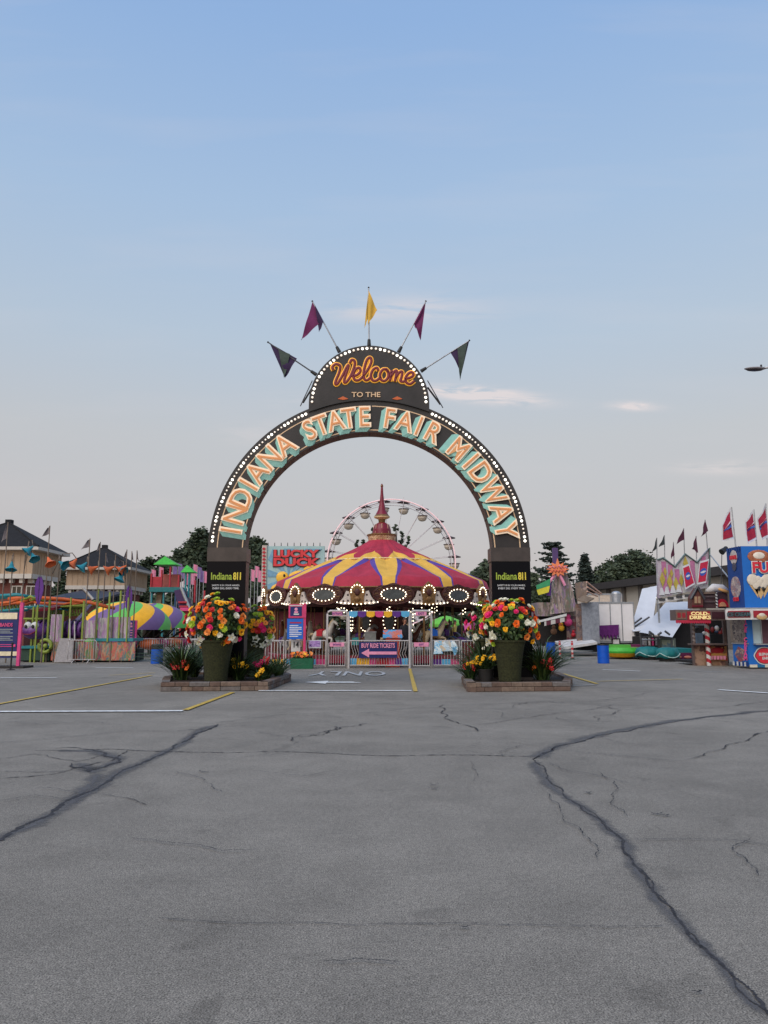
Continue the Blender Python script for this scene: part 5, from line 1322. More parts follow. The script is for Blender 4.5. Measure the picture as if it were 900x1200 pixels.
# flag and bell poles
tealc = M('bell_teal', S(40, 130, 144), .5); orc = M('bell_orange', S(214, 104, 52), .5); tatter = M('grey_pennant', S(120, 112, 114), .8)
def bell(m, p, tip_dir, mt, s_=1.0):
    d = Vector(tip_dir).normalized(); p = Vector(p); L = .62*s_
    u, w = orth(d); prof = [(0, .05), (.25, .10), (.6, .17), (1.0, .36)]; n = 10; vs = []
    for k, r in prof:
        for i in range(n):
            a = 2*PI*i/n; vs.append(p+d*L*k+(u*math.cos(a)+w*math.sin(a))*r*s_*(1+.15*(k == 1.0)*(i % 2)))
    fs = [(j*n+i, j*n+(i+1) % n, (j+1)*n+(i+1) % n, (j+1)*n+i) for j in range(3) for i in range(n)]
    m.add(vs, fs, mt, True); m.add(vs[:n], [tuple(range(n))], mt)
def bellpole(label, u, vtop, vbot, Y, flag, bells, arm=None):
    x = XX(u, 700, Y); t = thing('flag_pole', label, 'flag pole', (x, Y, 0), group='slim poles with pennants and bell flowers'); z1 = ZZ(vtop, Y)
    m = MB(); m.tube((0, 0, 0), (0, 0, z1), .035, .022, M('pole_taupe', S(118, 104, 92), .5), 6)
    for (bu, bv, dx, dz_, mt) in bells:
        q = W(bu, bv, Y)-Vector((x, Y, 0)); m.path([(0, 0, q.z-.8), (q.x*.4, 0, q.z+.25), (q.x*.8-.0, 0, q.z+.3), (q.x, 0, q.z)], .025, M('pole_taupe', (0, 0, 0)), 5)
    m.build('pole', t)
    for (bu, bv, dx, dz_, mt) in bells:
        m = MB(); q = W(bu, bv, Y)-Vector((x, Y, 0)); bell(m, q, (dx, -.3, dz_), mt, .72); m.build('bell_flower', t)
    if flag:
        m = MB(); dxx, hh = flag; m.cloth((0, 0, z1), (dxx*.25, 0, z1-hh*.2), (dxx, 0, z1-hh), (0, 0, z1-hh*.75), tatter, 5, .05, 1.2, R.random()*6); m.build('pennant', t)
bellpole('pole with grey pennant at the far left edge, a teal bell beside it', 3, 612, 700, 37, (-.3, 1.0), [])
bellpole('short pole with a hanging teal bell in front of the large hall windows', 12, 648, 700, 37.3, None, [(14, 658, .1, -1, tealc)])
bellpole('pole before the large hall with two stacked teal bells', 26, 650, 700, 37.6, None, [(39, 640, -.5, -.6, tealc), (37, 648, .5, -.7, tealc)])
bellpole('tall pole with grey pennant and an orange bell before the large hall roof', 53, 616, 700, 37.2, (-.35, .55), [(56, 653, .5, -.8, orc)])
bellpole('pole with sideways teal bell between the two halls', 67, 652, 700, 37.8, None, [(69, 658, .9, -.5, tealc)])
bellpole('pole with orange bell left of the smaller hall', 59, 660, 700, 38.2, None, [(90, 655, -.5, -.8, orc)])
bellpole('tall pole with grey pennant and teal bell at the smaller hall\'s left corner', 101.5, 631, 700, 37.4, (-.45, .55), [(102, 659, -.5, -.7, tealc)])
bellpole('tall pole with grey pennant and an orange bell in front of the smaller hall', 114, 635, 700, 37.7, (-.2, .5), [(115, 664, -.8, -.4, orc)])
bellpole('pole with small pennant and an orange bell at the centre of the smaller hall', 133, 650, 700, 38, None, [(134, 664, -.8, -.5, orc)])
bellpole('pole with small pennant in front of the small hall roof peak', 121.5, 648, 700, 39, (.12, .5), [])
bellpole('pole with crossing teal and orange bells before the smaller hall', 146, 644, 700, 38.1, (-.15, .5), [(139, 664, .6, -.5, tealc), (148, 663, -.7, -.6, orc), (144, 671, -.3, -.9, tealc)])
bellpole('tall bare pole with grey pennant above the right eave of the smaller hall', 152, 646, 700, 38.6, (.1, .5), [])
bellpole('tall pole with grey pennant at the right end of the smaller hall', 158, 645, 700, 38.3, (.12, .55), [])
# play tower
YT = 57.0; t = thing('play_tower', 'fun house tower with green pyramid roofs, teal deck and dark purple slide', 'fun house', (XX(205, 740, YT), YT, 0)); O = tuple(t.location)
redp = M('tower_red', S(170, 44, 56), .6); prp = M('slide_purple', S(60, 36, 84), .5)
m = MB(); pbox(m, 175, 688, 212, 693.5, YT, 1.8, M('tower_teal', S(28, 108, 110), .5)); m.build('deck', t, O)
for uc, v0, v1, hw in ((193, 651.5, 661.5, 13.5), (219.5, 662, 670.5, 8)):
    a, b, c = W(uc-hw, v1, YT), W(uc+hw, v1, YT), W(uc, v0, YT+.8); m = MB(); D_ = 1.8 if hw > 10 else 1.4; P = [a, b, b+Vector((0, D_, 0)), a+Vector((0, D_, 0)), Vector((c.x, YT+D_/2, c.z))]
    m.add(P, [(0, 1, 4), (1, 2, 4), (2, 3, 4), (3, 0, 4), (0, 3, 2, 1)], green); m.build('pyramid_roof', t, O)
for u, v0, v1, mt in ((177, 672, 690, redp), (189, 668, 690, redp), (199, 664, 690, redp), (209, 674, 690, redp), (176, 690, 740, teal), (190, 693, 740, teal), (211, 690, 740, redp), (217, 672, 700, teal), (221, 670, 700, teal), (228, 680, 706, redp), (238, 692, 740, redp), (204, 693, 740, M('blue_post', S(40, 80, 120), .5))):
    m = MB(); pbox(m, u-.8, v0, u+.8, v1 if v1 < 740 else 775, YT+.2, .2, mt, v1 == 740); m.build('post', t, O)
m = MB(); pbox(m, 178, 676, 189, 690, YT+.3, .1, redp); m.build('wall_panel', t, O); m = MB(); pbox(m, 189, 673, 211, 690, YT+1.5, .1, M('tower_salmon', S(176, 92, 84), .6)); m.build('wall_panel', t, O)
m = MB(); ppoly(m, [(204, 692), (213, 690), (228, 730), (226, 740), (216, 740)], YT-.6, 1.4, prp); m.build('slide', t, O)
m = MB(); m.tube(W(212, 688, YT-.65), W(226.5, 724, YT-.65), .12, None, steel, 6)
for k in range(6): m.tube(W(209+k*1.2, 706+k*5, YT-.75), W(219+k*1.4, 706+k*5, YT-.75), .08, None, redp, 5)
m.build('slide_rail', t, O)
m = MB(); ppoly(m, [(184, 694), (190, 694), (188, 712), (182, 712)], YT+.5, .3, M('rock_wall', S(120, 100, 80), .8, var=.4)); m.build('climbing_panel', t, O)
m = MB(); pbox(m, 211, 712, 223, 716, 51.5, 1.5, pink); pbox(m, 212.5, 716, 222, 745, 51.7, 1.2, redp); bt = m.build('cabin')
t2 = thing('small_red_booth', 'small red booth with pink roof edge right of the striped domes', 'booth', (XX(217, 740, 51.5), 51.5, 0)); bt.parent = t2; bt.location = (-t2.location.x, -51.5, 0)
# tall ride behind left arch foot
# row of pink banner flags
pk = M('banner_pink', S(214, 130, 158), .7); vi = M('banner_lilac', S(120, 96, 150), .7)
bf = None
for k, (u, v, mt) in enumerate(((177, 667, pk), (186, 664, pk), (202, 663, vi), (208, 660, vi), (213, 664, vi), (215.5, 671, pk), (223.5, 671, pk), (226, 661, pk), (231, 664, vi), (234, 668, vi), (238.5, 669, pk), (294, 667, pk), (298.5, 663, pk), (302, 668, pk))):
    t = thing('banner_flag', ['pink', 'lilac'][mt is vi]+' feather banner '+['leftmost, above the red play tower wall', 'beside the big green pyramid roof', 'under the right corner of the big green roof', 'between the two green roofs, taller one', 'just left of the small green roof', 'hanging at the left eave of the small green roof', 'hanging at the right eave of the small green roof', 'above the peak side of the small green roof', 'halfway between the small green roof and the arch', 'third from last before the arch leg', 'closest to the left side of the arch leg', 'closest to the right side of the left arch leg', 'middle of three between arch leg and duck sign', 'nearest to the duck sign column'][k], 'banner', (XX(u, 680, 62), 62, 0), group='small banners over the kiddie rides')
    z1 = ZZ(v, 62); m = MB(); m.tube((0, 0, 0), (0, 0, z1), .04, .03, steel, 5); m.build('pole', t)
    m = MB(); m.cloth((0, 0, z1), (.34, 0, z1-.1), (.36, 0, z1-1.0), (.02, 0, z1-.95), mt, 4, .04, 1.2, k); m.build('cloth', t)
# trash cans
canb = M('can_blue', S(10, 84, 190), .45, var=.08)
def can(label, u, Y, lid=True, h=.9, r=.27):
    t = thing('trash_can', label, 'trash can', (XX(u, 768, Y), Y, 0), group='blue barrels')
    m = MB(); m.lathe([(r*.97, 0), (r, .02), (r, h*.33), (r*1.03, h*.34), (r, h*.35), (r, h*.64), (r*1.03, h*.65), (r, h*.66), (r, h*(.74 if lid else .98)), (r*.97, h*(.75 if lid else 1))], (0, 0, 0), canb, 24); m.build('barrel', t)
    m = MB()
    if lid: m.lathe([(r*1.0, h*.74), (r*1.02, h*.76), (r*1.02, h*.95), (r*.9, h), (r*.3, h*1.01)], (0, 0, 0), blackm, 24); m.build('black_lid', t)
    else: m.lathe([(r*1.02, h*.97), (r*1.05, h*.99), (r*1.02, h*1.03), (r*.9, h*1.0), (r*.9, h*.8)], (0, 0, 0), blackm, 24); m.build('liner_rim', t)
can('blue barrel trash can with black lid left of the arch', 184, 36.4)
can('blue barrel trash can without a lid standing in the open right of the arch', 707, 36.8, False, .86)
can('blue barrel trash can partly hidden behind the right flower bed', 645.5, 45, False, .86)
# ================================================================== RIGHT SIDE
# grey exhibition building: long side wall running towards the camera at right
gb = thing('long_grey_building', 'long low pale-walled building with dark flat roof behind the right side rides', 'building', (XX(740, 700, 75), 75, 0)); O = tuple(gb.location)
gw = M('pale_wall_panels', S(176, 168, 156), .8, var=.1); gr = M('dark_roof_fascia', S(58, 54, 54), .8, var=.2); pil = M('grey_pilaster', S(100, 94, 90), .8)
A_, B_ = W(690, 692, 88), W(905, 690, 56); A_.z = 0; B_.z = 0
d = (B_-A_); Lw = d.length; d.normalize(); nr = Vector((d.y, -d.x, 0)); 
Hh = ZZ(682, 70)-.0
m = MB(); m.obox((A_+B_)/2+Vector((0, 0, Hh/2))-nr*6, d*Lw/2, nr*6, (0, 0, Hh/2), gw); w_ = m.build('wall', gb, O)
n = 9
for i in range(n):
    p = A_+d*Lw*(i+.5)/n; m = MB(); m.obox(p+nr*.12+Vector((0, 0, Hh/2)), d*.28, nr*.14, (0, 0, Hh/2), pil); m.build('pilaster', w_, O)
m = MB(); m.obox((A_+B_)/2+Vector((0, 0, Hh+.35))-nr*5.6, d*(Lw/2+1), nr*6.5, (0, 0, .35), gr); m.build('roof', gb, O)
for i in (1, 4, 7):
    p = A_+d*Lw*(i+.2)/n; m = MB(); m.box(p.x-.15, p.y-.5, Hh-1.2, p.x+.15, p.y-.2, Hh-.95, dsteel); m.ell((p.x, p.y-.35, Hh-1.28), .16, .12, .09, bulbw, 8, 5); m.build('wall_lamp', gb, O)
# fun house / star sign ride
Yq = 50; t = thing('funhouse_ride', 'fun house with graffiti panels and orange starburst sign on top', 'fun house', (XX(656, 750, Yq), Yq, 0)); O = tuple(t.location)
gf = ART('mural_graffiti', [S(70, 62, 70), S(130, 112, 120), S(176, 160, 150), S(120, 100, 90), S(96, 110, 90), S(150, 120, 150)], 3.8, stretch=(2.2, 1, .5))
m = MB(); ppoly(m, [(648, 684), (655, 668), (664, 672), (671, 690), (676, 716), (645, 720)], Yq, .35, gf); pbox(m, 630, 706, 676, 722, Yq+.5, 3, gf); m.build('mural_wall', t, O)
m = MB(); c = W(653.5, 667, Yq-.4); pts = []
for k in range(24):
    a = PI/2+2*PI*k/24; r = (1.0 if k % 2 == 0 else .62); pts.append((c.x+.76*r*math.cos(a)*(1.0), c.z+.54*r*math.sin(a)*(1.28 if k == 0 else .9)))
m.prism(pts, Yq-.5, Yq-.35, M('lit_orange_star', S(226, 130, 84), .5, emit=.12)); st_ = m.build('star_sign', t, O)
m = MB()
for q in range(6): m.path([(c.x-.62+.21*q, Yq-.53, c.z+.02+.12*(q % 2)), (c.x-.55+.21*q, Yq-.55, c.z+.26-.04*abs(q-3)), (c.x-.47+.21*q, Yq-.53, c.z+.04)], .035, lightpink, 5)
for q in range(5): m.path([(c.x-.45+.2*q, Yq-.53, c.z-.08), (c.x-.36+.2*q, Yq-.55, c.z-.24), (c.x-.3+.2*q, Yq-.53, c.z-.07)], .035, M('salmon_letters', S(200, 90, 90), .5), 5)
m.build('lettering', st_, O)
m = MB(); c = W(650.5, 648, Yq+.6); m.box(c.x-.17, Yq+.5, ZZ(662, Yq), c.x+.17, Yq+.75, ZZ(641, Yq), M('column_violet', S(84, 62, 110), .5)); m.build('violet_column', t, O)
m = MB(); m.tube(W(650, 674, Yq-.3), W(638, 690, Yq-.3), .1, None, lightpink, 6); m.tube(W(656, 674, Yq-.3), W(662, 686, Yq-.3), .1, None, lightpink, 6); m.tube(W(644, 682, Yq-.2), W(643, 698, Yq-.2), .14, None, purple, 6); m.build('neon_arm', t, O)
m = MB()
P = [W(628.5, 686, Yq-.5), W(645, 678, Yq-.5), W(644.5, 686, Yq-.5), W(629, 691, Yq-.5)]; m.slab(P, (0, .05, 0), M('banner_green', S(60, 150, 100), .6))
P = [W(629, 691.3, Yq-.5), W(644.5, 686.3, Yq-.5), W(643, 694, Yq-.5), W(631, 697.5, Yq-.5)]; m.slab(P, (0, .05, 0), M('banner_yellow', S(212, 200, 60), .6)); m.build('striped_awning', t, O)
m = MB(); pbox(m, 632, 722, 676, 757, Yq+1.2, 2.5, nearblack); m.build('booth_shade_box', t, O)  # near-black box stands in for the shade inside the booth
m = MB()
m.slab([W(632, 727, Yq-.2), W(664, 719, Yq-.2), W(664, 722, Yq-.2), W(632, 729.5, Yq-.2)], (0, .1, 0), white); 
m.slab([W(638, 728.5, Yq-.25), W(664, 723, Yq-.25), W(664, 728, Yq-.25), W(638, 733.5, Yq-.25)], (0, .04, 0), STRIPE('valance_stripe', S(190, 186, 180), S(90, 30, 50), 1.7)); m.build('valance', t, O)
m = MB(); pbox(m, 664, 716, 676, 752, Yq+.6, .1, ART('mural_red_dark', [S(40, 30, 50), S(110, 50, 50), S(60, 50, 80), S(130, 110, 100)], 3)); m.build('side_panel', t, O)
for u, v, cm_, s_ in ((658, 736, yellow, .2), (666, 729, pink, .28), (657, 732, orange, .14), (672, 744, red, .16), (649, 740, M('prize_brown', S(110, 80, 60), .8), .22)):
    m = MB(); c = W(u, v, Yq+.5); m.ell(c, s_, s_*.8, s_, cm_, 8, 6); m.ell(c+Vector((0, 0, s_*1.3)), s_*.6, s_*.5, s_*.6, cm_, 8, 6); m.build('hanging_prize', t, O)
m = MB(); m.slab([W(650, 754, Yq-1), W(690, 750, Yq-2), W(700, 755, Yq-4), W(662, 761, Yq-4.5)], (0, 0, .14), offwhite); m.build('entrance_platform', t, O)
rws = STRIPE('red_white_post', S(200, 50, 60), S(214, 200, 196), 4.0, axis=2)
for u, lb_ in ((656, 'red and white striped post left of the ride platform edge'), (670.5, 'red and white striped post nearest the grey metal panel')):
    t = thing('striped_post', lb_, 'post', (XX(u, 758, 41.5), 41.5, 0), group='striped posts by the fun house'); m = MB(); m.tube((0, 0, 0), (0, 0, .9), .06, None, rws, 8); m.lathe([(.15, 0), (.15, .04), (.06, .08)], (0, 0, 0), blackm, 12); m.ell((0, 0, .92), .06, .06, .05, red, 8, 5); m.build('post', t)
# ramp, art panel, trailers
Yr = 47; t = thing('folded_ride_trailer', 'ride trailer with upright grey tread-plate ramp and tilted mural on its roof', 'trailer', (XX(692, 750, Yr), Yr, 0)); O = tuple(t.location)
m = MB(); pbox(m, 682.5, 706, 702, 754, Yr, .15, M('tread_plate', S(150, 154, 162), .35, .3, var=.25, scale=5, bump=.2)); m.build('raised_ramp', t, O)
m = MB(); pbox(m, 676, 708, 683, 752, Yr+.3, .2, ART('mural_brown', [S(92, 66, 60), S(130, 100, 84), S(80, 70, 76), S(150, 130, 120)], 3)); m.build('side_art', t, O)
m = MB(); m.slab([W(674, 683, Yr+1), W(687.5, 681, Yr), W(689, 697, Yr), W(676, 702, Yr+1)], (0, .12, 0), ART('mural_brown2', [S(92, 82, 76), S(140, 120, 104), S(100, 90, 96), S(170, 150, 140)], 2.4)); m.build('tilted_mural', t, O)
m = MB(); m.slab([W(676, 704, Yr-.4), W(684, 699, Yr), W(696, 702, Yr), W(688, 707, Yr-.6)], (0, 0, .07), M('ramp_edge_tan', S(120, 104, 88), .7)); m.build('flap', t, O)
m = MB()
for a, b in (((687.5, 682), (705, 696)), ((688, 688), (703, 697)), ((688, 693), (700, 699))): m.tube(W(*a, Yr), W(*b, Yr+1), .05, None, M('salmon_pole', S(200, 160, 140), .5), 5)
m.build('stay_rod', t, O)
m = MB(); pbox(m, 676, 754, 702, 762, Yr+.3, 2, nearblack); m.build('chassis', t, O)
def trailer(label, u0, u1, v0, v1, Y, dep, mt, purp=False, wheel=False):
    t = thing('box_trailer', label, 'trailer', (XX((u0+u1)/2, 750, Y), Y, 0)); O = tuple(t.location)
    m = MB(); x0, x1 = XX(u0, 730, Y), XX(u1, 730, Y); z0, z1 = ZZ(v1, Y), ZZ(v0, Y); m.box(x0, Y, z0, x1, Y+dep, z1, mt)
    for q in (0, .33, .66, 1): xq = x0+(x1-x0)*q; m.box(xq-.03, Y-.025, z0, xq+.03, Y, z1, steel)
    m.box(x0-.02, Y-.03, z1-.07, x1+.02, Y, z1+.03, steel); m.box(x0-.02, Y-.03, z0-.08, x1+.02, Y, z0+.05, steel); m.build('box_body', t, O)
    for xq in (x0+.5, x1-.6):
        m = MB(); m.tube((xq, Y-.02, .38), (xq, Y+.25, .38), .38, None, M('tyre', (.012, .012, .012), .8), 16); m.tube((xq, Y-.05, .38), (xq, Y, .38), .16, None, steel, 10); m.build('wheel', t, O)
    m = MB(); m.box(x0+.1, Y+.05, .35, x1-.1, Y+dep-.1, z0-.02, nearblack); m.build('chassis', t, O)
    if purp:
        m = MB(); P = [(702, 733)]+[(725, 732)]+[(725, 747)]
        k = 0
        for u in range(724, 701, -2): P.append((u, 749 if k % 2 else 743+R.uniform(-1, 1))); k += 1
        m.prism([(W(u, v, Y-.2).x, W(u, v, Y-.2).z) for u, v in P], Y-.25, Y-.12, M('purple_drip', S(96, 30, 104), .5, var=.25, scale=7)); m.build('purple_fringe', t, O)
        m = MB(); pbox(m, 717, 748, 727, 756, Y-.1, .05, gr); pbox(m, 718.5, 749.5, 725.5, 754.5, Y-.12, .018, offwhite); m.build('hatch', t, O)
    return t
trailer('white box trailer behind the purple fringe and the blue can', 702, 743, 706, 752, 48.5, 2.6, M('trailer_white', (.78, .75, .74), .5, var=.06, scale=1.5), True)
trailer('second pale trailer whose roof shows above the white one', 690, 730, 696, 706, 55, 3, M('cream_trailer', S(206, 188, 170), .6))
m = MB(); P = [W(719, 700, 51.5), W(722, 693, 51.5)]; m.tube(W(722, 706, 51.5), W(722, 696, 51.5), .3, .34, steel, 12); m.ell(W(722, 696, 51.5), .34, .3, .2, steel, 10, 5)
o = tag(m.build('roof_vent_drum', None), 'rounded metal drum standing on the white trailer roof', 'vent')
# kiddie boats
for k, (u, mt, lb_, dz_) in enumerate(((722, green, 'low green and yellow kiddie boat beside the standing blue can', 0), (740, M('boat_magenta', S(130, 40, 90), .5), 'low magenta boat right of the green and yellow one', .2))):
    Yb = 42.5+dz_*4; t = thing('kiddie_boat', lb_, 'kiddie ride', (XX(u+5, 768, Yb), Yb, 0))
    m = MB(); m.lathe([(.5, .06), (.85, .12), (1.05, .30), (1.08, .32)], (0, 0, 0), yellow if k == 0 else teal, 24); m.build('hull', t)
    m = MB(); m.lathe([(1.08, .32), (1.12, .42), (1.02, .62), (.9, .60), (.8, .4)], (0, 0, 0), mt, 24); m.build('rim', t)
    m = MB(); m.obox((0, .1, .62), (.55, 0, 0), (0, .2, 0), (0, 0, .14), [M('seat_green', S(90, 170, 70), .5), M('seat_plum', S(110, 40, 80), .5)][k]); m.build('seat', t)
# tarps and covered tubs
tarp = M('pale_blue_tarp', S(196, 200, 207), .65, var=.06, scale=1.2, bump=.25)
def tarped(label, pts, Y, dps, tubs, poles):
    t = thing('tarped_ride', label, 'covered ride', (XX(pts[0][0], 760, Y), Y, 0)); O = tuple(t.location)
    P = [W(u, v, Y+dd) for (u, v), dd in zip(pts, dps)]
    m = MB(); n = 10; A0, B0, C0, D0 = P[:4]; vs = []
    for j in range(n+1):
        for i in range(n+1):
            u, v = i/n, j/n; p = (A0*(1-u)+B0*u)*(1-v)+(D0*(1-u)+C0*u)*v
            vs.append(p+Vector((0, -.02*math.sin(PI*v)-.008*math.sin(u*9+v*3), -.04*math.sin(PI*v)*math.sin(PI*u)+.008*math.sin(u*14))))
    m.add(vs, [(j*(n+1)+i, j*(n+1)+i+1, (j+1)*(n+1)+i+1, (j+1)*(n+1)+i) for j in range(n) for i in range(n)], tarp, True); m.build('tarp', t, O)
    for a, b, da, db in poles:
        m = MB(); m.tube(W(*a, Y+da), W(*b, Y+db), .06, None, dsteel, 5); m.build('pole', t, O)
    return t, O
t, O = tarped('left steep pale tarp over a ride frame beside the grey building', [(752.5, 690), (771, 686), (764, 737), (739.5, 736)], 50, [3, 3, 0, 0], 0, [((740, 735), (740, 760), 0, 0), ((763, 736), (763, 758), 0, 0), ((766, 700), (766, 758), 3, 3), ((739, 734), (752, 724), -.2, -.2), ((740, 737), (761, 723), -.2, -.2)])
m = MB(); m.slab([W(740, 737, 48.6), W(764, 729, 48.6), W(760, 738, 48.2), W(742, 740, 48.2)], (0, .1, 0), tarp); m.build('tarp_flap', t, O)
m = MB(); pbox(m, 741, 740, 764, 757, 52, 1, gr); m.build('machinery', t, O)
t, O = tarped('wide pale tarp sloping over teal covered cars left of the cold drinks stand', [(780, 706), (815, 704.5), (788, 747), (749, 741)], 41, [4, 4, 0, 0], 0, [((750, 741), (752, 762), .2, .2), ((787, 747), (787, 765), .2, .2), ((771, 748), (774, 765), .5, .5), ((760.5, 740), (766, 744), -.3, -.3), ((779, 739.5), (785, 744), -.3, -.3), ((771, 744), (775, 741), -.3, -.3), ((760, 744), (762, 741), -.3, -.3)])
m = MB(); pbox(m, 790, 722, 811, 770, 43.5, 2, nearblack, False); pbox(m, 754, 746, 790, 768, 45.5, 2, nearblack); m.build('dark_interior', t, O)  # solid near-black boxes in place of the shaded space under the tarp
m = MB(); pbox(m, 773.5, 748, 792, 764, 41.6, .3, M('side_mural_faded', S(104, 108, 100), .6, var=.3, scale=3)); m.box(XX(776, 750, 41.5), 41.55, ZZ(762, 41.5), XX(790, 750, 41.5), 41.59, ZZ(750, 41.5), ART('faded_mural', [S(110, 120, 110), S(150, 150, 130), S(90, 110, 120)], 2.5)); m.build('mural_panel', t, O)
m = MB()
for k in range(5): c = W(757+k*4, 752, 43); m.box(c.x-.13, 43, c.z-.2, c.x+.13, 43.3, c.z+.2, [steel, offwhite, pink, steel, offwhite][k])
m.tube(W(752, 750, 42.7), W(775, 750, 42.7), .04, None, steel, 5); m.build('seat_rail', t, O)
def tub(label, u0, u1, Y, vtop):
    x0, x1 = XX(u0, 765, Y), XX(u1, 765, Y); r = (x1-x0)/2; t = thing('covered_tub', label, 'covered ride car', ((x0+x1)/2, Y, 0), group='ride cars under teal covers'); zt = ZZ(vtop, Y)
    m = MB(); n = 40; vs = []; prof = [(.02, zt), (.55, zt-.02), (.85, zt-.1), (1.0, zt-.28), (.98, zt-.5), (.78, .18)]
    for rr_, z in prof:
        for i in range(n):
            a = 2*PI*i/n; q = .035*math.sin(a*9)*(rr_ > .8)+.05*math.sin(a*3+1)*(rr_ > .9); vs.append(((rr_+q)*r*math.cos(a), (rr_+q)*r*.8*math.sin(a), z+.07*math.sin(a*4)*(rr_ > .9)))
    m.add(vs, [(j*n+i, j*n+(i+1) % n, (j+1)*n+(i+1) % n, (j+1)*n+i) for j in range(len(prof)-1) for i in range(n)], dteal, True); m.add(vs[:n], [tuple(range(n))], dteal); m.build('cover', t)
    m = MB(); m.path([(r*1.02*math.cos(a), r*.83*math.sin(a), zt-.28-.22*abs(math.sin(a*1.5+.6))) for a in [PI+PI*k/20 for k in range(21)]], .025, M('rope_pale', S(170, 196, 190), .7), 5); m.build('tie_rope', t)
    m = MB(); m.lathe([(r*.72, .02), (r*.72, .2)], (0, 0, 0), blackm, 20); m.build('base', t); return t
tub('teal covered ride car at the left, touching the magenta boat', 744.5, 774, 41.2, 757.5)
tub('larger teal covered ride car in front of the cold drinks stand corner', 768.5, 796, 39.0, 758.5)
t = thing('ride_platform_skirt', 'teal topped plum ride platform edge running under the cold drinks stand', 'ride platform', (XX(803, 765, 39.4), 39.4, 0)); O = tuple(t.location)
m = MB(); pbox(m, 790, 760, 815, 765, 39.4, 3, dteal); pbox(m, 790, 765, 815, 775, 39.3, 2.6, M('plum_panel', S(92, 30, 66), .5)); m.build('skirt', t, O)
m = MB()
for u in (794.5, 806): c = W(u, 770, 39.25); m.ell(c, .2, .03, .07, M('oval_badge', S(190, 120, 100), .5), 10, 5)
m.build('badge', t, O)
# crest sign with zigzag top
Yc = 41.5; t = thing('zigzag_crest_sign', 'zigzag topped ride sign with pink and yellow artwork behind the cold drinks stand', 'sign', (XX(800, 720, Yc), Yc, 0)); O = tuple(t.location)
crest = ART('crest_art', [S(176, 172, 176), S(190, 190, 188), S(170, 150, 168), S(186, 192, 188)], 1.6, stretch=(1.9, 1, .6))
P = [(770.5, 656), (777, 653.5), (791, 664), (803, 649), (817, 659), (831.5, 642), (831.5, 688), (772, 701)]
m = MB(); ppoly(m, P, Yc, .25, crest); cs_ = m.build('crest_board', t, O)
m = MB(); Q = [W(u, v, Yc-.06) for u, v in P[:7]]; m.path([(p.x, p.y, p.z) for p in Q], .05, M('crest_edge', S(100, 120, 116), .5), 6); m.build('edge_trim', cs_, O)
m = MB()
mus = M('crest_mustard', S(176, 158, 70), .5); mau = M('crest_mauve', S(176, 110, 146), .5); gwt = M('crest_white', S(200, 200, 204), .5)
for k, (u, v0, v1) in enumerate(((777.5, 658, 694), (785, 662, 693), (793, 667, 691), (811, 657, 684), (824, 652, 684))):
    t0, t1 = W(u, v0, Yc), W(u, v1, Yc); m.prism([(t0.x-.12, t1.z), (t0.x+.12, t1.z), (t0.x+.12, t0.z), (t0.x-.12, t0.z)], Yc-.03, Yc-.002, mau)
for k, (u, v, s_) in enumerate(((776, 679, 1), (784.5, 682, 1), (792, 684, .9), (798, 680, .8), (803, 660, .9), (779, 670, .6), (786.5, 672, .6))):
    c = W(u, v, Yc); m.prism([(c.x, c.z-.42*s_), (c.x+.15*s_, c.z), (c.x, c.z+.42*s_), (c.x-.15*s_, c.z)], Yc-.06, Yc-.031, mus)
for k, u in enumerate((775, 781, 788, 795)):
    c = W(u, 694-k*1.2, Yc); m.prism([(c.x-.16, c.z-.16), (c.x+.16, c.z-.16), (c.x+.05, c.z+.24), (c.x-.05, c.z+.24)], Yc-.075, Yc-.061, gwt)
m.build('artwork', cs_, O)
m = MB(); m.slab([W(772, 703, Yc), W(812, 696, Yc), W(812, 700, Yc), W(772, 707, Yc)], (0, .4, 0), offwhite); pbox(m, 771.5, 700, 773, 730, Yc+.1, .12, steel); pbox(m, 809, 696, 811, 730, Yc+.1, .12, steel)
for k in range(4): c = W(776+k*10, 702.5-k*1.6, Yc-.05); m.box(c.x-.16, Yc-.06, c.z-.06, c.x+.16, Yc-.01, c.z+.06, dsteel)
m.build('sign_frame', t, O)
ban = ART('soda_banner', [S(190, 40, 80), S(60, 90, 170), S(200, 50, 90), S(120, 60, 130)], 1.5, stretch=(1, 1, 1.2)); bdr = M('banner_border', S(206, 206, 212), .6)
for lb_, q in (('upright soda banner with pale border tied to the middle crest', [(799.5, 664), (807.5, 660.5), (814.5, 684.5), (803, 691)]), ('darker leaning soda banner tied to the right crest', [(820, 658), (831, 655), (827.5, 683), (817, 685)])):
    t = thing('hanging_banner', lb_, 'banner', (XX(q[0][0], 670, Yc-.3), Yc-.3, 0)); O = tuple(t.location)
    A, B, C_, D_ = [W(u, v, Yc-.3) for u, v in q]; m = MB(); m.slab([A, B, C_, D_], (0, .02, 0), bdr); o = m.build('banner', t, O)
    ctr = (A+B+C_+D_)/4; s_ = lambda p: ctr+(p-ctr)*.84+Vector((0, -.012, 0)); m = MB(); m.slab([s_(A), s_(B), s_(C_), s_(D_)], (0, .008, 0), M('soda_banner_red', S(184, 34, 66) if 'upright' in lb_ else S(120, 24, 56), .6, var=.2))
    e1 = (B-A); e2 = (D_-A); cq = ctr+Vector((0, -.02, 0)); m.slab([cq+e1*(.36*math.cos(q*PI/6))+e2*(.17*math.sin(q*PI/6)) for q in range(12)], (0, .006, 0), M('soda_banner_blue', S(50, 84, 170), .6)); m.slab([cq+Vector((0, -.008, 0))+e1*(.3*math.cos(q*PI/6))+e2*(.05*math.sin(q*PI/6)) for q in range(12)], (0, .006, 0), bdr)
    m.build('print', o, O)
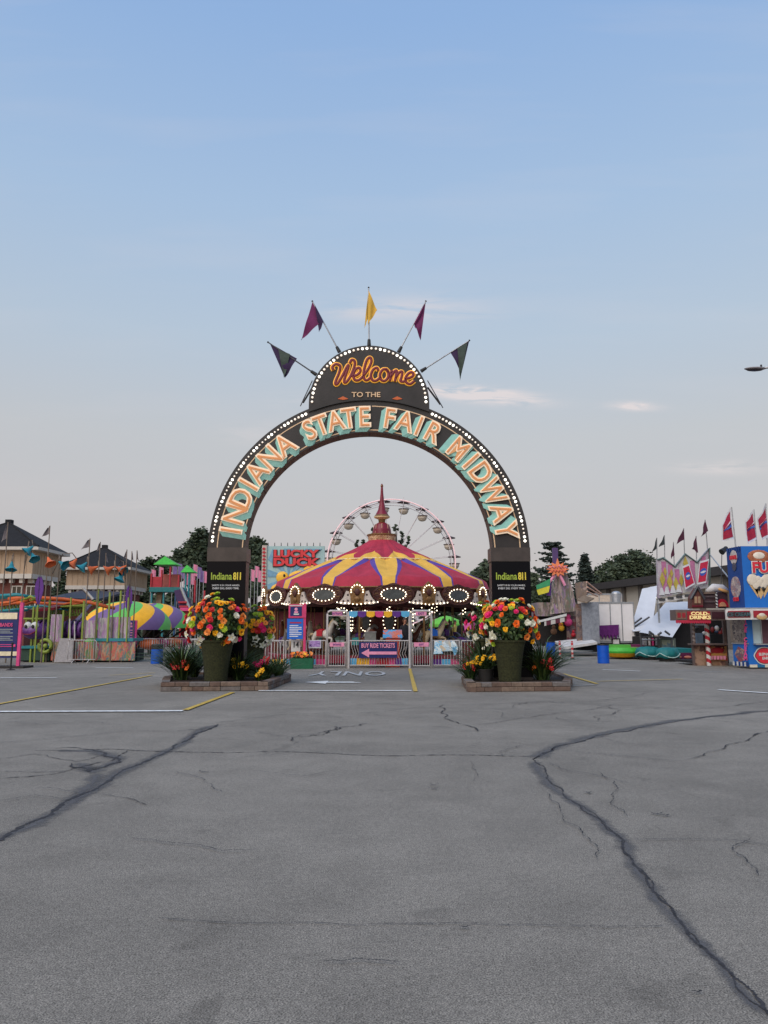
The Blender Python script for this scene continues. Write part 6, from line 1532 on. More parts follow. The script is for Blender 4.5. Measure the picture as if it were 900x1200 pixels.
# flags on the crest
fl = M('maroon_flag', S(74, 30, 52), .8, var=.25); fl2 = M('dark_green_flag', S(50, 56, 56), .8, var=.25)
for k, (pu, pv0, pv1, q, mt, lb_) in enumerate((
 (770, 630, 656, [(769.5, 630), (769.5, 643), (764.5, 647)], fl2, 'dark pennant flag, leftmost over the zigzag sign'),
 (779, 627, 654, [(778.5, 627), (778.8, 638), (772, 641)], fl2, 'dark green pennant flag over the left crest peak'),
 (790.5, 635, 663, [(789, 635), (790.5, 650), (786, 655)], fl, 'maroon pennant flag in the first dip of the zigzag sign'),
 (802.5, 619, 649, [(801, 619), (802, 632), (792, 638)], fl, 'maroon pennant flag over the middle crest peak'),
 (816.5, 628, 658, [(815.5, 628), (818, 648), (811, 643)], fl, 'maroon pennant flag in the second dip of the zigzag sign'),
 (830, 609, 642, [(826, 609), (830, 622), (822, 629)], fl, 'maroon pennant flag over the tall right crest peak'))):
    t = thing('pennant_flag', lb_, 'flag', (XX(pu, 660, Yc+.1), Yc+.1, 0), group='small dark pennants on the zigzag sign'); O = tuple(t.location)
    m = MB(); m.tube(W(pu, pv1+12, Yc+.3), W(q[0][0]+.2, pv0, Yc+.1), .03, .022, steel, 6); m.build('pole', t, O)
    m = MB(); tri(m, q[0], q[1], q[2], Yc+.08, mt, .08, k); m.build('cloth', t, O)
# cold drinks stand
Yd = 34.6; t = thing('cold_drinks_stand', 'red trimmed food stand with COLD DRINKS fascia and candy striped post', 'food stand', (XX(832, 770, Yd), Yd, 0)); O = tuple(t.location)
metal_g = M('stand_brushed_metal', S(112, 96, 92), .4, .3, var=.25, scale=6); fr = M('fascia_red', S(150, 34, 46), .5)
m = MB(); pbox(m, 812, 755, 852, 780, Yd+.05, .1, ART('stand_art', [S(110, 60, 56), S(150, 120, 96), S(90, 60, 60), S(160, 130, 110)], 3.2)); pbox(m, 829, 757, 852, 774, Yd-.02, .06, ART('stand_art_red', [S(130, 30, 40), S(160, 50, 50), S(190, 150, 90), S(90, 36, 44)], 3.5)); m.build('lower_panel', t, O)
m = MB(); pbox(m, 811, 754, 853, 756, Yd-.35, .5, metal_g); m.build('counter', t, O)
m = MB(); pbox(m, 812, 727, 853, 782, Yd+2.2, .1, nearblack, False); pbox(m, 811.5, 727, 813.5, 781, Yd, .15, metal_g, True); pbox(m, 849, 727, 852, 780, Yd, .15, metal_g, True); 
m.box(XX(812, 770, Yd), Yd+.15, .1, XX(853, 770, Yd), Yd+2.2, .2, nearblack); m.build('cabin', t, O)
m = MB()
for k in range(14):
    c = W(815+R.uniform(0, 34), 735+R.uniform(0, 14), Yd+1.2); m.ell(c, R.uniform(.05, .14), .1, R.uniform(.06, .16), R.choice([steel, offwhite, M('goods_red', S(140, 50, 50), .5), M('goods_blue', S(70, 90, 120), .5), blackm]), 8, 5)
pbox(m, 814, 731, 826, 733, Yd+1.6, .1, steel); pbox(m, 833, 743, 848, 754, Yd+.9, .4, M('machine_grey', S(70, 72, 76), .3, .5)); pbox(m, 816, 742, 824, 754, Yd+.7, .4, M('bluegrey_menu', S(110, 130, 150), .5)); m.build('goods', t, O)
m = MB(); m.box(XX(791, 720, Yd-.8), Yd-.9, ZZ(727, Yd-.9), XX(851, 720, Yd-.8), Yd-.2, ZZ(714.5, Yd-.9), metal_g); m.build('fascia', t, O)
m = MB(); Yf = Yd-.9; pbox(m, 805.5, 716.5, 832.5, 726.5, Yf-.03, .028, fr); pbox(m, 834.5, 717, 850, 725, Yf-.03, .028, M('fascia_dark', S(60, 28, 36), .5)); pbox(m, 792.5, 717, 804, 725.5, Yf-.03, .028, M('fascia_tan', S(120, 90, 76), .5, var=.3, scale=8))
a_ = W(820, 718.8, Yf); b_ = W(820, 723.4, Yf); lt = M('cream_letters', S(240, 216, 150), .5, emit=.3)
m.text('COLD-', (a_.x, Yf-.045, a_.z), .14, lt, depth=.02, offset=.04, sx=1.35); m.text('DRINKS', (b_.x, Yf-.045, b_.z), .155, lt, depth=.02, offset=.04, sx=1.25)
for k, u in enumerate((795.5, 801)): c = W(u, 721, Yf); m.box(c.x-.07, Yf-.04, c.z-.1, c.x+.07, Yf-.031, c.z+.1, fr)
m.build('fascia_sign', t, O)
m = MB(); x0, x1 = XX(792, 728, Yf), XX(833, 728, Yf); z = ZZ(726.8, Yf); n = 16
for i in range(n): a, b = x0+(x1-x0)*i/n, x0+(x1-x0)*(i+1)/n; m.prism([(a, z), (b, z), (b, z-.10), ((a+b)/2, z-.15), (a, z-.10)], Yf-.01, Yf+.01, M('valance_crimson', S(180, 40, 66), .6))
m.build('valance', t, O)
def twist(m, x, y, z0, z1, r, mt1, mt2, turns):
    nz, na = 60, 12; vs = []
    for j in range(nz+1):
        for i in range(na): a = 2*PI*i/na; vs.append((x+r*math.cos(a), y+r*math.sin(a), z0+(z1-z0)*j/nz))
    for j in range(nz):
        for i in range(na):
            k = ((i/na*2)+j/nz*turns*2) % 2 < 1; m.add([vs[j*na+i], vs[j*na+(i+1) % na], vs[(j+1)*na+(i+1) % na], vs[(j+1)*na+i]], [(0, 1, 2, 3)], mt1 if k else mt2)
m = MB(); twist(m, XX(828.3, 745, Yd-.1), Yd-.15, ZZ(780, Yd), ZZ(727, Yd), .10, red, white, 6); m.build('candy_striped_post', t, O)
m = MB(); twist(m, XX(813, 745, Yd-.1), Yd-.1, ZZ(756, Yd), ZZ(727, Yd), .07, metal_g, M('dim_white', S(150, 140, 136), .5), 6); m.build('grey_twisted_post', t, O)
m = MB()
for k in range(5): c = W(834+k*3.8, 770.5, Yd-.05); m.prism([(c.x-.06, c.z+.07), (c.x+.06, c.z+.07), (c.x+.045, c.z-.09), (c.x-.045, c.z-.09)], Yd-.05, Yd-.03, lightpink)
c = W(840, 768, Yd-.04); m.box(XX(830, 768, Yd), Yd-.05, c.z-.02, XX(851, 768, Yd), Yd-.03, c.z+.08, M('mustard_band', S(176, 130, 70), .5)); c = W(840, 762, Yd); m.ell((c.x, Yd-.03, c.z), .33, .02, .12, fr, 14, 6); m.build('panel_graphics', t, O)
# gingerbread roof figures on the stand
t = thing('gable_roof_sign', 'small gabled gingerbread house sign on the cold drinks stand roof', 'sign', (XX(818, 700, Yd), Yd+.3, 0)); O = tuple(t.location); Yg = Yd+.3
gbm = M('gingerbread_brown', S(98, 58, 50), .6, var=.3, scale=7)
m = MB(); ppoly(m, [(811, 713), (811, 700), (817.5, 688.5), (824, 700), (824, 713)], Yg, .5, gbm); w_ = m.build('house_front', t, O)
m = MB(); 
for a, b in (((809.5, 702), (817.5, 687.5)), ((817.5, 687.5), (825.5, 702))): m.tube(W(*a, Yg-.05), W(*b, Yg-.05), .06, None, dsteel, 6)
pbox(m, 814, 699, 821, 707, Yg-.04, .03, M('window_cream', S(170, 140, 110), .5)); pbox(m, 817.2, 699, 817.8, 707, Yg-.055, .012, wine); pbox(m, 811, 709.5, 824, 711, Yg-.04, .03, wine); m.build('trim', w_, O)
t = thing('roof_display', 'dark framed display with a red fan shaped badge on the stand roof', 'sign', (XX(839, 700, Yg), Yg, 0)); O = tuple(t.location)
m = MB(); pbox(m, 824.5, 694, 853, 712.5, Yg+.2, .4, M('display_brown', S(74, 52, 54), .6, var=.3, scale=5)); pbox(m, 825.5, 698, 838, 700, Yg+.15, .04, metal_g); pbox(m, 825.5, 704, 838, 706, Yg+.15, .04, metal_g); pbox(m, 838.5, 694, 840, 712, Yg+.1, .09, ivory) if False else None
pbox(m, 825.5, 694, 838.5, 696, Yg+.1, .12, M('display_top_tan', S(120, 100, 86), .6)); m.build('cabinet', t, O)
m = MB(); c = W(848, 708, Yg); m.prism([(c.x+.28*math.cos(PI*k/12), c.z-.12+.36*math.sin(PI*k/12)) for k in range(13)], Yg+.12, Yg+.18, red); m.prism([(c.x+.16*math.cos(PI*k/12), c.z-.1+.2*math.sin(PI*k/12)) for k in range(13)], Yg+.09, Yg+.12, M('skin_badge', S(210, 150, 110), .5)); m.build('fan_badge', t, O)
m = MB()
for k in range(5): twist(m, XX(841+k*.01, 703, Yg), Yg+.1, ZZ(712, Yg), ZZ(694, Yg), .05, dsteel, white, 5) if k == 0 else None
m.build('twisted_column', t, O)
t = thing('bundled_cover', 'bundled white and gold cloth on top of the roof display', 'cloth bundle', (XX(842, 690, Yg), Yg+.3, 0)); O = tuple(t.location)
m = MB(); P = []
m.path([W(828, 693, Yg+.3), W(836, 689, Yg+.3), W(846, 690, Yg+.3), W(853, 693, Yg+.3)], [.08, .2, .2, .1], offwhite, 10); m.path([W(842, 690, Yg+.1), W(853, 694, Yg+.1)], [.05, .09], M('gold_cloth_roll', S(226, 170, 100), .6), 8); m.build('cloth_roll', t, O)
m = MB(); m.tube(W(832, 650, Yc), W(853, 676, Yg+.3), .035, None, steel, 5); o_ = m.build('stay_rod'); tag(o_, 'thin slanting rod from the right crest down to the blue stand', 'rod')
t = thing('spotlight', 'small dark spotlight on a thin mast just left of the blue stand top', 'spotlight', (XX(847, 700, 35.6), 35.6, 0)); O = tuple(t.location)
m = MB(); m.tube(W(845, 690, 35.6), W(846, 648, 35.6), .018, None, dsteel, 5); m.build('mast', t, O)
m = MB(); m.tube(W(851, 642.5, 35.5), W(845.5, 647, 35.4), .09, .15, blackm, 10); m.ell(W(850.5, 642.5, 35.5), .11, .1, .1, blackm, 8, 5); m.build('lamp', t, O)
# funnel cake stand (blue)
Yn = 31.8; t = thing('funnel_cake_stand', 'tall bright blue funnel cake stand at the right edge with big painted cones', 'food stand', (XX(875, 780, Yn), Yn, 0)); O = tuple(t.location)
blu2 = M('stand_blue', S(28, 104, 186), .4, var=.06); bl3 = M('stand_deep_blue', S(22, 62, 130), .45, var=.08); XR = XX(955, 750, Yn)
xc_ = XX(871, 680, Yn); xl_ = XX(853.5, 680, Yn+1.1); XBK = xl_*(Yn+4)/(Yn+1.1)+.05; ztop = ZZ(640, Yn); zt2 = ZZ(713, Yn); 
m = MB(); m.add([(xc_, Yn, zt2), (XR, Yn, zt2), (XR, Yn+4, zt2), (XBK, Yn+4, zt2), (xl_, Yn+1.1, zt2), (xc_, Yn, ztop), (XR, Yn, ztop), (XR, Yn+4, ztop), (XBK, Yn+4, ztop), (xl_, Yn+1.1, ztop)],
 [(0, 1, 6, 5), (1, 2, 7, 6), (2, 3, 8, 7), (3, 4, 9, 8), (5, 6, 7, 8, 9), (0, 4, 3, 2, 1)], blu2); m.add([(xc_, Yn-.001, zt2), (xl_-.001, Yn+1.099, zt2), (xl_-.001, Yn+1.099, ztop), (xc_, Yn-.001, ztop)], [(0, 1, 2, 3)], bl3)
m.build('upper_sign', t, O)
def cone(m, cx, zb_, s_, y, tilt=0):
    P = [(cx, zb_), (cx-.36*s_+tilt, zb_+.62*s_), (cx+.36*s_+tilt, zb_+.62*s_)]; m.prism(P, y-.02, y-.004, M('waffle_tan', S(196, 160, 110), .6, var=.2, scale=16))
    for k, (dx, dz_, r) in enumerate(((-.22, .78, .22), (.2, .8, .22), (0, .95, .24), (-.08, 1.15, .18), (.12, 1.1, .15))):
        m.ell((cx+dx*s_+tilt, y-.03, zb_+dz_*s_), r*s_, .03, r*s_, M('icecream_ivory', S(214, 202, 184), .6, var=.1, scale=8), 10, 6)
m = MB(); cone(m, XX(890.5, 690, Yn), ZZ(702, Yn), .72, Yn, 0); 
# splayed cones pair
for sx in (-1, 1):
    c = W(890.5+sx*8.5, 683, Yn); m.ell((c.x, Yn-.03, c.z+.12), .25, .03, .25, M('icecream_ivory', (0, 0, 0)), 10, 6); m.prism([(c.x-.2, c.z), (c.x+.2, c.z), (c.x-sx*.18, c.z-.62)], Yn-.02, Yn-.004, M('waffle_tan', (0, 0, 0)))
c = W(891, 690, Yn); m.ell((c.x-.08, Yn-.05, c.z), .06, .03, .09, blackm, 8, 5); m.ell((c.x+.1, Yn-.05, c.z), .06, .03, .09, blackm, 8, 5)
c = W(889, 652, Yn); m.ell((c.x, Yn-.01, c.z), .48, .03, .28, M('cake_brown', S(164, 96, 66), .7, var=.4, scale=14), 16, 6); m.ell((c.x, Yn-.03, c.z+.03), .26, .03, .15, M('cream_topping', S(222, 210, 194), .6), 12, 6)
m.build('food_artwork', t, O)
m = MB(); c = W(894.5, 664.5, Yn); 
m.text('FUNNEL', (c.x+.62, Yn-.05, c.z), .44, white, depth=.02, offset=.09, sx=1.0); m.text('FUNNEL', (c.x+.62, Yn-.075, c.z), .44, M('sign_red2', S(206, 44, 60), .45), depth=.03, offset=.03, sx=1.0); m.build('lettering', t, O)
# left face artwork
fd = Vector((xc_-xl_, -1.1, 0)); fd.normalize(); fn = Vector((fd.y, -fd.x, 0))
mid = Vector(((xc_+xl_)/2, Yn+.55, 0))
m = MB()
for v, sz, mt in ((653, .34, M('face_cream', S(190, 180, 176), .5)), (688, .5, ART('cone_art', [S(150, 130, 120), S(196, 180, 170), S(110, 110, 130), S(170, 120, 110)], 6)), (664, .2, M('face_dark', S(70, 70, 90), .5))):
    z = ZZ(v, Yn+.5); c = mid+Vector((0, 0, z)); P = [c+fd*(sz*math.cos(2*PI*k/16)*.7)+Vector((0, 0, sz*.9*math.sin(2*PI*k/16)))+fn*.005 for k in range(16)]; m.slab(P, fn*.03, mt)
m.build('side_artwork', t, O)
m = MB(); 
for v, s_, tx in ((653, .17, 'FUNNEL'), (702, .16, 'CAKES')):
    z = ZZ(v, Yn+.5); c = mid+Vector((0, 0, z))+fn*.05; m.text(tx, c, s_, M('sign_red2', (0, 0, 0)), right=fd, depth=.02, offset=.03, sx=.62)
for k in range(6): c = mid+fd*(-.4+k*.16)+Vector((0, 0, ZZ(644, Yn+.5)))+fn*.02; m.obox(c, fd*.04, fn*.01, (0, 0, .1), bl3)
m.build('side_lettering', t, O)
# canopy fascia
m = MB(); zf0, zf1 = ZZ(726, Yn-.9), ZZ(713.5, Yn-.9); xk = XX(881, 720, Yn-.9); xj = XX(851, 720, Yn-.2)
m.slab([(xj, Yn-.2, zf0), (xk, Yn-.9, zf0), (xk, Yn-.9, zf1), (xj, Yn-.2, zf1)], (0, .1, 0), offwhite); m.slab([(xk+.0, Yn-.9, zf0), (XR, Yn-.9, zf0), (XR, Yn-.9, zf1), (xk, Yn-.9, zf1)], (0, .1, 0), offwhite)
m.slab([(xj, Yn-.2, zf1+.002), (xk, Yn-.9, zf1+.002), (XR, Yn-.9, zf1+.002), (XR, Yn+3.9, zf1+.002), (XBK, Yn+3.9, zf1+.002)], (0, 0, .05), steel); fa = m.build('fascia', t, O)
m = MB(); q = Vector((xk-xj, -.7, 0)); qn = Vector((q.y, -q.x, 0)).normalized(); a = Vector((xj, Yn-.2, 0))+q*.08+qn*.01; b = Vector((xj, Yn-.2, 0))+q*.94+qn*.01
for z0, z1, off, mt in ((zf0+.08, zf1-.07, .0, fr), (zf0+.12, zf1-.11, .02, M('fascia_dark', (0, 0, 0)))):
    m.slab([a+qn*off+Vector((0, 0, z0)), b+qn*off+Vector((0, 0, z0)), b+qn*off+Vector((0, 0, z1)), a+qn*off+Vector((0, 0, z1))], qn*.015, mt)
m.box(xk+.06, Yn-.93, zf0+.08, XR-.1, Yn-.905, zf1-.07, fr); c = W(893, 722, Yn-.95); m.ell((c.x, Yn-.94, c.z-.03), .22, .03, .12, M('waffle_tan', (0, 0, 0)), 12, 6); m.ell((c.x, Yn-.95, c.z+.04), .14, .03, .08, M('icecream_ivory', (0, 0, 0)), 12, 6)
m.text('ICE CREAM', ((a+b)/2+qn*.05+Vector((0, 0, (zf0+zf1)/2)), ).__getitem__(0) if False else (a+b)/2+qn*.05+Vector((0, 0, (zf0+zf1)/2)), .16, M('dull_teal_letters', S(60, 90, 96), .5), right=q, depth=.015, offset=.02, sx=.85)
m.build('fascia_sign', fa, O)
# lower body
m = MB(); zl = ZZ(755, Yn); zb_ = .12; zc_ = ZZ(726, Yn)
m.box(XBK, Yn+1.3, zb_, XR, Yn+4, zc_, nearblack)
m.add([(xl_, Yn+1.1, zb_), (xc_, Yn, zb_), (xc_, Yn, zl), (xl_, Yn+1.1, zl)], [(0, 1, 2, 3)], blu2); m.box(xc_, Yn, zb_, XR, Yn+.1, zl, blu2)
m.box(xc_, Yn, zl, xc_+.24, Yn+.12, zc_, blu2); m.build('lower_body', t, O)
m = MB(); m.box(xc_+.26, Yn+.08, zl+.03, XX(893, 740, Yn), Yn+.12, zc_, M('pale_window', S(180, 200, 206), .3, var=.05)); m.box(XX(893.5, 740, Yn), Yn+.05, zl+.03, XR, Yn+.12, zc_, M('mauve_shutter', S(96, 60, 72), .5))
m.box(xc_+.22, Yn-.25, zl-.02, XR, Yn+.1, zl+.025, steel); m.box(XX(892.6, 740, Yn), Yn+.04, zl+.03, XX(893.5, 740, Yn), Yn+.13, zc_, steel); m.build('serving_window', t, O)
m = MB(); m.slab([(xl_+.05, Yn+1.12, zl+.04), (xc_-.02, Yn+.1, zl+.04), (xc_-.02, Yn+.1, zc_), (xl_+.05, Yn+1.12, zc_)], (0, .02, 0), ART('window_clutter', [S(50, 46, 50), S(110, 100, 96), S(150, 140, 130), S(60, 56, 60)], 5)); m.slab([(xl_-.05, Yn+1.1, zl-.0), (xc_, Yn-.05, zl-.0), (xc_, Yn-.05, zl+.05), (xl_-.05, Yn+1.1, zl+.05)], (0, -.06, 0), steel); m.build('side_window', t, O)
m = MB(); c = mid+Vector((0, 0, ZZ(767, Yn+.5))); P = [c+fd*(.42*math.cos(2*PI*k/10)*(1 if k % 2 else .8))+Vector((0, 0, .34*math.sin(2*PI*k/10)*(1 if k % 2 else .8)))+fn*.005 for k in range(10)]; m.slab(P, fn*.02, ART('sundae_art', [S(120, 110, 120), S(180, 160, 140), S(150, 70, 80), S(100, 90, 110)], 5))
m.build('side_badge', t, O)
m = MB(); c = W(896, 768.5, Yn)
for r, mt, y in ((.38, white, .02), (.34, blackm, .03), (.32, M('sign_red2', (0, 0, 0)), .04)): m.prism([(c.x+r*1.15*math.cos(2*PI*k/24)*(1+.05*math.cos(6*2*PI*k/24)), c.z+r*.95*math.sin(2*PI*k/24)) for k in range(24)], Yn-y, Yn-y+.009, mt)
m.text('ELEPHANT', (c.x+.02, Yn-.05, c.z+.07), .11, white, depth=.015, offset=.03, sx=.75); m.text('EARS', (c.x+.02, Yn-.05, c.z-.09), .11, white, depth=.015, offset=.03, sx=.85); m.build('round_badge', t, O)
m = MB(); 
for k, ch in enumerate('ICE CREAM'):
    if ch == ' ': continue
    c = W(872.7, 727.5+k*5.45, Yn); m.text(ch, (c.x+.02, Yn-.02, c.z), .17, pink, depth=.02, offset=.04, sx=.8)
m.build('vertical_lettering', t, O)
m = MB(); z0, z1 = .06, ZZ(777, Yn)
n = 9
for k in range(n): a, b = xc_+(XR-xc_)*k/n, xc_+(XR-xc_)*(k+1)/n; m.box(a, Yn-.06, z0, b-.004, Yn-.03, z1-.06, [M('skirt_ivory', S(206, 200, 180), .6), M('skirt_teal', S(30, 100, 140), .6)][k % 2])
for k in range(8):
    a = Vector((xl_, Yn+1.1, 0))+(Vector((xc_, Yn, 0))-Vector((xl_, Yn+1.1, 0)))*((k+.5)/8); m.obox(a+fn*.04+Vector((0, 0, (z0+z1)/2+.03)), fd*.08, fn*.01, (0, 0, (z1-z0)/2), [white, bl3][k % 2])
m.build('striped_skirt', t, O)
# big soda flags
for k, (p0, p1, q, lb_) in enumerate((((857.3, 594), (862.5, 642), [(856.5, 594), (860.5, 632), (847, 634.5), (845, 616)], 'big red and blue soda flag, leftmost of three above the blue stand'),
  ((883.5, 597), (887, 642), [(883.5, 597), (886, 632), (877, 637.5), (872.5, 611)], 'big soda flag in the middle of the three above the blue stand'),
  ((897.5, 590), (899, 642), [(897.5, 590), (899.5, 630), (893, 633), (887.5, 608)], 'big soda flag at the right edge above the blue stand'))):
    Yb = Yn+.6+k*.1; t = thing('soda_flag', lb_, 'flag', (XX(p1[0], 640, Yb), Yb, 0), group='large soda flags'); O = tuple(t.location)
    m = MB(); m.tube(W(p1[0]+.4, 648, Yb), W(*p0, Yb), .03, .022, steel, 6); m.build('pole', t, O)
    A, B, C_, D_ = [W(u, v, Yb-.02) for u, v in q]; m = MB(); m.cloth(A, A+(B-A)*.001, B, D_, bdr, 10, .0) if False else m.cloth(A, A, B, C_, bdr, 1, 0) if False else None
    def patch(m, A, B, C_, D_, mt, y, ins):
        n = 8; vs = []
        for j in range(n+1):
            for i in range(n+1):
                u, v = i/n, j/n; u2, v2 = ins+(1-2*ins)*u, ins+(1-2*ins)*v
                # side A-B is the hoist, D-C the fly
                top = A*(1-u2)+D_*u2; bot = B*(1-u2)+C_*u2; p = top*(1-v2)+bot*v2
                vs.append(p+Vector((0, y+.08*math.sin(u2*5+v2*3+k), 0)))
        m.add(vs, [(j*(n+1)+i, j*(n+1)+i+1, (j+1)*(n+1)+i+1, (j+1)*(n+1)+i) for j in range(n) for i in range(n)], mt, True)
    patch(m, A, B, C_, D_, bdr, 0, 0); o = m.build('cloth', t, O)
    m = MB(); patch(m, A, B, C_, D_, M('soda_red', S(158, 30, 60), .7, var=.15), -.012, .09); patch(m, A*.6+B*.4, A*.42+B*.58, C_*.58+D_*.42, C_*.4+D_*.6, M('soda_blue', S(60, 96, 170), .7, var=.3, scale=8), -.024, .12); patch(m, A*.62+B*.38, A*.6+B*.4, C_*.4+D_*.6, C_*.38+D_*.62, M('banner_border', (0, 0, 0)), -.026, .12); m.build('print', o, O)
# street lamp at right edge
Yz = 24; t = thing('street_lamp', 'cobra head street lamp reaching in at the right edge above the fair', 'street lamp', (XX(960, 740, Yz), Yz, 0)); O = tuple(t.location)
m = MB(); c = W(885, 432, Yz); e = W(960, 438, Yz); px = t.location.x
m.tube((px, Yz, 0), (px, Yz, e.z), .11, .07, steel, 12); m.build('pole', t, O)
m = MB(); m.path([(px, Yz, e.z-.3), (px-.3, Yz, e.z+.1), (c.x+.5, Yz, c.z+.05), (c.x+.28, Yz, c.z+.02)], .04, steel, 8); m.build('arm', t, O)
m = MB(); m.ell(c+Vector((.0, 0, .0)), .36, .16, .045, M('lamp_grey', S(150, 146, 150), .5), 16, 8); m.ell(c+Vector((-.02, 0, -.035)), .28, .12, .05, M('lamp_lens', S(52, 48, 54), .3), 12, 6); m.tube(c+Vector((.2, 0, .04)), c+Vector((.2, 0, .13)), .035, .03, blackm, 8); m.build('lamp_head', t, O)
# clutter left of funnel: ride roof right of pine etc.
# ================================================================== TREES
bark = M('bark', (.05, .038, .03), .95, var=.4, scale=6, bump=.6)
tl = [M('tree_leaf_a', (.046, .066, .040), .7, var=.4, scale=1.2), M('tree_leaf_b', (.062, .088, .050), .7, var=.4, scale=1.2), M('tree_leaf_c', (.085, .112, .062), .7, var=.4, scale=1.2)]  # leaf tones lifted towards grey-green, distance haze put into the colour
nl = [M('needle_a', (.030, .046, .038), .8, var=.35, scale=1.2), M('needle_b', (.044, .062, .046), .8, var=.35, scale=1.2)]
def leaf(mb, p, s_, rr, mt):
    a = Vector((rr.gauss(0, 1), rr.gauss(0, 1), rr.gauss(0, 1))).normalized(); u, w = orth(a); k = rr.uniform(.6, 1.2)*s_
    mb.add([p+u*k, p+w*k*.55, p-u*k, p-w*k*.6], [(0, 1, 2, 3)], mt)
def tree(name, label, blobs, Y, trunk_u, n, seed, s_=.2, group='trees beyond the fair', dep=1.0):
    """blobs in px: (u, v, ru, rv)"""
    rr = random.Random(seed); x = XX(trunk_u, 700, Y); t = thing(name, label, 'tree', (x, Y, 0), group=group); O = (x, Y, 0)
    px = Y/911; B_ = []
    for (u, v, ru, rv) in blobs:
        c = W(u, v, Y); c.y += rr.uniform(-.5, .5)*ru*px*dep; B_.append((c, ru*px, rv*px))
    m = MB(); top = max(b[0].z for b in B_); zf = min(b[0].z-b[2] for b in B_)*.8
    m.path([(x, Y, 0), (x+.1, Y, zf), (x, Y+.1, (zf+top)/2)], [.35, .26, .12], bark, 8)
    for c, ru, rv in B_: m.path([(x, Y, max(.8, zf*.9)), (x*.5+c.x*.5, (Y+c.y)/2, (zf+c.z)/2+.2), (c.x, c.y, c.z)], [.16, .1, .04], bark, 5)
    m.build('trunk', t, O)
    n = int(n*1.75); tot = sum(b[1]*b[2] for b in B_); m = MB()
    for c, ru, rv in B_:
        k_ = int(n*ru*rv/tot); ncl = max(6, k_//26)
        for q in range(ncl):
            d = Vector((rr.gauss(0, 1), rr.gauss(0, 1), rr.gauss(0, 1))).normalized(); k = rr.uniform(.45, 1.0)**.6
            cc = c+Vector((d.x*ru*k, d.y*ru*k*dep, d.z*rv*k)); cr_ = rr.uniform(.16, .30)*min(ru, rv)+(.15 if s_ > .15 else .05)
            tone = rr.choice((0, 0, 1, 1, 2))
            for z in range(26):
                e = Vector((rr.gauss(0, .5), rr.gauss(0, .5), rr.gauss(0, .42))); p = cc+e*cr_*1.1
                leaf(m, p, s_*1.15, rr, tl[tone if rr.random() < .75 else rr.randrange(3)])
    m.build('crown', t, O)
    return t
tree('leafy_tree', 'tall leafy tree rising behind the play tower, just left of the arch leg', [(236, 632, 12, 12), (228, 646, 16, 15), (214, 656, 12, 14), (243, 652, 14, 22), (226, 666, 22, 16), (208, 668, 9, 12), (240, 676, 18, 16), (222, 650, 8, 10)], 78, 230, 5200, 1)
tree('leafy_tree', 'leafy tree between the left arch leg and the duck sign', [(300, 640, 13, 11), (294, 655, 16, 18), (308, 660, 10, 18), (298, 680, 17, 20), (283, 670, 12, 22)], 76, 298, 3600, 2)
tree('leafy_tree', 'thin dark tree between the smaller hall and the green roofed tower', [(168, 690, 9, 20), (173, 668, 8, 16), (164, 672, 8, 12), (160, 700, 8, 20), (188, 662, 12, 12), (184, 680, 10, 16)], 80, 172, 2800, 3)
tree('leafy_tree', 'dark tree behind the large hall at the left edge, low beside the roof', [(72, 682, 6, 16), (74, 700, 8, 12), (70, 668, 3, 8)], 75, 72, 1000, 4)
tree('leafy_tree', 'tree right of the carousel roof beside the right arch leg', [(571, 666, 11, 8), (563, 676, 12, 12), (578, 676, 12, 18), (590, 690, 14, 18)], 82, 572, 2600, 5)
tree('leafy_tree', 'dark tree behind the green and yellow awning right of the arch', [(622, 690, 10, 18), (632, 705, 14, 16), (645, 695, 12, 14)], 80, 628, 2200, 6)
tree('round_tree', 'broad round tree behind the grey building, left of its two domed crowns', [(700, 690, 14, 16), (712, 676, 16, 16), (694, 700, 16, 14), (725, 680, 16, 20)], 96, 706, 4200, 7)
tree('round_tree', 'largest broad round tree above the grey building roof', [(740, 660, 17, 14), (752, 664, 16, 18), (727, 668, 17, 16), (742, 678, 24, 18), (760, 678, 12, 18), (735, 690, 28, 14)], 92, 744, 5600, 8)
tree('round_tree', 'dark tree mass between the spruce and the broad round trees', [(684, 702, 16, 12), (700, 702, 18, 12)], 90, 690, 1500, 9)
tree('sparse_tree', 'small sparse tree top poking up left of the carousel spire', [(418, 637, 1.6, 5), (426, 636, 1.6, 4), (434, 630, 2, 8), (437, 622, 1.2, 6), (427, 646, 8, 3)], 62, 432, 420, 10, .09)
tree('sparse_tree', 'small sparse tree top poking up right of the carousel spire', [(464, 621, 2.5, 7), (471, 630, 4, 7), (460, 634, 4, 8), (468, 643, 10, 5), (479, 634, 2, 5)], 62, 466, 650, 11, .09)
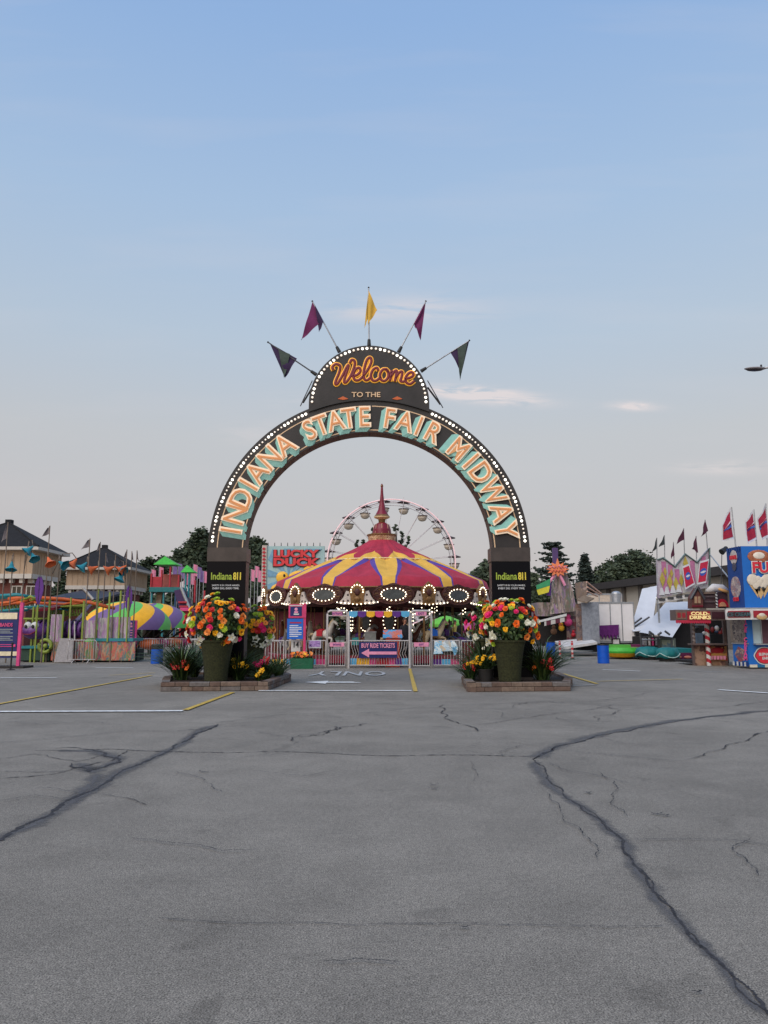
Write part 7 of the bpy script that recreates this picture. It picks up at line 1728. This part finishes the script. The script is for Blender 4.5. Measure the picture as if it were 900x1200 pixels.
def conifer(name, label, u, v0, v1, hw, Y, tiers, seed, droop, dense, lean=0.0, gap=1.0):
    rr = random.Random(seed); x = XX(u, 700, Y); t = thing(name, label, 'tree', (x, Y, 0), group='conifers beyond the fair'); zt, zb = ZZ(v0, Y), ZZ(v1, Y); r = hw*Y/911
    m = MB(); m.path([(0, 0, 0), (lean*.5, 0, (zt)/2), (lean, 0, zt-.3)], [.32, .2, .04], bark, 8); tr = m
    m2 = MB()
    for j in range(tiers*9):
        k = (j+rr.random())/(tiers*9); z = zb+(zt-zb)*(k if gap < .9 and rr.random() < .12 else (round(k*tiers)/tiers*.9+k*.1)); a = rr.uniform(0, 2*PI)
        L = r*(1-k*.9)**(.55 if gap < .9 else .95)*rr.uniform(.55, 1.12); l_ = L; d = Vector((math.cos(a), math.sin(a), 0)); p0 = Vector((lean*k, 0, min(z, zt-.2)))
        dr_ = droop*rr.uniform(.2, 1.8)
        tr.tube(p0, p0+d*l_+Vector((0, 0, dr_*l_)), .05, .015, bark, 4, False)
        for q in range(int(dense*1.5)):
            s_ = rr.random()**.6; p = p0+d*l_*s_+Vector((0, 0, dr_*l_*s_*s_)); w_ = .15*l_*(1-s_*.55)+.1
            p += Vector((rr.gauss(0, w_), rr.gauss(0, w_), rr.gauss(0, .16 if gap > .9 else .085))); leaf(m2, p, .21, rr, nl[rr.random() < .4])
    tr.build('trunk', t); m2.build('crown', t)
conifer('pine_tree', 'tall pine with flat layered boughs behind the orange starburst sign', 651, 636, 692, 31, 84, 8, 21, .14, 30, 0, .8)
conifer('spruce_tree', 'pointed dark spruce right of the layered pine', 687, 650, 705, 18, 88, 17, 22, -.12, 16)
# far tree line
m = MB(); rr = random.Random(40)
for i in range(26000):
    x = rr.uniform(-150, 150); h = 9+1.6*math.sin(x*.09+1)+1.2*math.sin(x*.31); z = rr.random()**.6*max(2, h)
    leaf(m, Vector((x, 150+rr.uniform(-5, 5), z)), .95, rr, tl[rr.choice((0, 0, 1, 2))])
tag(m.build('distant_woods'), kind='stuff')
# ================================================================== WORLD, LIGHT, CAMERA
w = bpy.data.worlds.new('World'); scene.world = w; w.use_nodes = True
nt = w.node_tree; n = nt.nodes; l = nt.links; bg = n['Background']
sky = n.new('ShaderNodeTexSky'); sky.sky_type = 'NISHITA'; sky.sun_disc = False
SEL, SROT = math.radians(9), math.radians(205)
sky.sun_elevation = SEL; sky.sun_rotation = SROT; sky.dust_density = 2.5; sky.air_density = 1.2
tc = n.new('ShaderNodeTexCoord'); sx = n.new('ShaderNodeSeparateXYZ'); l.new(tc.outputs['Generated'], sx.inputs[0])
rp = n.new('ShaderNodeValToRGB'); e = rp.color_ramp.elements
SKY = [(0.0, (186, 179, 182)), (.05, (188, 182, 186)), (.14, (190, 187, 191)), (.24, (190, 192, 197)), (.36, (179, 194, 211)), (.5, (164, 189, 219)), (.66, (143, 176, 220)), (1.0, (120, 158, 214))]
e[0].position = 0; e[0].color = (*S(*SKY[0][1]), 1); e[1].position = 1; e[1].color = (*S(*SKY[-1][1]), 1)
for p_, c_ in SKY[1:-1]: q = e.new(p_); q.color = (*S(*c_), 1)
l.new(sx.outputs[2], rp.inputs[0])
def mth(op, a, b=None, c=None):
    x = n.new('ShaderNodeMath'); x.operation = op
    for i, v in enumerate((a, b, c)):
        if v is None: continue
        if isinstance(v, (int, float)): x.inputs[i].default_value = v
        else: l.new(v, x.inputs[i])
    return x.outputs[0]
# high wisps of cloud, placed by direction on the sky
yy = mth('MAXIMUM', sx.outputs[1], .05); ax = mth('DIVIDE', sx.outputs[0], yy); az = mth('DIVIDE', sx.outputs[2], yy)
cm = n.new('ShaderNodeCombineXYZ'); l.new(mth('MULTIPLY', ax, 1.0), cm.inputs[0]); l.new(mth('MULTIPLY', az, 6.0), cm.inputs[1])
nz = n.new('ShaderNodeTexNoise'); nz.inputs['Scale'].default_value = 9; nz.inputs['Detail'].default_value = 7; nz.inputs['Roughness'].default_value = .62; nz.inputs['Distortion'].default_value = .5
l.new(cm.outputs[0], nz.inputs['Vector'])
tot = None
for (u, v, w_, h_, st_, sl) in ((568, 463, 64, 9, 1.9, .10), (545, 459, 40, 7, 1.2, .05), (745, 476, 28, 5, 1.4, .03), (480, 362, 100, 18, .5, 0), (852, 548, 60, 8, .6, 0), (300, 508, 50, 14, .22, 0), (420, 368, 40, 10, .2, 0), (140, 590, 80, 9, .16, 0), (350, 470, 50, 12, .15, 0)):
    d = W(u, v, 1.0)-Vector((0, 0, CH)); x0, z0 = d.x, d.z
    dx = mth('DIVIDE', mth('SUBTRACT', ax, x0), w_/900*1.02); dzv = mth('SUBTRACT', az, z0); dzv = mth('ADD', dzv, mth('MULTIPLY', mth('SUBTRACT', ax, x0), sl)); dzv = mth('DIVIDE', dzv, h_/900*1.08)
    r2 = mth('ADD', mth('MULTIPLY', dx, dx), mth('MULTIPLY', dzv, dzv)); g_ = mth('MULTIPLY', mth('POWER', 2.718, mth('MULTIPLY', r2, -1.3)), st_)
    tot = g_ if tot is None else mth('ADD', tot, g_)
mp = n.new('ShaderNodeMapRange'); mp.inputs[1].default_value = .36; mp.inputs[2].default_value = .54; l.new(nz.outputs['Fac'], mp.inputs[0])
cf = mth('MULTIPLY', tot, mp.outputs[0]); n2 = n.new('ShaderNodeTexNoise'); n2.inputs['Scale'].default_value = 2.2; n2.inputs['Detail'].default_value = 5; l.new(cm.outputs[0], n2.inputs['Vector'])
mp2 = n.new('ShaderNodeMapRange'); mp2.inputs[1].default_value = .5; mp2.inputs[2].default_value = .8; mp2.inputs[4].default_value = .12; l.new(n2.outputs['Fac'], mp2.inputs[0])
cf = mth('MINIMUM', mth('ADD', cf, mp2.outputs[0]), .85)
mx = n.new('ShaderNodeMix'); mx.data_type = 'RGBA'; l.new(cf, mx.inputs[0]); l.new(rp.outputs[0], mx.inputs[6]); mx.inputs[7].default_value = (*S(226, 214, 213), 1)
sc1 = n.new('ShaderNodeVectorMath'); sc1.operation = 'SCALE'; sc1.inputs['Scale'].default_value = SKYG; l.new(mx.outputs[2], sc1.inputs[0])
sc2 = n.new('ShaderNodeVectorMath'); sc2.operation = 'SCALE'; sc2.inputs['Scale'].default_value = SKYN; l.new(sky.outputs[0], sc2.inputs[0])
ad = n.new('ShaderNodeVectorMath'); l.new(sc1.outputs[0], ad.inputs[0]); l.new(sc2.outputs[0], ad.inputs[1])
l.new(ad.outputs[0], bg.inputs['Color']); bg.inputs['Strength'].default_value = 1.0
sl_ = bpy.data.lights.new('sun', 'SUN'); sl_.energy = SUNE; sl_.angle = math.radians(55); sl_.color = (1.0, .91, .82)
so = bpy.data.objects.new('sun', sl_); COL.objects.link(so)
dv = Vector((-.45, -.75, .85)).normalized(); so.rotation_euler = (-dv).to_track_quat('-Z', 'Y').to_euler()
cam = bpy.data.cameras.new('camera'); co = bpy.data.objects.new('camera', cam); COL.objects.link(co)
co.location = (0, 0, CH); co.rotation_euler = (PI/2+TH, 0, 0)
cam.sensor_fit = 'VERTICAL'; cam.sensor_height = 36; cam.lens = 36*F/1200; cam.clip_end = 3000; cam.clip_start = .05
scene.camera = co
vs_ = scene.view_settings; vs_.view_transform = 'Standard'; vs_.look = 'None'; vs_.exposure = 0.0; vs_.gamma = 1.0
scene.cycles.use_denoising = True
